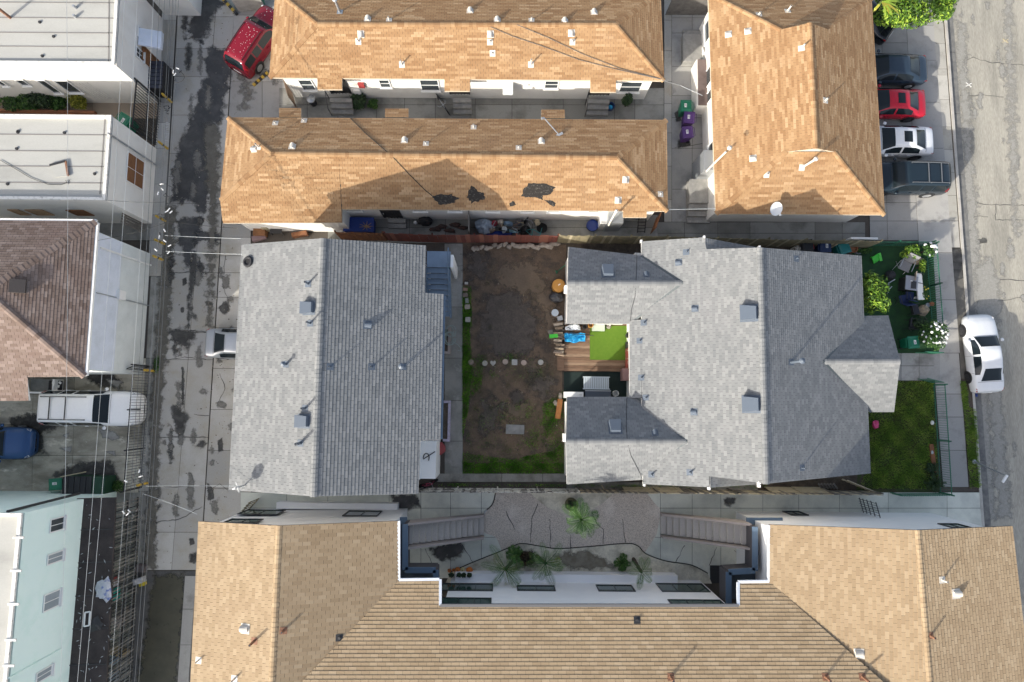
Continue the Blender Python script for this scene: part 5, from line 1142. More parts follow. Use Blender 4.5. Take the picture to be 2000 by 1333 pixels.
        for xx in (mid - .13, mid + .08):
            r = ring(xx); MB().box(xx * L - .09, xx * L + .09, min(sg * r[6][0], sg * (r[6][0] + .03)), max(sg * r[6][0], sg * (r[6][0] + .03)), r[6][1] + .02, r[6][1] + .05).build('handle', paint, t)
        b = MB(); 
        for xx in (mid, side[1] + .03, side[0] + .02):
            r = ring(xx); b.tube([Vector((xx * L, sg * (r[k][0] + .002), r[k][1])) for k in (5, 6, 7, 8)], .006, 4)
        b.build('door_gap', m_trim, t)
    MB().box(-L / 2 - .01, -L / 2 + .02, -.26, .26, .5 * hs, .64 * hs).build('number_plate', m_white, t); MB().box(L / 2 - .03, L / 2 + .012, -.24, .24, .38, .46).build('grille', m_trim, t)
    for xx, cc in ((front_glass[0] + .01, 1), (rear_glass[0] - .012, 1)):
        r = ring(xx); b = MB(); b.tube([Vector((xx * L, y * 1.0, z + .004)) for y, z in [(-q[0], q[1]) for q in r[3:0:-1]] + r[0:4]], .009, 4); b.build('panel_gap', m_trim, t)
    if rails:
        for sg in (1, -1):
            xa, xb = -.40, .05; pts = [Vector((x * L, sg * ring(x)[2][0], ring(x)[2][1] + .055)) for x in [xa + (xb - xa) * i / 6 for i in range(7)]]
            b = MB(); b.tube(pts, .022, 5)
            for p in (pts[0], pts[3], pts[-1]): b.bar(p - Vector((0, 0, .07)), p, .05)
            b.build('roof_rail', rails if rails is not True else m_trim, t)
        for i in range(cross):
            x = -.30 + .16 * i; r = ring(x); MB().bar(Vector((x * L, -r[2][0], r[2][1] + .08)), Vector((x * L, r[2][0], r[2][1] + .08)), .05, .025).build('cross_bar', rails if rails is not True else m_trim, t)
    if specks:
        r_ = random.Random(8); b = MB()
        for i in range(specks):
            x = r_.uniform(-.42, .46); r = ring(x); y = r_.uniform(-.8, .8) * r[2][0]; z = r[1][1] + .012; s_ = r_.uniform(.008, .025); b.add([(x * L + s_, y, z), (x * L, y + s_, z), (x * L - s_, y, z), (x * L, y - s_, z)], [(0, 1, 2, 3)])
        tag(b.build('droppings', m_white, t), kind='stuff')
    if cover: cover(t, ring, L)
    return t
def paint(n, c, rough=.25, metal=.0): return mat('paint_' + n, c, rough=rough, metal=metal, coat=.35, spec=.35, fine=.03, bump=0, obj=True, s2=6)
def park(t, px, py, z, rz, ref, L):
    """ref: 'c' centre, 'f' front end, 'r' rear end lies at that pixel (at height z)"""
    p = W(px, py, z); d = Vector((math.cos(rz), math.sin(rz), 0)) * L / 2
    p = p if ref == 'c' else p - d if ref == 'f' else p + d
    t.location = (p.x, p.y, 0.012); t.rotation_euler = (0, 0, rz); return t
RD = math.radians; GRP = 'cars parked nose in beside the orange house'
p_mar, p_wh, p_sil, p_blu = paint('maroon', (.20, .008, .02)), paint('white', (.70, .72, .74)), paint('silver', (.42, .44, .46), .3, .5), paint('blue', (.03, .085, .22), .3, .3)
p_dbl, p_red, p_blk, p_dgr = paint('midnight_blue', (.022, .038, .06), .22), paint('red', (.42, .012, .03)), paint('black', (.012, .014, .018), .2), paint('dark_blue_grey', (.012, .022, .032), .25)
park(car('parked_suv', 'maroon SUV with speckled roof tucked under the top orange eave', 4.5, 1.82, SUV, p_mar, rails=True, rear_glass=(-.485, -.435), front_glass=(.225, .125), side=(-.42, .17), specks=70, cat='suv'), 492, 64, 1.5, RD(60), 'c', 4.5)
park(car('parked_car', 'silver sedan half under the grey roof at the alley', 4.6, 1.76, SED, p_sil), 400, 670, .75, RD(-1), 'r', 4.6)
park(car('parked_suv', 'long white SUV with roof rack behind the black lot gate', 5.55, 2.02, SUV, paint('bright_white', (.9, .9, .9)), hs=1.07, rails=True, cross=2, rear_glass=(-.485, -.435), front_glass=(.225, .115), side=(-.42, .17), cat='suv'), 277, 799, .7, RD(0), 'f', 5.55)
park(car('parked_car', 'blue car with only its bonnet in view in the stained lot', 4.6, 1.84, SED, p_blu), 66, 866, .6, RD(0), 'f', 4.6)
park(car('parked_car', 'black car with just its tail showing below the leafy tree', 4.5, 1.78, SED, p_blk), 1742, 66, .7, RD(145), 'r', 4.5)
park(car('parked_car', 'dark blue grey sedan without sunroof beside the red coupe', 4.75, 1.82, SED, p_dbl, group=GRP), 1811, 136, .75, RD(180), 'r', 4.75)
park(car('parked_car', 'red coupe with dark sunroof between two sedans', 4.5, 1.76, SED, p_red, sunroof=(-.13, -.03), rim=m_rimd, group=GRP), 1808, 203, .75, RD(180), 'r', 4.5)
park(car('parked_car', 'white sedan with dark sunroof beside the black SUV', 4.7, 1.82, SED, p_wh, sunroof=(-.14, -.03), rim=m_rimd, group=GRP), 1823, 277, .75, RD(180), 'r', 4.7)
park(car('parked_suv', 'black SUV with ribbed roof and silver roof rails', 4.85, 1.92, SUV, p_dgr, rails=mat('satin_rail', (.22, .23, .24), rough=.4, metal=.5), cross=2, rear_glass=(-.485, -.435), front_glass=(.225, .125), side=(-.42, .17), group=GRP, cat='suv'), 1851, 348, .9, RD(180), 'r', 4.85)
c_ = car('parked_car', 'white sedan parked at the kerb in the street', 4.7, 1.82, SED, p_wh, rim=m_rimd); p = W(1923, 690, .6); c_.location = (p.x, p.y, -.168); c_.rotation_euler = (0, 0, RD(94))
# ================================================================== fences and gates
m_red = mat('red_stained_wood', (.20, .055, .035), rough=.85, col2=(.14, .045, .035), s1=4, fine=.2, s2=30)
m_redd = mat('dark_red_wood', (.15, .05, .035), rough=.85, fine=.2, s2=30); m_redp = mat('faded_red_wood', (.26, .10, .065), rough=.85, fine=.2, s2=30)
m_redb = mat('orange_stained_wood', (.26, .11, .045), rough=.85, col2=(.17, .07, .035), s1=4, fine=.2, s2=30)
m_olive = mat('weathered_olive_wood', (.27, .23, .14), rough=.9, col2=(.17, .15, .09), s1=3, fine=.2, s2=30)
m_paleo = mat('pale_wood', (.46, .40, .27), rough=.9, col2=(.36, .31, .2), s1=3, fine=.2, s2=30)
m_greenm = mat('green_metal', (.035, .16, .095), rough=.5, fine=.1)
m_blackm = mat('black_iron', (.022, .022, .024), rough=.6, fine=.1)
m_brownm = mat('brown_slat', (.23, .155, .105), rough=.8, fine=.2)
m_peel = mat('peeling_white_board', (.62, .60, .54), rough=.9, col2=(.12, .10, .08), s1=4, lo=.5, hi=.6, fine=.2, s2=30)
m_creamb = mat('cream_board', (.50, .45, .33), rough=.9, col2=(.36, .31, .22), s1=3, lo=.45, hi=.7, fine=.15)
m_greyw = mat('grey_wood', (.20, .185, .165), rough=.9, col2=(.13, .12, .11), s1=4, fine=.2)
def fence(label, base, h, pitch, bw, bt, m, name='board', cat='fence', rails=(), mr=None, posts=0, z0=.03, jit=0, mats=None, group=None, fname='fence', skip=None, keep=300, pr=.035, lean=0):
    """upright boards or bars along a base line drawn in the photograph; every board is its own part"""
    P = [W(x, y, 0) for x, y in base]; t = thing(fname, label, cat, P[0], group); cache = {}; r_ = random.Random(len(base) * 31 + int(base[0][0]))
    for a, b_ in zip(P, P[1:]):
        d = b_ - a; L = d.length; d.normalize(); n = max(1, round(L / pitch)); ang = math.atan2(d.y, d.x); nrm = Vector((-d.y, d.x, 0))
        for i in range(n):
            if skip and skip(i / n): continue
            hh = h * (1 + r_.uniform(-jit, jit)); c = a + d * (L * (i + .5) / n) + nrm * r_.uniform(-jit, jit) * .12
            mm = mats(i / n, r_) if mats else m; key = (mm.name, round(hh * 20))
            if key not in cache: cache[key] = MB().box(-bw / 2, bw / 2, -bt / 2, bt / 2, 0, hh - z0).mesh(name, mm)
            o = bpy.data.objects.new(name, cache[key]); COL.objects.link(o); o.parent = t; o.location = c + Vector((0, 0, z0)) - P[0]; o.rotation_euler = (lean + r_.uniform(-jit, jit) * .15, r_.uniform(-jit, jit) * .25, ang)
        for z in rails: MB().bar(a + Vector((0, 0, z)) + nrm * (bt * .5 + .012), b_ + Vector((0, 0, z)) + nrm * (bt * .5 + .012), .035 if bt < .03 else .05, .04 if bt < .03 else .09).build('rail', mr or m, t)
        if posts:
            k = max(1, round(L / posts))
            for i in range(k + 1): c = a + d * (L * i / k) + nrm * (bt + .05); MB().bar(c, c + Vector((0, 0, h + .04)), pr * 2, pr * 2, (1, 0, 0)).build('post', mr or m, t)
    return t
fence('short orange brown board fence behind the second orange row', [(668, 469), (757, 471)], 1.75, .22, .21, .025, m_redb, jit=.03, rails=(.4, 1.5), posts=2.6)
fence('red board fence above the log pile and bare yard', [(760, 471), (850, 474), (1086, 475)], 1.75, .27, .262, .025, m_red, jit=.04, rails=(.4, 1.5), posts=2.4, mats=lambda f, r_: (m_red, m_red, m_redd, m_redp)[r_.randrange(4)])
fence('olive grey board fence beside the shaded side path', [(1088, 475), (1290, 477), (1480, 482), (1690, 486)], 1.75, .155, .146, .022, m_olive, jit=.04, rails=(.4, 1.5), posts=2.4, mats=lambda f, r_: m_paleo if r_.random() < .22 else m_olive)
fence('peeling white board fence topped with scallops along the apartment paving', [(818, 953), (1125, 955)], 1.75, .16, .15, .024, m_peel, jit=.05, rails=(.35, 1.4), mr=m_peel, posts=2.6, mats=lambda f, r_: m_peel if r_.random() < .7 else m_greyw)
fence('cream and grey board fence behind the grey house', [(1126, 955), (1420, 957), (1690, 959)], 1.75, .16, .15, .024, m_creamb, jit=.05, rails=(.35, 1.4), mr=m_greyw, posts=2.4, mats=lambda f, r_: m_creamb if r_.random() < .6 else m_greyw)
t = fence('leaning cream picket gate at the end of the cream fence', [(1640, 936), (1702, 962)], 1.1, .3, .12, .03, m_creamb, name='picket', cat='gate', fname='gate', rails=(.3, .85), mr=m_creamb)
t = thing('wooden_pallet', 'grey slatted pallet leaning by the cream picket gate', 'pallet', W(1612, 950))
for i in range(6): a, b_ = W(1598 + i * 6, 945, .9), W(1606 + i * 6, 955, .15); MB().bar(a, b_, .1, .025).build('slat', m_greyw, t)
for f in (.15, .85): a = W(1598, 945, .9).lerp(W(1606, 955, .15), f); b_ = W(1628, 945, .9).lerp(W(1636, 955, .15), f); MB().bar(a - Vector((0, .0, .05)), b_ - Vector((0, 0, .05)), .06, .06).build('bearer', m_greyw, t)
GB = 'panels stacked along the cream fence'
for i, (x, w, m) in enumerate(((1215, 62, m_creamb), (1275, 50, m_creamb), (1492, 52, m_creamb), (1545, 60, m_creamb))):
    b = MB(); a, c = W(x, 952, 0), W(x + w, 953, 0); b.add([a, c, c + Vector((0, -.15, 1.2)), a + Vector((0, -.15, 1.2)), a + Vector((0, .04, 0)), c + Vector((0, .04, 0)), c + Vector((0, -.11, 1.2)), a + Vector((0, -.11, 1.2))], MB.BF)
    tag(b.build('board_panel', m, loc=a), ('cream panel leaning on the fence below the grey eave', 'cream panel leaning on the fence beside the loose laths', 'tan cream panel leaning on the fence near the pallet', 'wider cream panel leaning on the fence beside the pallet')[i], 'panel', GB)
for i, (x0, y0, x1, y1) in enumerate(((1262, 948, 1275, 964), (1281, 948, 1296, 964), (1313, 948, 1328, 963), (1175, 948, 1183, 962))):
    a, c = W(x0, y0, .9), W(x1, y1, .3); tag(MB().bar(a, c, .06, .03).build('lath', m_paleo, loc=a), 'loose pale lath leaning across the narrow gap behind the grey house', 'lath', 'laths in the gap')
# green railings round the front yard
fence('green metal railing in front of the turf yard', [(1806, 482), (1812, 560), (1820, 664)], 1.15, .135, .02, .02, m_greenm, name='picket', rails=(.12, 1.05), posts=2.4)
fence('green metal railing on the driveway side of the turf yard', [(1672, 481), (1806, 481)], 1.0, .125, .02, .02, m_greenm, name='picket', rails=(.12, .92), posts=2.2)
fence('green metal railing in front of the lawn', [(1821, 752), (1828, 860), (1834, 963)], 1.15, .135, .02, .02, m_greenm, name='picket', rails=(.12, 1.05), posts=2.6)
fence('green metal railing along the far side of the lawn', [(1740, 965), (1834, 964)], 1.0, .135, .02, .02, m_greenm, name='picket', rails=(.12, .92), posts=2.6)
fence('open green gate by the walk to the lawn', [(1790, 741), (1822, 749)], 1.05, .12, .02, .02, m_greenm, name='picket', cat='gate', fname='gate', rails=(.12, .98))
fence('open green gate under the white flowered rose', [(1786, 690), (1822, 692)], 1.05, .12, .02, .02, m_greenm, name='picket', cat='gate', fname='gate', rails=(.12, .98))
# black iron along the alley
fence('tall black iron gate between the two white flat roofed houses', [(307, 283), (315, 197)], 2.7, .16, .03, .03, m_blackm, name='bar', cat='gate', fname='gate', rails=(.2, 1.3, 2.6), posts=2.6)
fence('long black iron gate across the stained lot', [(279, 952), (290, 800), (297, 716)], 1.95, .155, .025, .025, m_blackm, name='bar', cat='gate', fname='gate', rails=(.2, 1.85), posts=2.9)
fence('short black iron return at the end of the lot gate', [(262, 732), (297, 716)], 1.7, .16, .025, .025, m_blackm, name='bar', fname='railing', cat='railing', rails=(.2, 1.6))
fence('dark slatted enclosure fence beside the black lean to roof', [(258, 1340), (267, 1150), (274, 970)], 2.4, .19, .06, .03, m_brownm, name='slat', rails=(.2, 1.2, 2.3), mr=m_blackm, mats=lambda f, r_: m_greyw if r_.random() < .55 else m_blackm)
fence('brown slatted gate at the alley end of the row passage', [(580, 213), (566, 165)], 1.7, .12, .07, .025, m_brownm, name='slat', cat='gate', fname='gate', rails=(.3, 1.4))
fence('pale slatted gate beside the white apartment wall', [(508, 972), (484, 1000)], 1.6, .17, .05, .03, m_olive, name='slat', cat='gate', fname='gate', rails=(.3, 1.4))
fence('grey corrugated slat gate below the boarded white house', [(278, 455), (284, 420)], 2.2, .16, .13, .03, m_greyw, name='slat', cat='gate', fname='gate', rails=(.3, 1.8))
fence('black mesh gate at the street end of the apartment paving', [(1675, 972), (1684, 1004)], 1.9, .14, .02, .02, m_blackm, name='bar', cat='gate', fname='gate', rails=(.15, .5, .9, 1.3, 1.8))
fence('short rust red gate under the small porch roof of the second orange row', [(1270, 458), (1281, 428)], 1.5, .13, .12, .025, m_redb, name='board', cat='gate', fname='gate', rails=(.3, 1.2))
fence('dark board fence across the top of the bin yard', [(1299, 30), (1385, 30)], 1.9, .15, .145, .025, m_greyw, jit=.03, rails=(.4, 1.5), mr=m_blackm)
# low wall by the side path and its white board
MB().box(W(1640, 470).x, W(1690, 470).x, W(1640, 478).y, W(1640, 474).y, 0, 1.3).build('board', m_white, thing('sign_board', 'blank white board fixed to the fence by the turf yard', 'board', W(1660, 476)))
# bollards
for i, (x, y, l) in enumerate(((335, 200, 'yellow bollard by the tall black iron gate'), (328, 291, 'yellow bollard at the corner of the boarded white house'), (323, 432, 'yellow bollard beside the wooden slat gate of the boarded house'), (321, 477, 'yellow bollard at the upper corner of the pale blue wall'), (318, 508, 'yellow bollard below the downpipe of the pale blue wall'), (301, 725, 'yellow bollard at the top of the lot gate'), (288, 1197 - 253 - 0, 'yellow bollard at the foot of the lot gate'))):
    p = W(x, y); t = thing('bollard', l, 'bollard', p, 'yellow bollards along the alley')
    MB().lathe(p, [(.07, 0), (.07, 1.05), (.05, 1.1), (0, 1.12)], 12).build('post', mat('yellow_paint', (.62, .40, .04), rough=.6, col2=(.45, .3, .06), s1=5), t); MB().lathe(p + Vector((0, 0, .55)), [(.072, 0), (.072, .12)], 12).build('band', m_dark, t)
# overhead wires
WG = 'overhead wires along the alley'
def span(pts, z0, r, m, label, sag=.25):
    P = [W(x, y, z0) for x, y in pts]; out = []
    for i in range(13): f = i / 12; p = P[0].lerp(P[1], f); p.z -= sag * 4 * f * (1 - f); out.append(p)
    return wire('overhead_wire', label, out, r, m, group=WG)
LT = 'pale thin overhead wire hanging over the white roofs and alley walls'; LD = 'dark overhead wire of the bundle along the alley edge'
for (a, b_, z) in (((269, -10), (165, 1345), 8.4), ((244, -10), (150, 1345), 8.4), ((300, -10), (215, 1345), 8.2), ((130, -10), (118, 1345), 8.0)): span((a, b_), z, .008, m_wirel, LT)
for (a, b_, z) in (((344, -10), (262, 1345), 6.6), ((349, -10), (270, 1345), 6.4), ((332, -10), (252, 1345), 6.8), ((338, -10), (243, 1345), 7.0), ((322, -10), (232, 1345), 7.2), ((312, -10), (226, 1345), 7.3)): span((a, b_), z, .010, m_wired, LD)
for (a, b_, z) in (((322, 460), (470, 466), 6.3), ((323, 491), (473, 497), 6.3), ((285, 950), (478, 950), 6.3), ((280, 965), (385, 1005), 6.2)): span((a, b_), z, .009, m_wirel, 'pale service wire crossing the alley to a roof', .1)
for (a, b_, z) in (((322, 395), (205, 391), 5.2), ((325, 435), (191, 470), 5.8), ((325, 432), (462, 446), 6.2)): span((a, b_), z, .010, m_cable, 'dark service wire from the alley bundle to a building corner', .2)
m_ins = mat('white_insulator', (.65, .66, .66), rough=.3, fine=0, bump=0)
for i, (x, y, l) in enumerate(((342, 148, 'wire connectors over the alley beside the first white house'), (322, 372, 'wire connectors over the alley level with the boarded window'), (321, 418, 'wire connectors with looping tails beside the slat gate'), (321, 462, 'wire connectors where a service wire leaves beside the blue wall'), (322, 490, 'lowest wire connectors beside the blue wall'), (263, 935, 'wire connectors over the lot gate corner'), (258, 1008, 'wire connectors over the slatted enclosure'))):
    p = W(x, y, 6.6); t = thing('wire_connector', l, 'wire connector', p); r_ = random.Random(i)
    for k in range(5):
        q = p + Vector((r_.uniform(-.35, .3), r_.uniform(-.3, .3), r_.uniform(-.1, .15))); a = r_.uniform(0, 3)
        MB().tube([q, q + Vector((.17 * math.cos(a), .17 * math.sin(a), 0))], .03, 6).build('insulator', m_ins if k % 3 else m_dark, t)
    b = MB(); b.tube([p + Vector((.1 + .3 * math.sin(k * .55), .1 - .25 * k * .12 + .18 * math.cos(k * .55), -.1 - .02 * k)) for k in range(11)], .012, 5); b.build('loop', m_cable, t)
# graffiti strokes on the alley edge
m_graf = mat('black_spray_paint', (.03, .03, .035), rough=.7); m_grafw = mat('white_spray_paint', (.6, .6, .6), rough=.7)
def scrawl(strokes, ox, oy, s, m, z=.0265, w=.05):
    for st in strokes: crack(edge, [(ox + x * s, oy + y * s) for x, y in st], z, w, m=m, name='graffiti')
scrawl([[(6, 0), (1, 1), (1, 5), (6, 7)], [(8, 0), (12, 3), (8, 6)], [(2, 9), (9, 9), (5, 14), (10, 16)]], 320, 207, 1.0, m_graf)
scrawl([[(0, 0), (7, 0)], [(0, 0), (0, 5)], [(0, 3), (7, 4)], [(0, 8), (7, 8), (0, 11)], [(7, 14), (0, 15), (7, 17), (0, 19)], [(0, 22), (7, 22), (7, 26), (0, 26)], [(7, 29), (4, 31), (0, 29)], [(0, 34), (7, 36)]], 322, 240, 1.0, m_grafw, w=.035)
# street lamp at the kerb
p = W(1902, 902); t = thing('street_lamp', 'slim leaning pole with white lamp head over the kerb', 'street lamp', p)
top = W(1966, 930, 2.9); MB().tube([p, top], [.06, .04], 8).build('pole', m_galv, t); d = (top - p); d.z = 0; d.normalize()
M = Matrix.Translation(top) @ Matrix.Rotation(math.atan2(d.y, d.x), 4, 'Z'); MB().box(-.05, .42, -.06, .06, -.04, .04, M=M).build('lamp_head', m_white, t); MB().cyl(p, .13, .08, 10).build('base_plate', m_galv, t)
# ================================================================== plants
def leafmat(n, ramp): return mat('leaves_' + n, None, ramp=ramp, rough=.55, fine=.15, s2=20, bump=0, spec=.3)
lf_bright = leafmat('bright', [(.03, .07, .008), (.075, .16, .014), (.15, .26, .022), (.28, .38, .045)])
lf_mid = leafmat('mid', [(.018, .05, .012), (.035, .09, .018), (.06, .14, .025), (.10, .19, .035)])
lf_dark = leafmat('dark', [(.012, .028, .012), (.02, .045, .016), (.035, .07, .022), (.055, .10, .035)])
lf_yel = leafmat('yellow_green', [(.09, .10, .01), (.16, .17, .015), (.25, .24, .025), (.36, .33, .05)])
lf_palm = leafmat('palm', [(.02, .06, .02), (.045, .12, .03), (.09, .19, .04), (.18, .27, .06)])
lf_grey = leafmat('grey_green', [(.10, .13, .10), (.16, .20, .15), (.24, .28, .22), (.32, .36, .28)])
m_bark = mat('bark', (.09, .065, .045), rough=.95, col2=(.05, .035, .025), s1=8, fine=.2, s2=40, bump=.6)
m_clay = mat('terracotta', (.36, .15, .075), rough=.8, fine=.1)
def leaf_cloud(b, c, R, n, size, r_, up=.5, shell=.35, long=1.6):
    for _ in range(n):
        while True:
            v = Vector((r_.uniform(-1, 1), r_.uniform(-1, 1), r_.uniform(-1, 1)))
            if shell < v.length < 1: break
        p = c + Vector((v.x * R[0], v.y * R[1], v.z * R[2])); n_ = (v + Vector((0, 0, up)) + Vector((r_.uniform(-.7, .7), r_.uniform(-.7, .7), r_.uniform(-.4, .4)))).normalized()
        a = n_.orthogonal().normalized(); a = Matrix.Rotation(r_.uniform(0, 6.28), 3, n_) @ a; q = n_.cross(a); s = size * r_.uniform(.6, 1.3); L = s * long
        b.add([p - a * L * .5, p + q * s * .32 + n_ * s * .08, p + a * L * .5 - n_ * s * .1, p - q * s * .32 + n_ * s * .08], [(0, 1, 2, 3)], min(1, max(0, r_.random() ** 1.7)))
def shrub(name, label, px, py, z, R, n, size, m, cat='shrub', h0=.0, clumps=5, flowers=None, trunk=True, group=None, spread=.55, seed=0, long=1.6):
    zc = h0 + R[2]; p = W(px, py, zc); p.z = z; t = thing(name, label, cat, p, group); r_ = random.Random(seed + int(px * 7 + py)); b = MB()
    for k in range(clumps):
        a = 6.28 * k / clumps + r_.uniform(-.5, .5); f = spread if k else 0
        c = p + Vector((math.cos(a) * R[0] * f, math.sin(a) * R[1] * f, h0 + R[2] * (1 + r_.uniform(-.25, .35) * (k > 0)))); s = r_.uniform(.5, .7) if k else .72
        leaf_cloud(b, c, (R[0] * s, R[1] * s, R[2] * s), n // clumps, size, r_, long=long)
    tag(b.build('foliage', m, t), kind='stuff')
    if trunk:
        b = MB(); b.tube([p, p + Vector((.03, .02, (h0 + R[2]) * .6)), p + Vector((-.02, .04, h0 + R[2]))], [.06, .045, .03], 6)
        for k in range(4): a = k * 1.6; b.tube([p + Vector((0, 0, (h0 + R[2]) * .5)), p + Vector((math.cos(a) * R[0] * .5, math.sin(a) * R[1] * .5, h0 + R[2] * 1.1))], [.03, .012], 5)
        b.build('stem', m_bark, t)
    if flowers:
        mf, nf, sf = flowers; cm = MB().lathe((0, 0, 0), [(0, 0), (sf * .6, .01), (sf, .03), (sf * .55, .045), (0, .05)], 7).mesh('flower', mf)
        for k in range(nf):
            a, e = r_.uniform(0, 6.28), r_.uniform(.15, 1.3); v = Vector((math.cos(a) * math.cos(e) * R[0] * 1.02, math.sin(a) * math.cos(e) * R[1] * 1.02, h0 + R[2] * (1 + math.sin(e) * .8)))
            o = bpy.data.objects.new('flower', cm); COL.objects.link(o); o.parent = t; o.location = v; o.rotation_euler = (r_.uniform(-.8, .8), r_.uniform(-.8, .8), 0)
    return t
def frond_mesh(L, droop, m, r_, wl=.3, n=20, tw=.014):
    b = MB(); pts = []
    for i in range(9): f = i / 8; pts.append(Vector((L * f * (1 - .18 * f * f), 0, L * (.42 * f - droop * f * f))))
    b.tube(pts, [.022 - .002 * i for i in range(9)], 4, tint=.35)
    for i in range(n):
        f = .14 + .86 * i / (n - 1); k = min(7, int(f * 8)); p = pts[k].lerp(pts[k + 1], f * 8 - k); d = (pts[k + 1] - pts[k]).normalized(); l = wl * math.sin(math.pi * min(1, .18 + .78 * f)) + .06
        for sg in (1, -1):
            q = (Vector((0, sg, 0)) * .8 + d * .62 + Vector((0, 0, .12))).normalized(); w = d * tw; e = p + q * l + Vector((0, 0, -.1 * l))
            b.add([p - w, p + q * l * .5 + w * .9, e, p + q * l * .5 - w * .9], [(0, 1, 2, 3)], min(1, max(0, r_.uniform(.15, .95))))
    return b.mesh('frond', m)
def palm(label, px, py, trunk_h, L, nf, m=lf_palm, seed=0, droop=.55, lean=(0, 0), z=0, wl=.3, tr=.11, old=0, name='palm_tree', cat='palm'):
    p = W(px, py, z); t = thing(name, label, cat, p); r_ = random.Random(seed + 5); top = p + Vector((lean[0], lean[1], trunk_h))
    if trunk_h > .1:
        b = MB(); k = 8; b.tube([p.lerp(top, i / k) for i in range(k + 1)], [tr * (1.15 if i % 2 else .95) * (1 - .25 * i / k) for i in range(k + 1)], 9); b.build('trunk', m_bark, t)
    ms = [frond_mesh(L * s, droop + dd, m, r_, wl) for s, dd in ((1, 0), (.9, .12), (.8, -.15))]
    mo = [frond_mesh(L * .85, droop + .25, lf_yel, r_, wl)] if old else []
    for i in range(nf):
        o = bpy.data.objects.new('frond', (mo[0] if i < old else ms[i % 3])); COL.objects.link(o); o.parent = t; o.location = top - p
        o.rotation_euler = (r_.uniform(-.35, .35), -.95 + 1.4 * (1 - i / nf) + r_.uniform(-.2, .2), i * 2.4 + r_.uniform(-.3, .3)); k = r_.uniform(.75, 1.1); o.scale = (k, k, k)
    return t
# courtyard palms
pp = W(1115, 984); t = thing('plant_pot', 'round pot of clipped brown growth by the courtyard fence', 'plant pot', pp)
MB().lathe(pp, [(.26, 0), (.36, .1), (.38, .42), (.33, .45), (.30, .40)], 18).build('pot', mat('moss_stone', (.12, .12, .06), rough=.9, col2=(.07, .06, .03), s1=9, fine=.3), t)
b = MB(); leaf_cloud(b, pp + Vector((0, 0, .42)), (.3, .3, .12), 160, .09, random.Random(3)); tag(b.build('growth', lf_dark, t), kind='stuff')
palm('feathery palm standing alone in the courtyard aggregate', 1116, 988, 3.8, 1.35, 24, lf_mid, seed=1, lean=(.1, -.1), tr=.09, wl=.3)
palm('low palm with some yellowed fronds at the courtyard bed', 1012, 1086, 1.6, 1.65, 15, seed=2, lean=(-.75, -.35), old=3, wl=.3)
palm('palm with drooping green fronds beside the dark shrub mass', 1048, 1086, 1.5, 1.5, 15, seed=3, lean=(.42, -.05), old=1, wl=.3)
palm('small dark palm tuft behind the yellowed palm', 1004, 1078, .5, .6, 12, lf_mid, seed=4)
shrub('low_shrub', 'dark brown dead shrub mass between two courtyard palms', 1030, 1090, .03, (.55, .36, .32), 800, .1, leafmat('dead', [(.02, .014, .008), (.04, .028, .015), (.06, .04, .02), (.09, .06, .03)]), seed=2)
palm('slender palm leaning over the white courtyard wall', 1237, 1092, 1.9, 1.25, 8, seed=6, lean=(.05, -.25), wl=.26)
palm('low round cycad in the right end of the courtyard bed', 1214, 1098, .2, .62, 16, lf_mid, seed=7, wl=.18, name='cycad', cat='cycad')
# front yards
shrub('garden_tree', 'bright green leafy tree against the grey roof edge in the turf yard', 1710, 572, 0, (.78, 1.25, .75), 1500, .16, lf_bright, cat='tree', h0=1.5, clumps=7, seed=1)
shrub('bush', 'yellow green bush at the driveway corner of the turf yard', 1781, 493, 0, (.55, .4, .45), 900, .12, lf_bright, h0=.5, seed=2)
shrub('rose_bush', 'rose with a few white blooms on the railing corner', 1815, 488, 0, (.45, .38, .4), 550, .1, lf_mid, h0=.6, flowers=(m_white, 9, .09), seed=3)
shrub('rose_bush', 'large rose bush covered in white blooms by the green bin', 1824, 655, 0, (.75, .8, .6), 1700, .11, lf_mid, h0=.6, clumps=7, flowers=(m_white, 42, .075), seed=4)
shrub('bush', 'dim green bush behind the rose in front of the turf yard', 1803, 632, 0, (.5, .4, .4), 800, .11, lf_dark, h0=.3, seed=5)
shrub('bush', 'narrow yellow leaved shrub along the railing below the stone', 1803, 520, 0, (.2, .38, .3), 350, .1, lf_bright, h0=.3, seed=6)
shrub('bush', 'straggly shrub with yellow leaves by the white bench end', 1806, 572, 0, (.2, .4, .3), 300, .09, lf_mid, h0=.3, flowers=(mat('yellow_petal', (.6, .5, .05), rough=.6), 6, .05), seed=7)
shrub('bush', 'low green plants in the shaded bed beside the driveway railing', 1690, 490, 0, (.55, .16, .2), 420, .1, lf_mid, h0=.1, seed=8)
palm('spiky grey green agave in the corner of the lawn', 1820, 944, .15, .75, 26, lf_dark, seed=9, wl=.05, droop=.45, name='agave', cat='agave')
shrub('bush', 'small dark bush on the lawn above the spiky agave', 1822, 915, 0, (.4, .35, .3), 420, .1, lf_dark, seed=10)
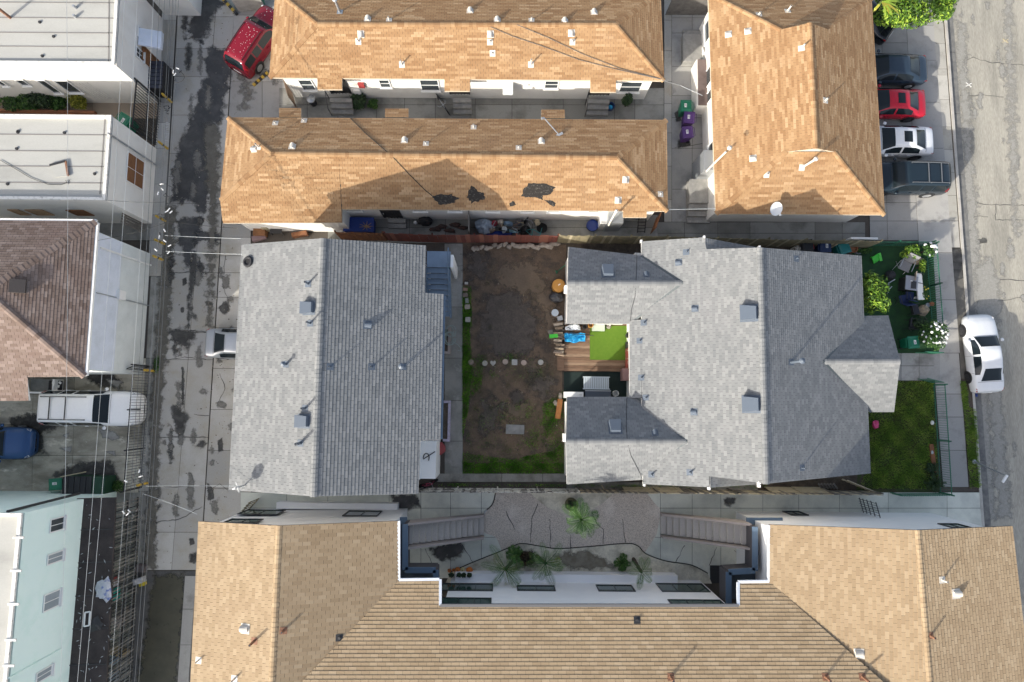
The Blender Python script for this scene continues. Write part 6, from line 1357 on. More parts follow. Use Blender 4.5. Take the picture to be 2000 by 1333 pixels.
# top right trees
shrub('street_tree', 'dense bright green tree cut by the top edge above the black car', 1768, 14, 0, (1.9, 1.15, .8), 4600, .15, lf_bright, cat='tree', h0=1.6, clumps=9, seed=11)
shrub('street_tree', 'smaller bright green tree beside the kerb at the top edge', 1842, 8, 0, (.7, 1.0, .7), 1600, .14, lf_bright, cat='tree', h0=1.6, clumps=6, seed=12)
b = MB(); r_ = random.Random(2); t = thing('strap_leaf_plant', 'plant with long yellow green strap leaves beside the orange roof', 'plant', W(1690, 62))
for k in range(11):
    a = r_.uniform(-2.4, .2); L = r_.uniform(.9, 1.6); c = W(1722, 4, 3.1); d = Vector((math.cos(a), math.sin(a), 0)); q = Vector((-d.y, d.x, 0)) * .06; b = MB(); P = [c + d * L * f + Vector((0, 0, .5 * f - .9 * f * f)) for f in (0, .3, .6, .85)]
    b.add([P[0] - q * .5, P[0] + q * .5, P[1] + q, P[1] - q], [(0, 1, 2, 3)], .8); b.add([P[1] - q, P[1] + q, P[2] + q, P[2] - q], [(0, 1, 2, 3)], .9); b.add([P[2] - q, P[2] + q, P[3]], [(0, 1, 2)], 1.0); b.build('leaf', lf_yel if k % 2 else lf_bright, t)
MB().tube([W(1722, 4, 3.1) - Vector((0, 0, 3.1)), W(1722, 4, 3.1)], .08, 7).build('trunk', m_bark, t)
# beside the white houses
for i, (x, y, R, m, l) in enumerate(((30, 200, (1.3, .5, .45), lf_mid, 'low green shrubs at the frame edge below the white wall'), (88, 193, (.75, .65, .75), lf_dark, 'dark bushy shrub below the double window'), (62, 198, (.5, .6, .6), lf_mid, 'middling green shrub between the low and the bushy one'), (113, 200, (.5, .5, .5), lf_mid, 'loose green shrub beside the round yellow bush'), (155, 199, (.62, .55, .6), lf_yel, 'round yellow green clipped bush beside the boarded house'))):
    shrub('bush', l, x, y, .05, R, 1300, .11, m, seed=20 + i, clumps=6, spread=.4 if i == 4 else .55)
MB().box(W(-100, 219).x, W(190, 219).x, W(0, 221).y, W(0, 217).y, 0, .28).build('kerb', m_clay, thing('bed_kerb', 'low terracotta coloured kerb along the shrub bed', 'kerb', W(80, 219)))
# passage plants
shrub('topiary', 'rounded dark bush below the last window of the top orange row', 1226, 196, 0, (.42, .4, .6), 1100, .08, lf_dark, h0=.2, clumps=4, spread=.3, seed=30)
shrub('bush', 'dark spiky shrub beside the first porch steps', 702, 198, 0, (.48, .42, .45), 700, .14, lf_dark, seed=31, long=2.6)
shrub('bush', 'smaller green shrub next to the spiky one in the passage', 729, 203, 0, (.36, .3, .3), 450, .1, lf_mid, seed=32)
shrub('weeds', 'tuft of weeds by the alley at the downpipe', 305, 712, 0, (.2, .5, .15), 260, .08, lf_mid, trunk=False, seed=33, cat='weeds'); shrub('weeds', 'tangle of weeds behind the dark green dumpster', 232, 950, 0, (.5, .3, .3), 350, .1, lf_mid, trunk=False, seed=34, cat='weeds')
# ------------------------------------------------------------------ grass, one object per patch
def grass(name, regions, n, m, h=(.05, .13), w=.012, z=.02, seed=0, parent=None):
    r_ = random.Random(seed); b = MB(); tot = sum(k for _, k in regions)
    for poly, wt in regions:
        xs = [p[0] for p in poly]; ys_ = [p[1] for p in poly]; c = 0; goal = int(n * wt / tot); tries = 0
        cl = [(r_.uniform(min(xs), max(xs)), r_.uniform(min(ys_), max(ys_)), r_.uniform(3, 12)) for _ in range(max(3, goal // 70))]
        while c < goal and tries < goal * 30:
            tries += 1
            if r_.random() < .75: q = r_.choice(cl); x, y = r_.gauss(q[0], q[2]), r_.gauss(q[1], q[2])
            else: x, y = r_.uniform(min(xs), max(xs)), r_.uniform(min(ys_), max(ys_))
            if not inside((x, y), poly): continue
            c += 1; p = W(x, y, z); a = r_.uniform(0, 6.28); hh = r_.uniform(*h); d = Vector((math.cos(a), math.sin(a), 0)); l = Vector((r_.uniform(-1, 1), r_.uniform(-1, 1), 0)) * hh * .9; ww = w * r_.uniform(.7, 1.6)
            b.add([p - d * ww, p + d * ww, p + d * ww * .6 + l * .5 + Vector((0, 0, hh * .7)), p + l + Vector((0, 0, hh)), p - d * ww * .6 + l * .5 + Vector((0, 0, hh * .7))], [(0, 1, 2, 3, 4)], min(1, max(0, .35 + .3 * math.sin(x * .13) * math.cos(y * .11) + r_.uniform(-.3, .4))))
    return tag(b.build(name, m), kind='stuff')
gr = mat('grass_blades', None, ramp=[(.05, .15, .01), (.09, .26, .015), (.15, .36, .022), (.26, .42, .05)], rough=.6, fine=.1, bump=0, spec=.3)
grl = mat('lawn_blades', None, ramp=[(.10, .19, .03), (.17, .30, .045), (.25, .38, .06), (.40, .47, .12)], rough=.6, fine=.1, bump=0, spec=.3)
grass('grass', [([(903, 905), (1104, 905), (1104, 925), (903, 925)], 5), ([(903, 885), (1000, 898), (1080, 880), (1104, 860), (1104, 910), (903, 910)], 3.2), ([(903, 620), (918, 640), (922, 720), (915, 800), (903, 860)], 3.5), ([(903, 560), (920, 560), (922, 640), (904, 640)], 2.0), ([(903, 700), (945, 700), (940, 760), (903, 790)], 1.5), ([(1060, 790), (1104, 760), (1104, 880), (1060, 880)], 2.0), ([(910, 780), (1100, 780), (1100, 905), (910, 905)], 1.6), ([(930, 690), (1060, 690), (1060, 740), (930, 740)], .5)], 20000, gr, h=(.04, .11), w=.013, seed=1)
grass('sparse_weeds', [([(925, 740), (1100, 740), (1100, 900), (910, 900)], 3), ([(915, 690), (1090, 695), (1090, 745), (915, 745)], 1.3), ([(920, 560), (1080, 500), (1090, 600), (930, 690)], .6)], 6500, mat('dull_blades', None, ramp=[(.05, .075, .02), (.09, .12, .03), (.14, .15, .05), (.2, .18, .08)], rough=.7, bump=0), h=(.02, .06), w=.01, z=.04, seed=7)
grass('lawn_grass', [([(1690, 745), (1822, 745), (1832, 955), (1675, 955), (1700, 900)], 1)], 26000, grl, h=(.05, .12), w=.013, seed=2)
grass('dry_grass', [([(1735, 750), (1822, 750), (1828, 880), (1760, 900)], 1)], 3500, MATS['dull_blades'], h=(.05, .1), w=.012, z=.03, seed=12)
grass('verge_grass', [([(1880, 790), (1905, 800), (1915, 952), (1894, 952)], 4), ([(1874, 745), (1886, 745), (1892, 800), (1880, 800)], 1)], 4200, grl, h=(.05, .14), w=.013, z=.0, seed=3)
grass('path_weeds', [([(842, 944), (1104, 946), (1104, 951), (842, 950)], 2), ([(1110, 946), (1500, 948), (1500, 953), (1110, 952)], 2)], 1300, gr, h=(.04, .1), seed=4)
# ================================================================== bins
def bin_(label, px, py, rz, m, sticker=True, s=1.0, mark=None):
    t = thing('wheelie_bin', label, 'bin', (0, 0, 0)); b = MB()
    lo, hi = (.22, .25), (.30, .33)
    pr = [(-lo[0], -lo[1], .06), (lo[0], -lo[1], .06), (lo[0], lo[1], .06), (-lo[0], lo[1], .06), (-hi[0], -hi[1], .98), (hi[0], -hi[1], .98), (hi[0], hi[1], .98), (-hi[0], hi[1], .98)]
    b.add(pr, MB.BF); b.build('body', m, t); l = MB(); l.box(-.33, .33, -.36, .36, .98, 1.02); l.add([(-.28, -.31, 1.02), (.28, -.31, 1.02), (.28, .31, 1.02), (-.28, .31, 1.02), (-.22, -.24, 1.075), (.22, -.24, 1.06), (.22, .24, 1.06), (-.22, .24, 1.075)], MB.BF); l.build('lid', m, t)
    MB().tube([(-.36, -.26, .97), (-.42, -.26, .99), (-.42, .26, .99), (-.36, .26, .97)], .018, 6).build('handle', m, t)
    for sg in (1, -1): MB().lathe((-.24, sg * .27, .11), [(.06, -.03), (.11, -.03), (.11, .03), (.06, .03)], 12, M=Matrix.Rotation(RD(90), 4, 'X')).build('wheel', m_tyre, t)
    if sticker:
        MB().box(-.02, .12, -.12, .12, 1.075, 1.08).build('sticker', m_white, t); k = MB()
        for i in range(3): k.box(.005 + i * .035, .02 + i * .035, -.09, .09 - i * .03, 1.081, 1.083)
        k.build('print', m_dark if m is not None else m, t)
    p = W(px, py); t.location = p + Vector((0, 0, .014)); t.rotation_euler = (0, 0, rz); t.scale = (s, s, s); return t
p_grn = mat('green_plastic', (.01, .16, .085), rough=.45, fine=.08, obj=True); p_pur = mat('purple_plastic', (.075, .028, .15), rough=.45, fine=.08, obj=True); p_teal = mat('teal_plastic', (.012, .17, .16), rough=.45, fine=.08, obj=True); p_bluep = mat('blue_plastic', (.012, .04, .22), rough=.45, fine=.08, obj=True); p_dgn = mat('dark_green_steel', (.012, .055, .028), rough=.6, fine=.15, obj=True); p_blkp = mat('black_plastic', (.018, .018, .02), rough=.6, fine=.1, obj=True)
bin_('green wheelie bin above the purple bins', 1331, 222, RD(180), p_grn); bin_('upper of the two purple wheelie bins', 1337, 244, RD(176), p_pur); bin_('lower of the two purple wheelie bins', 1334, 272, RD(186), p_pur)
bin_('green wheelie bin beside the white flowered rose', 1763, 672, RD(5), p_grn); bin_('green wheelie bin beside the dark dumpster', 132, 942, RD(95), p_grn)
bin_('green bin half hidden behind the tall iron gate', 262, 252, RD(-30), p_grn, s=1.15); bin_('teal bin under the eave corner by the olive fence', 1632, 492, RD(20), p_teal, sticker=False); bin_('dark blue bin with faded print among the bins by the olive fence', 1596, 489, RD(0), mat('navy_plastic', (.01, .028, .09), rough=.5, obj=True)); bin_('black bin in the row beside the red toy', 1562, 488, RD(8), p_blkp, sticker=False)
t = thing('dumpster', 'dark green dumpster with ribbed black lid against the mint building', 'dumpster', W(190, 944)); a, c = W(146, 960), W(228, 928)
x0, x1, y0, y1 = a.x, c.x, a.y, c.y; MB().box(x0, x1, y0, y1, .05, 1.05).build('body', p_dgn, t)
for i in range(5): f0, f1 = x0 + (x1 - x0) * .7 * i / 5, x0 + (x1 - x0) * .7 * (i + 1) / 5; MB().box(f0, f1 - .03, y0 - .03, y1 + .03, 1.05, 1.1).build('lid_panel', p_blkp, t)
MB().box(x0 + (x1 - x0) * .7, x1, y0 - .02, y1 + .02, 1.05, 1.08).build('lid_panel', p_dgn, t); MB().tube([W(118, 932, 1.2), W(168, 922, 1.25)], .03, 6).build('pole', m_paleo, thing('pole', 'long pale pole lying over the green bin and dumpster', 'pole', W(140, 928)))
t = thing('dumpster', 'dark blue steel dumpster with ribbed lid at the first white house', 'dumpster', W(318, 165)); x0, x1, y0, y1 = W(300, 190).x, W(337, 190).x, W(300, 192).y, W(300, 140).y
MB().box(x0, x1, y0, y1, .05, 1.25).build('body', p_blkp, t)
for i in range(7): f0, f1 = y0 + (y1 - y0) * i / 7, y0 + (y1 - y0) * (i + 1) / 7; MB().box(x0, x1, f0, f1 - .04, 1.25, 1.3).build('lid_panel', mat('slate_lid', (.045, .05, .07), rough=.5), t)
# maroon car's wheel stop
t = thing('wheel_stop', 'yellow and black striped wheel stop behind the maroon SUV', 'wheel stop', W(509, 155)); a, c = W(495, 168), W(524, 143)
for i in range(7): p, q = a.lerp(c, i / 7), a.lerp(c, (i + 1) / 7); MB().bar(p + Vector((0, 0, .06)), q + Vector((0, 0, .06)), .16, .11).build('stripe', m_dark if i % 2 else mat('yellow_paint', (.6, .4, .04)), t)
t = thing('barrier', 'yellow and black striped kerb at the top of the alley', 'barrier', W(447, 15))
for i in range(6): p, q = W(436, 0).lerp(W(464, 30), i / 6), W(436, 0).lerp(W(464, 30), (i + 1) / 6); MB().bar(p + Vector((0, 0, .1)), q + Vector((0, 0, .1)), .18, .2).build('stripe', m_dark if i % 2 else MATS['yellow_paint'], t)
t = thing('dumpster', 'green dumpster lid with black scrawl at the top edge', 'dumpster', W(492, 2)); MB().prism(Ws([(462, -30), (506, -30), (520, 14), (470, 22)]), .05, 1.2).build('body', p_grn, t); MB().prism(Ws([(468, 22), (520, 16), (520, 19), (468, 25)]), .05, 1.25).build('rim', m_conc0, t)
# ================================================================== bicycles
def bicycle(label, px, py, rz, m, lean=0, z=0, fallen=False, s=1.0):
    t = thing('bicycle', label, 'bicycle', (0, 0, 0)); R = .32
    for nm, x in (('wheel', -.5), ('wheel', .52)):
        w = MB().lathe((x, 0, R), [(R - .03, -.015), (R, -.018), (R + .01, 0), (R, .018), (R - .03, .015), (R - .03, -.015)], 22, M=Matrix.Rotation(RD(90), 4, 'X')).build(nm, m_tyre, t)
        b = MB(); 
        for k in range(8): a = k * math.pi / 4; b.bar((x, 0, R), (x + math.cos(a) * (R - .02), 0, R + math.sin(a) * (R - .02)), .008)
        b.build('spokes', m_galv, w)
    b = MB()
    for p, q in (((-.5, 0, R), (-.05, 0, .3)), ((-.05, 0, .3), (-.2, 0, .82)), ((-.5, 0, R), (-.17, 0, .72)), ((-.05, 0, .3), (.36, 0, .66)), ((-.17, 0, .74), (.34, 0, .78)), ((.33, 0, .86), (.38, 0, .62))): b.tube([p, q], .022, 6)
    b.build('frame', m, t); MB().tube([(.38, 0, .64), (.52, .0, R)], .022, 6).build('fork', m, t)
    MB().tube([(.2, .28, .98), (.34, .2, .96), (.33, 0, .9), (.34, -.2, .96), (.2, -.28, .98)], .016, 6).build('handlebar', m_galv, t); MB().blob((-.22, 0, .88), .14, .075, .035, j=.03).build('saddle', p_blkp, t)
    b = MB(); b.tube([(-.05, -.1, .3), (.08, -.1, .2)], .014, 5); b.tube([(-.05, .1, .3), (-.18, .1, .4)], .014, 5); b.build('pedals', m_dark, t)
    p = W(px, py, z); t.rotation_euler = (RD(82) if fallen else lean, 0, rz); t.location = p + Vector((0, 0, .15 if fallen else .014)); t.scale = (s, s, s); return t
bicycle('grey bicycle standing by the middle porch steps', 868, 207, RD(-58), m_galv, .25)
bicycle('small pink bicycle in the gap below the white porch wall', 836, 941, RD(20), mat('pink_paint', (.5, .06, .16), rough=.4, obj=True), .3, s=.75)
bicycle('pale blue bicycle among the heap behind the red fence', 1000, 448, RD(-5), mat('pale_blue_paint', (.22, .45, .52), rough=.4, obj=True), .5)
bicycle('black bicycle in the heap behind the red fence', 1020, 446, RD(75), m_dark, .3); bicycle('turquoise bicycle lying at the end of the heap behind the red fence', 1040, 440, RD(10), mat('turquoise_paint', (.06, .36, .38), rough=.4, obj=True), 0, fallen=True)
# behind the red fence
def heap(name, label, cat, px, py, z, R, m, seed=1, n=12, mm=7, j=.22, parts=None):
    p = W(px, py, z); t = thing(name, label, cat, p); MB().blob(p + Vector((0, 0, R[2] * .8)), *R, seed=seed, n=n, m=mm, j=j).build('cover', m, t, smooth=False); return t
m_tarpg = mat('grey_blue_tarp', (.27, .34, .42), rough=.5, col2=(.42, .48, .54), s1=5, fine=.1); m_tarpb = mat('bright_blue_tarp', (.02, .30, .62), rough=.45, col2=(.03, .40, .72), s1=6, fine=.1)
heap('tarpaulin', 'crumpled grey blue tarpaulin behind the red fence', 'tarp', 946, 446, 0, (.55, .42, .4), m_tarpg, 3)
heap('tarpaulin', 'dark blue sheet along the foot of the red fence', 'tarp', 975, 458, 0, (.9, .16, .15), p_bluep, 5)
r_ = random.Random(9)
JG = 'loose junk heaped behind the red fence'
for i, (x, y, c, l) in enumerate(((965, 440, (.35, .05, .07), 'red cloth bundle'), (978, 438, (.5, .45, .38), 'cream bundle'), (985, 452, (.55, .6, .62), 'white plastic bag'), (992, 440, (.2, .3, .4), 'faded blue bundle'), (960, 452, (.3, .25, .2), 'brown sack'), (1049, 438, (.55, .48, .33), 'pale round cushion'), (1012, 438, (.1, .1, .11), 'black crate'))):
    p = W(x, y); o = MB().blob(p + Vector((0, 0, .3)), r_.uniform(.16, .28), r_.uniform(.14, .22), .3, seed=i, j=.35, n=9, m=6).build('bundle', mat('junk_' + str(c), c, rough=.8, fine=.2), loc=p); tag(o, l + ' in the heap behind the red fence', 'bundle', JG)
for i in range(7): x, y = 968 + i * 11, 440 + r_.uniform(-4, 6); p = W(x, y, .5); b = MB(); b.tube([p, p + Vector((r_.uniform(-.4, .4), r_.uniform(-.3, .3), r_.uniform(.1, .5))), p + Vector((r_.uniform(-.5, .5), r_.uniform(-.35, .35), r_.uniform(0, .4)))], .018, 5); tag(b.build('rod', (m_galv, m_rust, m_paleo)[i % 3], loc=p), 'bent thin rod sticking out of the heap behind the red fence', 'rod', JG)
t = thing('storage_tub', 'deep blue lidded tub with dead branches on top behind the orange brown fence', 'tub', W(704, 446)); a, c = W(678, 458), W(734, 434); MB().box(a.x, c.x, a.y, c.y, 0, .75).build('tub', p_bluep, t); MB().box(a.x - .04, c.x + .04, a.y - .04, c.y + .04, .75, .82).build('lid', p_bluep, t)
b = MB(); p = W(716, 443, .85)
for k in range(9): a_ = k * .7; b.tube([p, p + Vector((math.cos(a_) * .4, math.sin(a_) * .28, .12 + .05 * (k % 3)))], [.03, .012], 5)
tag(b.build('branch_pile', mat('dry_twig', (.3, .2, .12), rough=.9), loc=p), 'brown dead branches on the deep blue tub', 'branches')
heap('cover', 'black covered grill beside the small back steps', 'grill cover', 832, 436, 0, (.45, .28, .45), mat('black_fabric', (.022, .022, .024), rough=.9), 6, j=.12)
heap('bag', 'small white bag beside the black grill cover', 'bag', 812, 436, 0, (.12, .1, .14), m_white, 7)
for i, (x, y) in enumerate(((850, 450), (880, 452), (905, 447), (862, 444), (890, 440))): p = W(x, y); tag(MB().blob(p + Vector((0, 0, .14)), .35, .14, .14, seed=i + 30, j=.35).build('rubbish', mat('dark_rubbish', (.05, .045, .04), rough=.9, col2=(.1, .05, .04), s1=6), loc=p), 'dark rubbish on the ground behind the red fence', 'rubbish', 'dark rubbish behind the fence')
MB().bar(W(917, 420, .9), W(917, 459, .9), .06, 1.8).build('board', m_greyw, thing('partition_fence', 'short dark board partition left of the grey blue tarpaulin', 'partition', W(917, 440)))
b = MB(); p = W(1157, 441, .2); b.lathe(p, [(.33, 0), (.37, .02), (.35, .1), (.32, .1), (.31, .02)], 24); tag(b.build('paddling_pool', p_bluep, loc=p), 'round blue hoop tub beside the tall grey heater box', 'tub')
t = thing('water_heater_box', 'tall grey metal heater box against the second orange row', 'heater', W(1190, 440)); a, c = W(1178, 452), W(1206, 425); MB().box(a.x, c.x, a.y, c.y, 0, 1.9).build('box', m_galv, t); MB().box(a.x - .35, a.x - .01, a.y + .1, c.y - .1, 0, 1.5).build('side_panel', m_white, t)
t = thing('ladder', 'dark metal frame ladder lying beside the rust red gate', 'ladder', W(1250, 445))
for x in (1245, 1259): MB().bar(W(x, 455, .1), W(x + 3, 425, .5), .05).build('rail', m_dark, t)
for k in range(5): MB().bar(W(1245, 453 - k * 6, .13 + k * .07), W(1260, 453 - k * 6, .13 + k * .07), .035).build('rung', m_dark, t)
# beside the carport at the alley: chairs and wood
t = thing('garden_chair', 'dark mesh garden chair in the slot above the grey roof', 'chair', W(546, 452)); a, c = W(532, 460), W(556, 440); MB().box(a.x, c.x, a.y, c.y, .42, .47).build('seat', m_dark, t); MB().box(a.x, c.x, c.y, c.y + .06, .45, 1.0).build('backrest', mat('grey_mesh', (.16, .16, .16), rough=.7), t)
for x in (a.x, c.x - .05):
    for y in (a.y, c.y - .05): MB().box(x, x + .05, y, y + .05, 0, .42).build('leg', m_dark, t)
for i, (x, y, sx, sy, h, m, l) in enumerate(((512, 456, .7, .5, .5, m_ply, 'brown wooden box'), (524, 449, .35, .25, .75, m_paleo, 'pale block of wood'), (588, 460, .9, .25, .4, m_redb, 'orange timber offcut'), (508, 466, .8, .3, .3, mat('pink_grey_board', (.25, .17, .17), rough=.9), 'pinkish board'))): p = W(x, y); tag(MB().obox(p, sx, sy, h, .1 * i).build('crate', m, loc=p), l + ' in the slot above the grey roof', 'crate')
# row passage odds
p = W(613, 203); t = thing('dustbin', 'round grey metal dustbin in the row passage', 'dustbin', p); MB().lathe(p, [(.2, 0), (.24, .6)], 16).build('body', m_dark, t); MB().lathe(p, [(.26, .6), (.25, .66), (.1, .72), (0, .72)], 16).build('lid', m_galv, t)
p = W(1191, 212); t = thing('crate', 'blue basket with a blue ball in the row passage', 'basket', p); MB().lathe(p, [(.2, 0), (.26, .35), (.24, .35), (.19, .05)], 12).build('basket', mat('navy_wire', (.03, .06, .16), rough=.5), t); MB().blob(p + Vector((0, -.05, .25)), .14, .14, .14, j=0, n=12, m=8).build('ball', m_tarpb, t, smooth=True)
# ================================================================== yard
m_rock = mat('broken_concrete', (.42, .37, .31), rough=.95, col2=(.28, .235, .19), s1=5, fine=.2, s2=20, bump=.5)
for i in range(20):
    x = 925 + i * 8.6 + rnd.uniform(-2, 2); y = 482 - i * .12 + rnd.uniform(-4, 5); p = W(x, y, 0)
    b = MB(); M = Matrix.Rotation(rnd.uniform(-.9, .9) if i < 10 else rnd.uniform(-.25, .25), 4, 'Z') @ Matrix.Rotation(rnd.uniform(-.4, .4), 4, 'X'); b.blob(p + Vector((0, 0, .13)), (.2 if i < 10 else .32) * rnd.uniform(.8, 1.2), .13 * rnd.uniform(.8, 1.3), .14, seed=i, n=6, m=4, j=.28, M=M)
    tag(b.build('rubble_stone', m_rock, loc=p), 'broken concrete lump in the row along the foot of the red fence', 'rubble', 'rubble along the red fence')
SG = 'stepping stones across the yard'
for i, (x, y, k, c, l) in enumerate(((920, 708, 'c', (.30, .22, .20), 'dull pink round stepping stone in the grass at the path side'), (947, 710, 'c', (.40, .38, .33), 'greyish round stepping stone second from the path'), (963, 710, 'h', (.42, .40, .36), 'heart shaped pale stepping stone'), (987, 707, 'c', (.45, .36, .30), 'pinkish round stepping stone left of the square one'), (1005, 708, 's', (.50, .49, .47), 'square pale stepping stone'), (1023, 709, 'c', (.46, .37, .31), 'pinkish round stepping stone right of the square one'), (1056, 708, 'c', (.46, .45, .41), 'pale round stepping stone farthest from the path'))):
    p = W(x, y, .03); r = .165; m = mat('stepping_' + str(i), c, rough=.9, fine=.15, s2=25, col2=tuple(v * .75 for v in c), s1=6)
    pts = [(r * math.cos(a), r * math.sin(a)) for a in [j_ * math.pi / 9 for j_ in range(18)]] if k == 'c' else [(-r, -r), (r, -r), (r, r), (-r, r)] if k == 's' else [(0, -r * 1.1), (r * 1.05, .02), (r * .95, r * .7), (r * .5, r), (0, r * .55), (-r * .5, r), (-r * .95, r * .7), (-r * 1.05, .02)]
    tag(MB().prism([(p.x + u, p.y + v) for u, v in pts], 0, .075).build('stepping_stone', m, loc=p), l, 'stepping stone', SG)
p = W(1006, 839, .0); tag(MB().obox(p, 1.08, .55, .085, -.02).build('paving_slab', mat('grey_slab', (.17, .175, .175), rough=.85, col2=(.24, .245, .24), s1=4, fine=.15), loc=p), 'grey rectangular slab lying in the bare yard', 'slab')
for i, (x, y, sx, sy, c) in enumerate(((911, 554, .2, .14, (.5, .48, .44)), (909, 566, .3, .2, (.32, .2, .15)), (909, 577, .3, .25, (.2, .15, .13)), (912, 588, .2, .3, (.25, .25, .24)), (913, 600, .3, .28, (.38, .32, .27)), (914, 625, .3, .3, (.4, .38, .35)))):
    p = W(x, y); tag(MB().obox(p, sx, sy, .1, rnd.uniform(-.2, .2)).build('brick', mat('border_' + str(i), c, rough=.9, fine=.2), loc=p), ('small white brick at the head of the yard border', 'red brick in the yard border', 'dark square brick in the yard border', 'thin grey brick in the yard border', 'pale tan brick in the yard border', 'pale block at the foot of the yard border')[i], 'brick', 'bricks bordering the yard')
# barrel, bag, bucket, firewood
m_org = mat('orange_plastic', (.42, .20, .035), rough=.5, fine=.1)
p = W(1089, 562); t = thing('barrel', 'orange brown plastic barrel with lid by the white wing wall', 'barrel', p); MB().lathe(p, [(.33, 0), (.38, .2), (.36, .24), (.39, .3), (.39, .6), (.36, .7)], 20).build('body', m_org, t, smooth=False); MB().lathe(p, [(.38, .7), (.38, .76), (.3, .79), (0, .8)], 20).build('lid', m_org, t); MB().obox(p + Vector((.03, .03, .8)), .14, .05, .03, .6).build('handle', m_white, t)
p = W(1086, 582); tag(MB().blob(p + Vector((0, 0, .3)), .42, .36, .3, seed=4, n=11, m=7, j=.16).build('rubbish_bag', mat('black_bag', (.03, .03, .033), rough=.35, col2=(.06, .06, .065), s1=5), loc=p), 'full black rubbish bag below the orange barrel', 'rubbish bag')
p = W(1083, 613); t = thing('bucket', 'pale grey bucket with lid beside the firewood', 'bucket', p); MB().lathe(p, [(.16, 0), (.2, .38)], 16).build('body', m_white, t); MB().lathe(p, [(.215, .36), (.215, .41), (.17, .42), (0, .42)], 16).build('lid', mat('pale_blue_lid', (.42, .48, .54), rough=.5), t)
t = thing('garden_rake', 'green plastic leaf rake leaning on the white wing wall', 'rake', W(1086, 532)); a, c = W(1104, 518, 1.3), W(1088, 531, .12); MB().tube([a, c], .018, 6).build('handle', p_grn, t); d = (c - a).normalized(); q = Vector((-d.y, d.x, 0)).normalized()
MB().add([c - q * .05, c + q * .05, c + d * .3 + q * .22, c + d * .3 - q * .22, c - q * .05 + Vector((0, 0, .03)), c + q * .05 + Vector((0, 0, .03)), c + d * .3 + q * .22 + Vector((0, 0, .03)), c + d * .3 - q * .22 + Vector((0, 0, .03))], MB.BF).build('head', p_grn, t)
m_logs = [mat('firewood_' + str(i), c, rough=.9, col2=tuple(v * .6 for v in c), s1=8, fine=.2, s2=30) for i, c in enumerate(((.48, .38, .27), (.36, .27, .19), (.55, .46, .36), (.22, .17, .14)))]
for i in range(26):
    x = 1092 + rnd.uniform(-3, 3); y = 629 + i * 2.6 + rnd.uniform(-1, 1); p = W(x, y, .05 + .16 * (i % 3)); a = rnd.uniform(-.25, .25); L = rnd.uniform(.38, .62); d = Vector((math.cos(a), math.sin(a), 0)) * L / 2; r = rnd.uniform(.05, .085)
    b = MB(); b.tube([p - d, p + d], [r, r * .9], 5); tag(b.build('firewood_log', m_logs[i % 4], loc=p), 'split firewood log in the stack beside the deck', 'log', 'split firewood stacked by the deck')
p = W(1081, 657, .55); tag(MB().obox(p, .5, .22, .12, .1).build('toy', mat('lime_plastic', (.07, .55, .05), rough=.4), loc=p), 'bright green plastic toy on the firewood stack', 'toy')
for i, (x, y) in enumerate(((1093, 623), (1075, 650))): p = W(x, y); tag(MB().obox(p, .3, .26, .3, .3).build('crate', m_greyw if i else m_galv, loc=p), ('dark metal box at the top of the firewood stack', 'small wooden box beside the green toy')[i], 'box')
p = W(1092, 798); tag(MB().bar(W(1094, 780, .12), W(1089, 818, .12), .3, .22).build('timber', mat('orange_timber', (.40, .17, .05), rough=.85, col2=(.3, .12, .04), s1=5, fine=.15), loc=p), 'thick orange timber lying along the white wing wall', 'timber')
for i, (x, y) in enumerate(((1094, 774), (1085, 787))): p = W(x, y); tag(MB().blob(p + Vector((0, 0, .1)), .14, .2, .12, seed=i, n=6, m=4, j=.3).build('rubble_stone', m_rock, loc=p), ('pale lump above the orange timber', 'pale pointed lump beside the orange timber')[i], 'rubble')
# wall fittings on the wing gables
for (x, y, l, sx, sy) in ((1106, 566, 'meter_box', .2, .4), (1103, 855, 'meter_box', .3, .45)):
    p = W(x, y, 1.4); MB().box(p.x - .12, p.x + .5, p.y - sy / 2, p.y + sy / 2, 1.1, 1.7).build(l, m_white, hF)
for z_, y0 in ((0, 0),): pass
# ================================================================== deck court of the grey house
ct = struct('court_floor', MB().prism(Ws([(1098, 628), (1234, 628), (1234, 782), (1098, 782)]), -.2, .03), m_soil)
m_plank = [mat('deck_plank_' + str(i), c, rough=.85, col2=tuple(v * .55 for v in c), s1=3, lo=.45, hi=.7, fine=.2, s2=30, stretch=(.6, 6, 1)) for i, c in enumerate(((.22, .135, .085), (.17, .10, .062), (.28, .19, .125)))]
dk = thing('deck', 'weathered brown plank deck in the court of the grey house', 'deck', W(1165, 680)); k = 17; x0, x1 = W(1102, 680).x, W(1231, 680).x; y0, y1 = W(1165, 726).y, W(1165, 633).y
for i in range(k): MB().box(x0, x1, y0 + (y1 - y0) * i / k + .012, y0 + (y1 - y0) * (i + 1) / k, .1, .15 + rnd.uniform(-.006, .006)).build('plank', m_plank[i % 3], dk)
MB().box(W(1088, 700).x, x0 - .01, W(1165, 725).y, W(1165, 693).y, .0, .13).build('step_plank', m_plank[0], dk)
p0, p1 = W(1152, 703, .16), W(1228, 637, .16); tag(MB().box(p0.x, p1.x, p0.y, p1.y, .157, .18).build('turf_mat', m_turf, loc=p0), 'bright lime green turf mat on the brown deck', 'mat')
struct('mat_floor', MB().prism(Ws([(1101, 727), (1232, 727), (1232, 782), (1101, 782)]), 0, .06), mat('dark_green_mat', (.012, .025, .022), rough=.9, fine=.3))
p = W(1122, 659, .15); b = MB(); n = 9; vs = []
